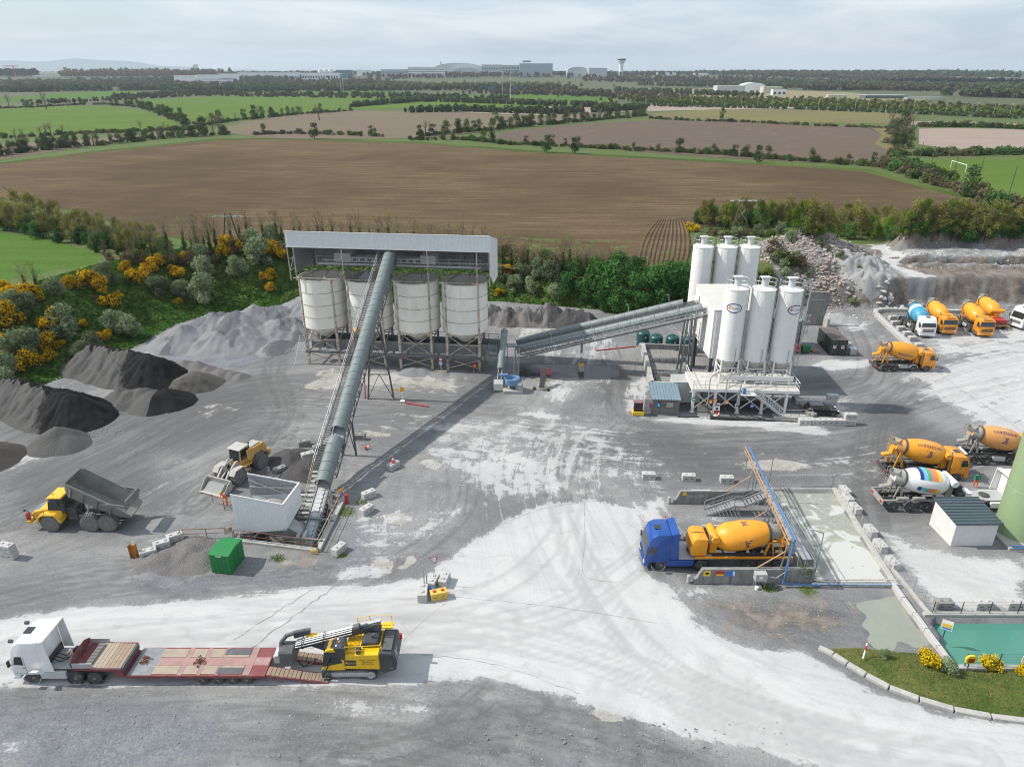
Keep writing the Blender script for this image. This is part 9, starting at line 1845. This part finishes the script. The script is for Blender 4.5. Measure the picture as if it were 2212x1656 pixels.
# --- ground ivy on the bank, grass on the pool bank
def scatter(name,label,n,fpos,size,m,lift=.06):
 P=np.array([fpos()for _ in range(n)]); Z=hgt(P[:,0],P[:,1]); r_=np.random.RandomState(5); nrm=r_.normal(size=(n,3))*.5+np.array([0,0,1]); nrm/=np.linalg.norm(nrm,axis=1)[:,None]; a=np.cross(nrm,r_.normal(size=(n,3))); a/=np.linalg.norm(a,axis=1)[:,None]; b=np.cross(nrm,a); s_=size*(.5+r_.rand(n))[:,None]; Q=np.stack([P[:,0],P[:,1],Z+lift+.15*size*r_.rand(n)],1)
 V=np.stack([Q+a*s_*.5,Q+b*s_*.35,Q-a*s_*.5,Q-b*s_*.35],1).reshape(-1,3); return tag(obj(name,qmesh(name,V,np.arange(4*n).reshape(-1,4),m)),label,kind='stuff')
bankpoly=np.array(pp([(-60,880),(0,865),(170,803),(300,745),(375,702),(450,680),(620,660),(660,655)]));
def bankp():
 while True:
  x=rnd.uniform(-100,-18); y=rnd.uniform(82,150); d=-float(sdpoly(np.array([x]),np.array([y]),YARD)[0])
  if-.3<d<21: return x,y
def bankn(n):
 X=RS.uniform(-105,-18,n*6); Y=RS.uniform(80,152,n*6); d=-sdpoly(X,Y,YARD); k=(d>-.5)&(d<22); return np.stack([X[k],Y[k]],1)[:n]
_b=iter(bankn(52000)); scatter('ivy_ground_cover','glossy green ivy covering the gorse bank',50000,lambda:next(_b),.42,L_ground)
def bn2(n):
 X=RS.uniform(-18,44,n*6); Y=RS.uniform(112,150,n*6); d=-sdpoly(X,Y,YARD); k=(d>-.2)&(d<12); return np.stack([X[k],Y[k]],1)[:n]
_c=iter(bn2(16000)); scatter('ivy_ground_cover','green ivy and weeds covering the slope behind the plant',15000,lambda:next(_c),.42,L_ground)
L_grass=leafm('bank_grass',(.15,.17,.04),(.30,.27,.09),var=0.)
def blades(name,label,n,poly,m,hgtb=.16,w=.05):
 P0=np.array(poly); X=RS.uniform(P0[:,0].min(),P0[:,0].max(),n*4); Y=RS.uniform(P0[:,1].min(),P0[:,1].max(),n*4); k=sdpoly(X,Y,poly)>.1; X,Y=X[k][:n],Y[k][:n]; n=len(X); Z=hgt(X,Y); a=RS.rand(n)*6.28; h=hgtb*(.5+RS.rand(n)); lx,ly=RS.normal(size=n)*.5*h,RS.normal(size=n)*.5*h
 V=np.stack([np.stack([X-np.cos(a)*w,Y-np.sin(a)*w,Z-.02],1),np.stack([X+np.cos(a)*w,Y+np.sin(a)*w,Z-.02],1),np.stack([X+lx,Y+ly,Z+h],1)],1).reshape(-1,3); return tag(obj(name,qmesh(name,V,np.arange(3*n).reshape(-1,3),m)),label,kind='stuff')
blades('grass','short mixed green and straw grass on the bank by the pool',26000,GRASS,L_grass,.11,.03)
for px,py,r_,nn in((745,1105,1.4,200),(735,1200,.8,110),(600,1205,1.0,140),(1660,1268,1.2,200),(1745,1275,1.0,160),(1075,846,.8,100),(780,1085,.9,100)):
 x,y=bg(px,py); blades('weeds','tuft of green weeds in the yard dirt',nn,[(x+r_*math.cos(t)*rnd.uniform(.6,1.1),y+r_*.7*math.sin(t))for t in np.linspace(0,6.0,9)],L_fresh,.16,.03)
 # --- hedgerows between the fields (pixel polylines at field level)
HEDGES=[]
def hedge(pts,n,kinds,label,group,smin=.7,smax=1.2,jy=2.,step=None):
 HEDGES.append((pts,label[2],smin))
 P=[G(x,y,5.05)for x,y in pts]; seg=[(b-a).length for a,b in zip(P[:-1],P[1:])]; tot=sum(seg)
 for i in range(n):
  t=(i+rnd.random())/n*tot; k=0
  while t>seg[k]and k<len(seg)-1: t-=seg[k]; k+=1
  q=P[k].lerp(P[k+1],t/seg[k]); kd=rnd.choice(kinds); s_=rnd.uniform(smin,smax)*(1.2 if kd.startswith('hshrub')else 1.); put(kd+str(rnd.randint(0,3)),label[0]if 'tree' in kd else label[1]if 'bare' in kd else label[2],group+(' trees' if 'tree' in kd else ' leafless' if 'bare' in kd else ' shrubs'),q.x+rnd.uniform(-jy,jy),q.y+rnd.uniform(-jy,jy)*1.5,5.03,(s_*rnd.uniform(.85,1.3),s_*rnd.uniform(.85,1.3),s_))
def lb(w): return('dark ivy-clad tree in the hedge %s'%w,'leafless tree in the hedge %s'%w,'rounded shrub in the hedge %s'%w)
hedge([(-60,347),(0,336),(110,322),(230,312),(340,300),(500,290)],70,['htree','hshrub','hbare','htree','htree'],lb('left of the big ploughed field'),'left field hedge',.6,1.0,2.5)
hedge([(545,292),(640,289),(740,292),(830,296)],20,['hshrub','hshrub','hshrub','htree'],lb('at the middle top of the big ploughed field'),'middle field hedge',.6,.95)
hedge([(890,302),(1000,302),(1100,312),(1250,318),(1400,326),(1550,334),(1700,346),(1860,356),(1910,362)],96,['hshrub','hshrub','htree','scrub','hshrub'],lb('between the big and the weedy ploughed fields'),'right field hedge',.55,.95)
hedge([(905,296),(960,290),(1060,282),(1150,272),(1250,264),(1330,256),(1400,250)],74,['htree','htree','hshrub','hbare','htree'],lb('above the weedy ploughed field'),'diagonal hedge',.7,1.25,3)
hedge([(1400,256),(1480,261),(1600,264),(1760,272),(1930,278)],46,['hshrub','hshrub','scrub','hshrub'],lb('below the olive field'),'olive field hedge',.55,.9)
hedge([(380,282),(440,272),(500,262),(560,256),(640,248),(760,240)],36,['htree','hbare','hshrub','hshrub'],lb('above the light brown field'),'light brown field hedge',.7,1.3,3)
hedge([(0,300),(120,292),(260,286),(360,282),(440,280)],44,['hshrub','scrub','hbare','hshrub'],lb('below the rounded green field'),'green field lower hedge',.6,1.0,2)
hedge([(-40,236),(60,233),(150,228),(230,226),(300,232),(350,244),(390,262),(400,272)],70,['htree','scrub','htree','scrub'],lb('round the rounded green field'),'rounded field hedge',.8,1.3,5)
hedge([(1920,352),(1960,372),(2010,392),(2080,412),(2150,436),(2230,470)],110,['scrub','scrub','scrub','hshrub'],lb('between the ploughed field and the sports pitch'),'pitch side hedge',.8,1.35,4)
hedge([(1930,345),(1945,320),(1950,295),(1945,275),(1955,262)],52,['scrub','hshrub','hbare','scrub','htree'],lb('running away past the pink seedbed'),'thicket by the headland',.9,1.5,5)
hedge([(1965,335),(2020,336),(2100,334),(2240,332)],44,['hshrub','hshrub','scrub'],lb('between the sports pitch and the pink seedbed'),'pitch back hedge',.8,1.2,3)
hedge([(1990,274),(2060,274),(2140,276),(2230,281)],22,['hshrub'],lb('of clipped bushes beyond the pink seedbed'),'clipped hedge',1.0,1.3,1.5)
for px,py,s_ in((100,236,2.2),(20,232,1.7),(690,260,1.6),(680,300,1.2),(1180,330,1.1),(1240,332,1.),(1560,256,1.2),(1637,352,1.0),(550,258,1.5),(440,292,1.4),(475,290,1.6),(2090,425,1.3),(1115,262,1.3),(1070,268,1.2)): g=G(px,py,5.05); put('hbare%d'%rnd.randint(0,3)if s_>1.55 else 'htree%d'%rnd.randint(0,1),'single tree standing taller than the hedge round it','tall single hedgerow trees',g.x,g.y,5.03,s_)
# ------------------------------------------------------------------ far woods, roadside, buildings
def wood(name,label,pts,n,m,hmin,hmax,depth,leafs=16,seed=1,zf=None,narrow=1.):
 r_=np.random.RandomState(seed); P=[G(x,y,5.05)for x,y in pts]; seg=[(b-a).length for a,b in zip(P[:-1],P[1:])]; tot=sum(seg); Vs=[]
 for i in range(n):
  t=r_.rand()*tot; k=0
  while t>seg[k]and k<len(seg)-1: t-=seg[k]; k+=1
  q=P[k].lerp(P[k+1],t/seg[k]); h=hmin+(hmax-hmin)*r_.rand(); x=q.x+r_.normal()*depth*.3; y=q.y+abs(r_.normal())*depth; z=5.+20*float(ss((y-1900)/900)); w=h*.33*narrow
  d=r_.normal(size=(leafs,3)); d/=np.linalg.norm(d,axis=1)[:,None]; C=np.array([x,y,z+h*.52])+d*np.array([w,w,h*.46])*(.6+.4*r_.rand(leafs,1)); nr=d+r_.normal(size=(leafs,3))*.4; nr/=np.linalg.norm(nr,axis=1)[:,None]; a=np.cross(nr,r_.normal(size=(leafs,3))); a/=np.linalg.norm(a,axis=1)[:,None]; b=np.cross(nr,a); s_=h*.30*(.6+.8*r_.rand(leafs,1)); Vs.append(np.stack([C+a*s_,C+b*s_*.7,C-a*s_,C-b*s_*.7],1).reshape(-1,3))
 V=np.concatenate(Vs); return tag(obj(name,qmesh(name,V,np.arange(len(V)).reshape(-1,4),m)),label,kind='stuff')
F_dk=leafm('far_dark_wood',(.051,.077,.040),(.115,.150,.069),var=0.); F_hd=leafm('low_hedge_growth',(.050,.069,.025),(.106,.131,.044),var=0.); F_br=leafm('far_bare_wood',(.083,.075,.050),(.138,.121,.077),var=0.); F_ol=leafm('far_olive_wood',(.094,.105,.035),(.165,.176,.061),var=0.); F_co=leafm('far_conifer',(.010,.018,.014),(.022,.034,.024),var=0.); F_or=leafm('far_copper_wood',(.13,.095,.05),(.18,.13,.075),var=0.)
wood('far_wood','dark mixed wood along the far left skyline',[(-200,205),(0,200),(300,196),(500,197),(700,190),(900,188)],900,F_dk,7,14,60,seed=1)
wood('far_wood','bare grey-brown wood on the left middle distance',[(-200,200),(100,192),(400,188),(800,184)],700,F_br,8,14,120,seed=2)
wood('far_wood','row of pale poplars on the far left',[(130,176),(260,175),(480,174)],130,F_ol,16,26,60,seed=3,narrow=.4)
wood('far_wood','copper coloured wood under the poplars',[(120,178),(260,178),(420,177)],160,F_or,14,22,60,seed=31)
wood('far_wood','dark conifer plantation at the left edge',[(-150,178),(60,177)],260,F_co,18,24,40,seed=4,narrow=.6)
wood('far_wood','olive young wood along the motorway, left part',[(430,196),(700,194),(1000,192),(1200,190)],700,F_ol,6,12,130,seed=5)
wood('far_wood','dark trees behind the far green fields',[(380,200),(700,198),(900,196),(1100,196),(1250,199)],420,F_dk,7,13,40,seed=6)
wood('far_wood','bare brown wood below the airport',[(800,180),(1100,178),(1400,177)],700,F_br,9,15,250,seed=7)
wood('far_wood','dark wood below the airport hangars',[(700,172),(1000,170),(1250,170),(1600,171)],600,F_dk,9,15,350,seed=8)
wood('far_wood','scrubby motorway bank of young trees',[(1050,205),(1200,206),(1330,210),(1450,218)],420,F_br,5,9,90,seed=9)
wood('far_wood','light green young trees lining the motorway',[(1380,222),(1600,226),(1800,230),(2000,240),(2300,252)],620,F_ol,4,8,60,seed=10)
wood('far_wood','fresh green shrubs lining the motorway',[(1420,226),(1700,231),(2000,243),(2300,256)],420,leafm('far_fresh',(.09,.13,.02),(.16,.2,.04),var=0.),3,6,25,seed=11)
wood('far_wood','dark hedge along the motorway foot',[(1380,230),(1700,236),(2000,248),(2300,262)],360,F_dk,2,4,8,seed=12)
wood('far_wood','dark hedges among the right far fields',[(1330,199),(1440,202),(1520,206),(1640,210)],160,F_dk,5,9,20,seed=13)
wood('far_wood','dark hedge in front of the pale grassland',[(1400,186),(1500,188),(1700,190),(1800,192)],240,F_dk,7,12,60,seed=14)
wood('far_wood','mixed wood on the right skyline',[(1600,174),(1800,175),(2000,177),(2300,180)],1100,F_dk,10,19,380,seed=15)
wood('far_wood','bare brown wood on the right skyline',[(1700,178),(1900,181),(2100,184),(2300,188)],700,F_br,9,16,260,seed=16)
wood('far_wood','dark conifers at the right edge',[(1950,186),(2100,188),(2300,191)],320,F_co,12,19,60,seed=17)
wood('far_wood','trees round the sports field far right',[(2100,210),(2200,212),(2300,216)],130,F_dk,8,14,30,seed=18)
wood('far_wood','olive trees beyond the long green barn',[(1780,196),(1900,196),(2060,198)],240,F_br,8,14,70,seed=19)
wood('far_hedge','dark hedges and trees across the far green fields',[(240,214),(420,204),(620,208),(800,209),(900,210),(1000,216),(1100,218)],420,F_dk,3,8,10,20,seed=41)
wood('far_hedge','hedge trees behind the light brown field',[(880,244),(1000,241),(1100,245),(1200,247),(1330,241),(1400,236)],260,F_dk,2.5,7,6,30,seed=42)
wood('far_hedge','mixed hedge before the pinkish seedbed',[(760,232),(900,220),(1000,222),(1100,226),(1200,230),(1330,233)],300,F_dk,3,7,8,24,seed=43)
wood('far_hedge','olive scrub along the far hedges',[(60,226),(240,218),(420,208),(800,213),(1000,220),(1330,230)],300,F_br,3,6,10,20,seed=44)
wood('far_wood','dark wooded belt on the left middle distance',[(-300,192),(0,188),(300,184),(600,181)],900,F_dk,9,17,140,seed=45)
wood('far_wood','brown wooded belt in the far centre',[(300,178),(700,176),(1100,175),(1500,176)],900,F_br,9,15,260,seed=46)
wood('far_wood','grey-green wooded country on the far right',[(1300,182),(1700,184),(2000,188),(2400,194)],900,F_br,8,14,160,seed=47)
wood('far_wood','dark wooded country on the far right',[(1650,186),(1900,190),(2150,194),(2400,198)],700,F_dk,8,14,120,seed=48)
wood('far_wood','hazy trees along the far skyline',[(-400,164),(300,163),(1100,163),(1700,163),(2600,165)],900,F_dk,8,15,900,seed=20)
for i,(pts,lab,sm)in enumerate(HEDGES):
 Lh=sum((G(*b,5.)-G(*a,5.)).length for a,b in zip(pts[:-1],pts[1:])); wood('hedge_growth','low tangled growth joining the'+lab.split('shrub in the')[1],pts,int(Lh/1.6),(F_hd,F_br,F_hd)[i%3],1.2*sm+.4,2.6*sm+.4,1.6,22,seed=70+i,narrow=2.2)
M_fw=mat('far_white_wall',(.85,.86,.86),.6,0,.04,.02); M_fg=mat('far_grey_wall',(.48,.51,.53),.6,0,.05,.02); M_fb=mat('far_blue_glass',(.12,.24,.29),.3,0,.05,.02); M_fd=mat('far_dark_glass',(.06,.08,.10),.3); M_fr=mat('far_roof',(.5,.53,.55),.5,0,.05,.02); M_fc=mat('far_cream',(.55,.53,.42),.6); M_fgr=mat('far_green_shed',(.10,.13,.12),.6)
def gz(Y): return 5.+20*float(ss((Y-1900)/900))
def bld(label,px0,px1,pyt,Y,depth,m,roof=None,wins=None,name='distant_building',arch=0.,cat='building',winm=None,foot=None):
 a,b=PY(px0,pyt,Y),PY(px1,pyt,Y); z0=gz(Y)-1 if foot is None else foot; h=a.z-z0; w=b.x-a.x
 root=thing(name,label,cat,((a.x+b.x)/2,Y,z0)); mb=MB()
 if arch: mb.prism([(-w/2,0),(w/2,0),(w/2,h*(1-arch))]+[(w/2*math.cos(t),h*(1-arch)+h*arch*math.sin(t))for t in np.linspace(.2,math.pi-.2,9)]+[(-w/2,h*(1-arch))],0,depth)
 else: mb.box(-w/2,w/2,0,depth,0,h)
 mb.build('wall',m,root)
 if not arch: mb=MB(); mb.box(-w/2-.4,w/2+.4,-.4,depth+.4,h+.02,h+max(.4,h*.05)); mb.build('roof',roof or M_fr,root)
 if wins:
  rows,cols=wins
  for r_ in range(rows):
   for c in range(cols): x0=-w/2+w*(c+.22)/cols; mb=MB(); mb.box(x0,x0+w*.56/cols,-.25,-.02,h*(r_+.35)/(rows+.4),h*(r_+.85)/(rows+.4)); mb.build('window',winm or M_fd,root)
 return root
bld('long white hotel block with rows of windows below the terminal',881,960,146,2500,18,M_fw,wins=(4,22)); bld('pale arched airport terminal with a curved roof',935,1045,136,2800,60,M_fr,arch=.5); bld('lower curved terminal wing in front of the arched roof',975,1040,146,2760,40,M_fr,arch=.6)
bld('green-glass office block beside the terminal',1040,1085,141,2750,30,M_fg,wins=(2,12),winm=M_fb); bld('grey office block right of the green-glass one',1085,1122,142,2700,30,M_fg,wins=(3,6)); hg=bld('big pale blue-grey hangar with a green name panel',1122,1194,138.5,2600,80,mat('hangar_blue',(.34,.41,.45),.6));
mb=MB(); mb.box(-45,-18,-.3,-.05,44,49); mb.build('name_panel',mat('hangar_green',(.02,.25,.17),.5),hg)
bld('grey office with blue glazing left of the hotel',822,880,151,2500,30,M_fg,wins=(2,14),winm=M_fb); bld('teal glass office block',725,760,152,2450,25,M_fb,wins=(3,6)); bld('low white warehouse with blue band',512,640,157,2300,40,M_fw,wins=(1,30),winm=M_fb); bld('white warehouse row in the far centre',640,730,158,2350,30,M_fw,wins=(1,16)); bld('white tower block on the far left skyline',416,425,141,3300,14,M_fw,wins=(8,3))
for i,px in enumerate((692,703,714)): Y=2500; a=PY(px-5,150,Y); b=PY(px+5,150,Y); root=thing('storage_tank','white round fuel tank in the far row of three','tank',((a.x+b.x)/2,Y,gz(Y)),0,'far fuel tanks'); mb=MB(); r0=(b.x-a.x)/2; mb.rev([(0,r0),(a.z-gz(Y),r0),(a.z-gz(Y)+1.5,.2)],(0,0,0),(0,0,1),18); mb.build('shell',M_fw,root)
bld('low red-and-white retail shed',375,420,163,2000,20,M_fw,roof=M_red); bld('white retail shed beside the red one',425,470,162,2000,20,M_fw); bld('white and blue shed row on the left',470,510,160,2100,20,M_fw,wins=(1,10),winm=M_fb); bld('pale shed with white roof among the left trees',195,222,187.5,1450,15,M_fg,roof=M_fw); bld('brown roofed farm shed beside the pale shed',222,250,189,1440,12,M_fc,roof=M_fr); bld('terrace of grey-roofed white houses on the left',435,500,172,1900,10,M_fw,roof=M_fd,wins=(2,12))
bld('far low white sheds before the poplars',70,180,163,2600,20,M_fw,wins=(1,20)); bld('hangar with domed roof right of the big hangar',1226,1270,144.5,2600,60,M_fr,arch=.35); bld('grey hangar next to the control tower',1272,1312,148,2550,60,M_fg); bld('low green-glass pier by the control tower',1290,1370,155,2700,20,M_fb,wins=(1,16))
bld('long cream-roofed farm shed',1550,1610,186,1250,25,M_fg,roof=M_fc); bld('white arched farm shed',1605,1655,179,1330,25,M_fw,arch=.35); bld('low cream shed right of the arched shed',1650,1690,188,1300,20,M_fc,roof=M_fc); bld('long dark green barn with pale roof edge',1870,1960,206.5,1050,18,M_fgr,roof=M_fr); bld('long grey stone barn beside the green barn',1960,2040,211,1040,12,M_fg,roof=M_fg); bld('grey slated house with dormers',1670,1700,193,1200,9,M_fw,roof=M_fd,wins=(1,3)); bld('small white house among the right trees',1790,1830,206,1080,9,M_fc,roof=M_fr)
for i,(px0,px1,py,Y)in enumerate(((2050,2090,166,2400),(2140,2200,168,2300),(1500,1530,158,2800),(1420,1460,157,2750),(1640,1680,157,2900),(560,600,154,2900),(770,800,152,2700),(300,330,159,2700))): bld(('pale far shed behind the right conifers','cream far house row at the right edge','white airport building right of the tower','white parked aircraft stand building','far blue-grey shed on the right skyline','white office left of the fuel tanks','white office behind the teal block','low white shed on the left skyline')[i],px0,px1,py,Y,15,(M_fc,M_fc,M_fw,M_fw,M_fb,M_fw,M_fw,M_fw)[i])
# control tower
Y=2700; c=PY(1343,126,Y); root=thing('control_tower','slender pale airport control tower with flared dark glass cab','tower',(c.x,Y,gz(Y))); h=c.z-gz(Y); mb=MB(); mb.rev([(0,8),(h*.62,7),(h*.78,11),(h*.84,14),(h*.86,14)],(0,0,0),(0,0,1),14); mb.build('shaft',M_fw,root); mb=MB(); mb.rev([(h*.865,13),(h*.965,16)],(0,0,0),(0,0,1),14); mb.build('glass_cab',M_fd,root); mb=MB(); mb.rev([(h*.97,16),(h,14)],(0,0,0),(0,0,1),14); mb.cyl((0,0,h),(0,0,h+10),.6,n=5); mb.build('cab_roof',M_fr,root)
# chimney, crane
Y=2600; c=PY(952,133,Y); root=thing('chimney','thin dark chimney above the hotel block','chimney',(c.x,Y,gz(Y))); mb=MB(); mb.cyl((0,0,0),(0,0,c.z-gz(Y)),2.6,2.2,8); mb.build('stack',M_fg,root)
Y=2600; c=PY(28,143,Y); root=thing('tower_crane','red tower crane on the far left skyline','crane',(c.x,Y,gz(Y))); mb=MB(); h=c.z-gz(Y); mb.beam((0,0,0),(0,0,h),2.2); mb.build('mast',M_red,root); mb=MB(); mb.beam((-35,0,h),(18,0,h),2.); mb.build('jib',M_red,root)
# motorway lamps, sign gantry
for i,(px,pt,pb)in enumerate(((997,158,190),(1028,158,190),(737,160,200),(742,160,200),(1085,155,205),(1103,157,212),(500,155,195),(530,155,195))):
 q=G(px,pb,5.); top=PY(px,pt,q.y); root=thing('mast_light','tall thin motorway mast light','lamp post',(q.x,q.y,5),0,'motorway mast lights'); mb=MB(); mb.cyl((0,0,0),(0,0,top.z-5),.45,.3,6); mb.build('mast',M_fr,root); mb=MB(); mb.box(-2.2,2.2,-.4,.4,top.z-5,top.z-4.4); mb.build('lamp_head',M_fw,root)
for i in range(26):
 px=1330+34*i+rnd.uniform(-6,6); pb=221+(px-1330)*.036; q=G(px,pb,5.); root=thing('road_lamp','slim grey lamp post beside the motorway trees','lamp post',(q.x,q.y,5),0,'motorway lamp posts'); mb=MB(); mb.cyl((0,0,0),(0,0,10),.14,.1,5); mb.build('pole',M_fr,root); mb=MB(); mb.obox((.6,0,10),1.4,.3,.2); mb.build('lamp_head',M_fw,root)
for px,py,w_ in((1060,187,9),(1346,195,7),(1113,187,6)): Y=1250.; q=PY(px,py,Y); root=thing('road_sign','blue motorway direction sign seen above the trees','road sign',(q.x,Y,5),0,'blue motorway signs'); z_=q.z-5; mb=MB(); mb.box(-w_/2,w_/2,0,.3,z_-4,z_); mb.build('panel',mat('far_sign_blue',(.05,.16,.36),.6),root); mb=MB(); [mb.cyl((x,.3,0),(x,.3,z_-.5),.2,n=5)for x in(-w_/3,w_/3)]; mb.build('posts',M_fr,root)
# goal posts and poles on the pitch
g=G(2053,362,5.1); g2=G(2085,372,5.1); root=thing('goal_frame','white football goal frame on the sports pitch','goal',tuple(g)); mb=MB(); mb.tube([(0,0,0),(0,0,2.6),(g2 .x-g.x,g2 .y-g.y,2.6),(g2 .x-g.x,g2 .y-g.y,0)],.12,6); mb.build('frame',M_sw,root)
for i,(px,pb,hh)in enumerate(((2008,368,9),(2058,385,9),(2110,400,9),(2178,425,9),(1985,350,8))): q=G(px,pb,5.05); root=thing('wooden_pole','bare wooden pole beside the sports pitch','pole',(q.x,q.y,5),0,'poles by the pitch'); mb=MB(); mb.cyl((0,0,0),(.2,0,hh),.14,.1,6); mb.build('pole',L_bark,root)
# power line portals
PYL=[]
for i,(px,pt,Y,lb_)in enumerate(((491,461,146.,'twin-pole power line portal with glass insulators behind the left trees'),(1607,428,168.,'twin-pole power line portal with glass insulators behind the right trees'))):
 top=PY(px,pt,Y); z0=h1(top.x,Y); h=top.z-z0; root=thing('power_pylon',lb_,'pylon',(top.x,Y,z0)); s_=.9
 for q in(-1,1): mb=MB(); mb.cyl((q*1.9,0,0),(q*.5,0,h),.16,.12,7); mb.build('pole',L_bark,root)
 mb=MB(); mb.beam((-1.5,0,h*.3),(.9,0,h*.72),.1); mb.beam((1.5,0,h*.3),(-.9,0,h*.72),.1); mb.beam((-2.2,0,h-.5),(2.2,0,h-.5),.14); mb.build('cross_arm',M_galv,root)
 for q in(-2.1,0,2.1):
  for e in(-1,1): mb=MB(); [mb.rev([(0,.02),(.05,.16),(.1,.02)],(q+e*(.25+.17*k),e*.1,h-.55-.03*k),(e,0,0),8,False)for k in range(5)]; mb.build('insulator',mat('glass_insulator',(.62,.72,.74),.15),root)
 PYL.append((top.x,Y,z0+h-.6))
root=thing('power_line','three sagging power line wires leaving the left portal','power line',PYL[0]);
for q in(-2.1,0,2.1):
 a=Vector((PYL[0][0]+q,PYL[0][1],PYL[0][2])); b=PY(-120,500,118.)+Vector((q,0,0)); pts=[a.lerp(b,t)-Vector((0,0,6*t*(1-t)))for t in np.linspace(0,1,14)]; mb=MB(); mb.tube(pts,.012,4); mb.build('wire',M_dgrey,root,world=True)
 # ------------------------------------------------------------------ haze
def haze():
 mb=MB(); mb.box(-21000,21000,-1700,19000,-5.5,330); o=mb.build('haze',None); m=bpy.data.materials.new('haze'); m.use_nodes=True; t=m.node_tree; t.nodes.clear(); ou=t.nodes.new('ShaderNodeOutputMaterial'); v=t.nodes.new('ShaderNodeVolumePrincipled'); v.inputs['Color'].default_value=(.80,.90,1,1); v.inputs['Density'].default_value=HAZE; v.inputs['Anisotropy'].default_value=.2; t.links.new(v.outputs[0],ou.inputs['Volume']); o.data.materials.append(m); tag(o,'thin pale blue haze over the countryside',kind='stuff'); return o
HAZE=8e-5
haze()
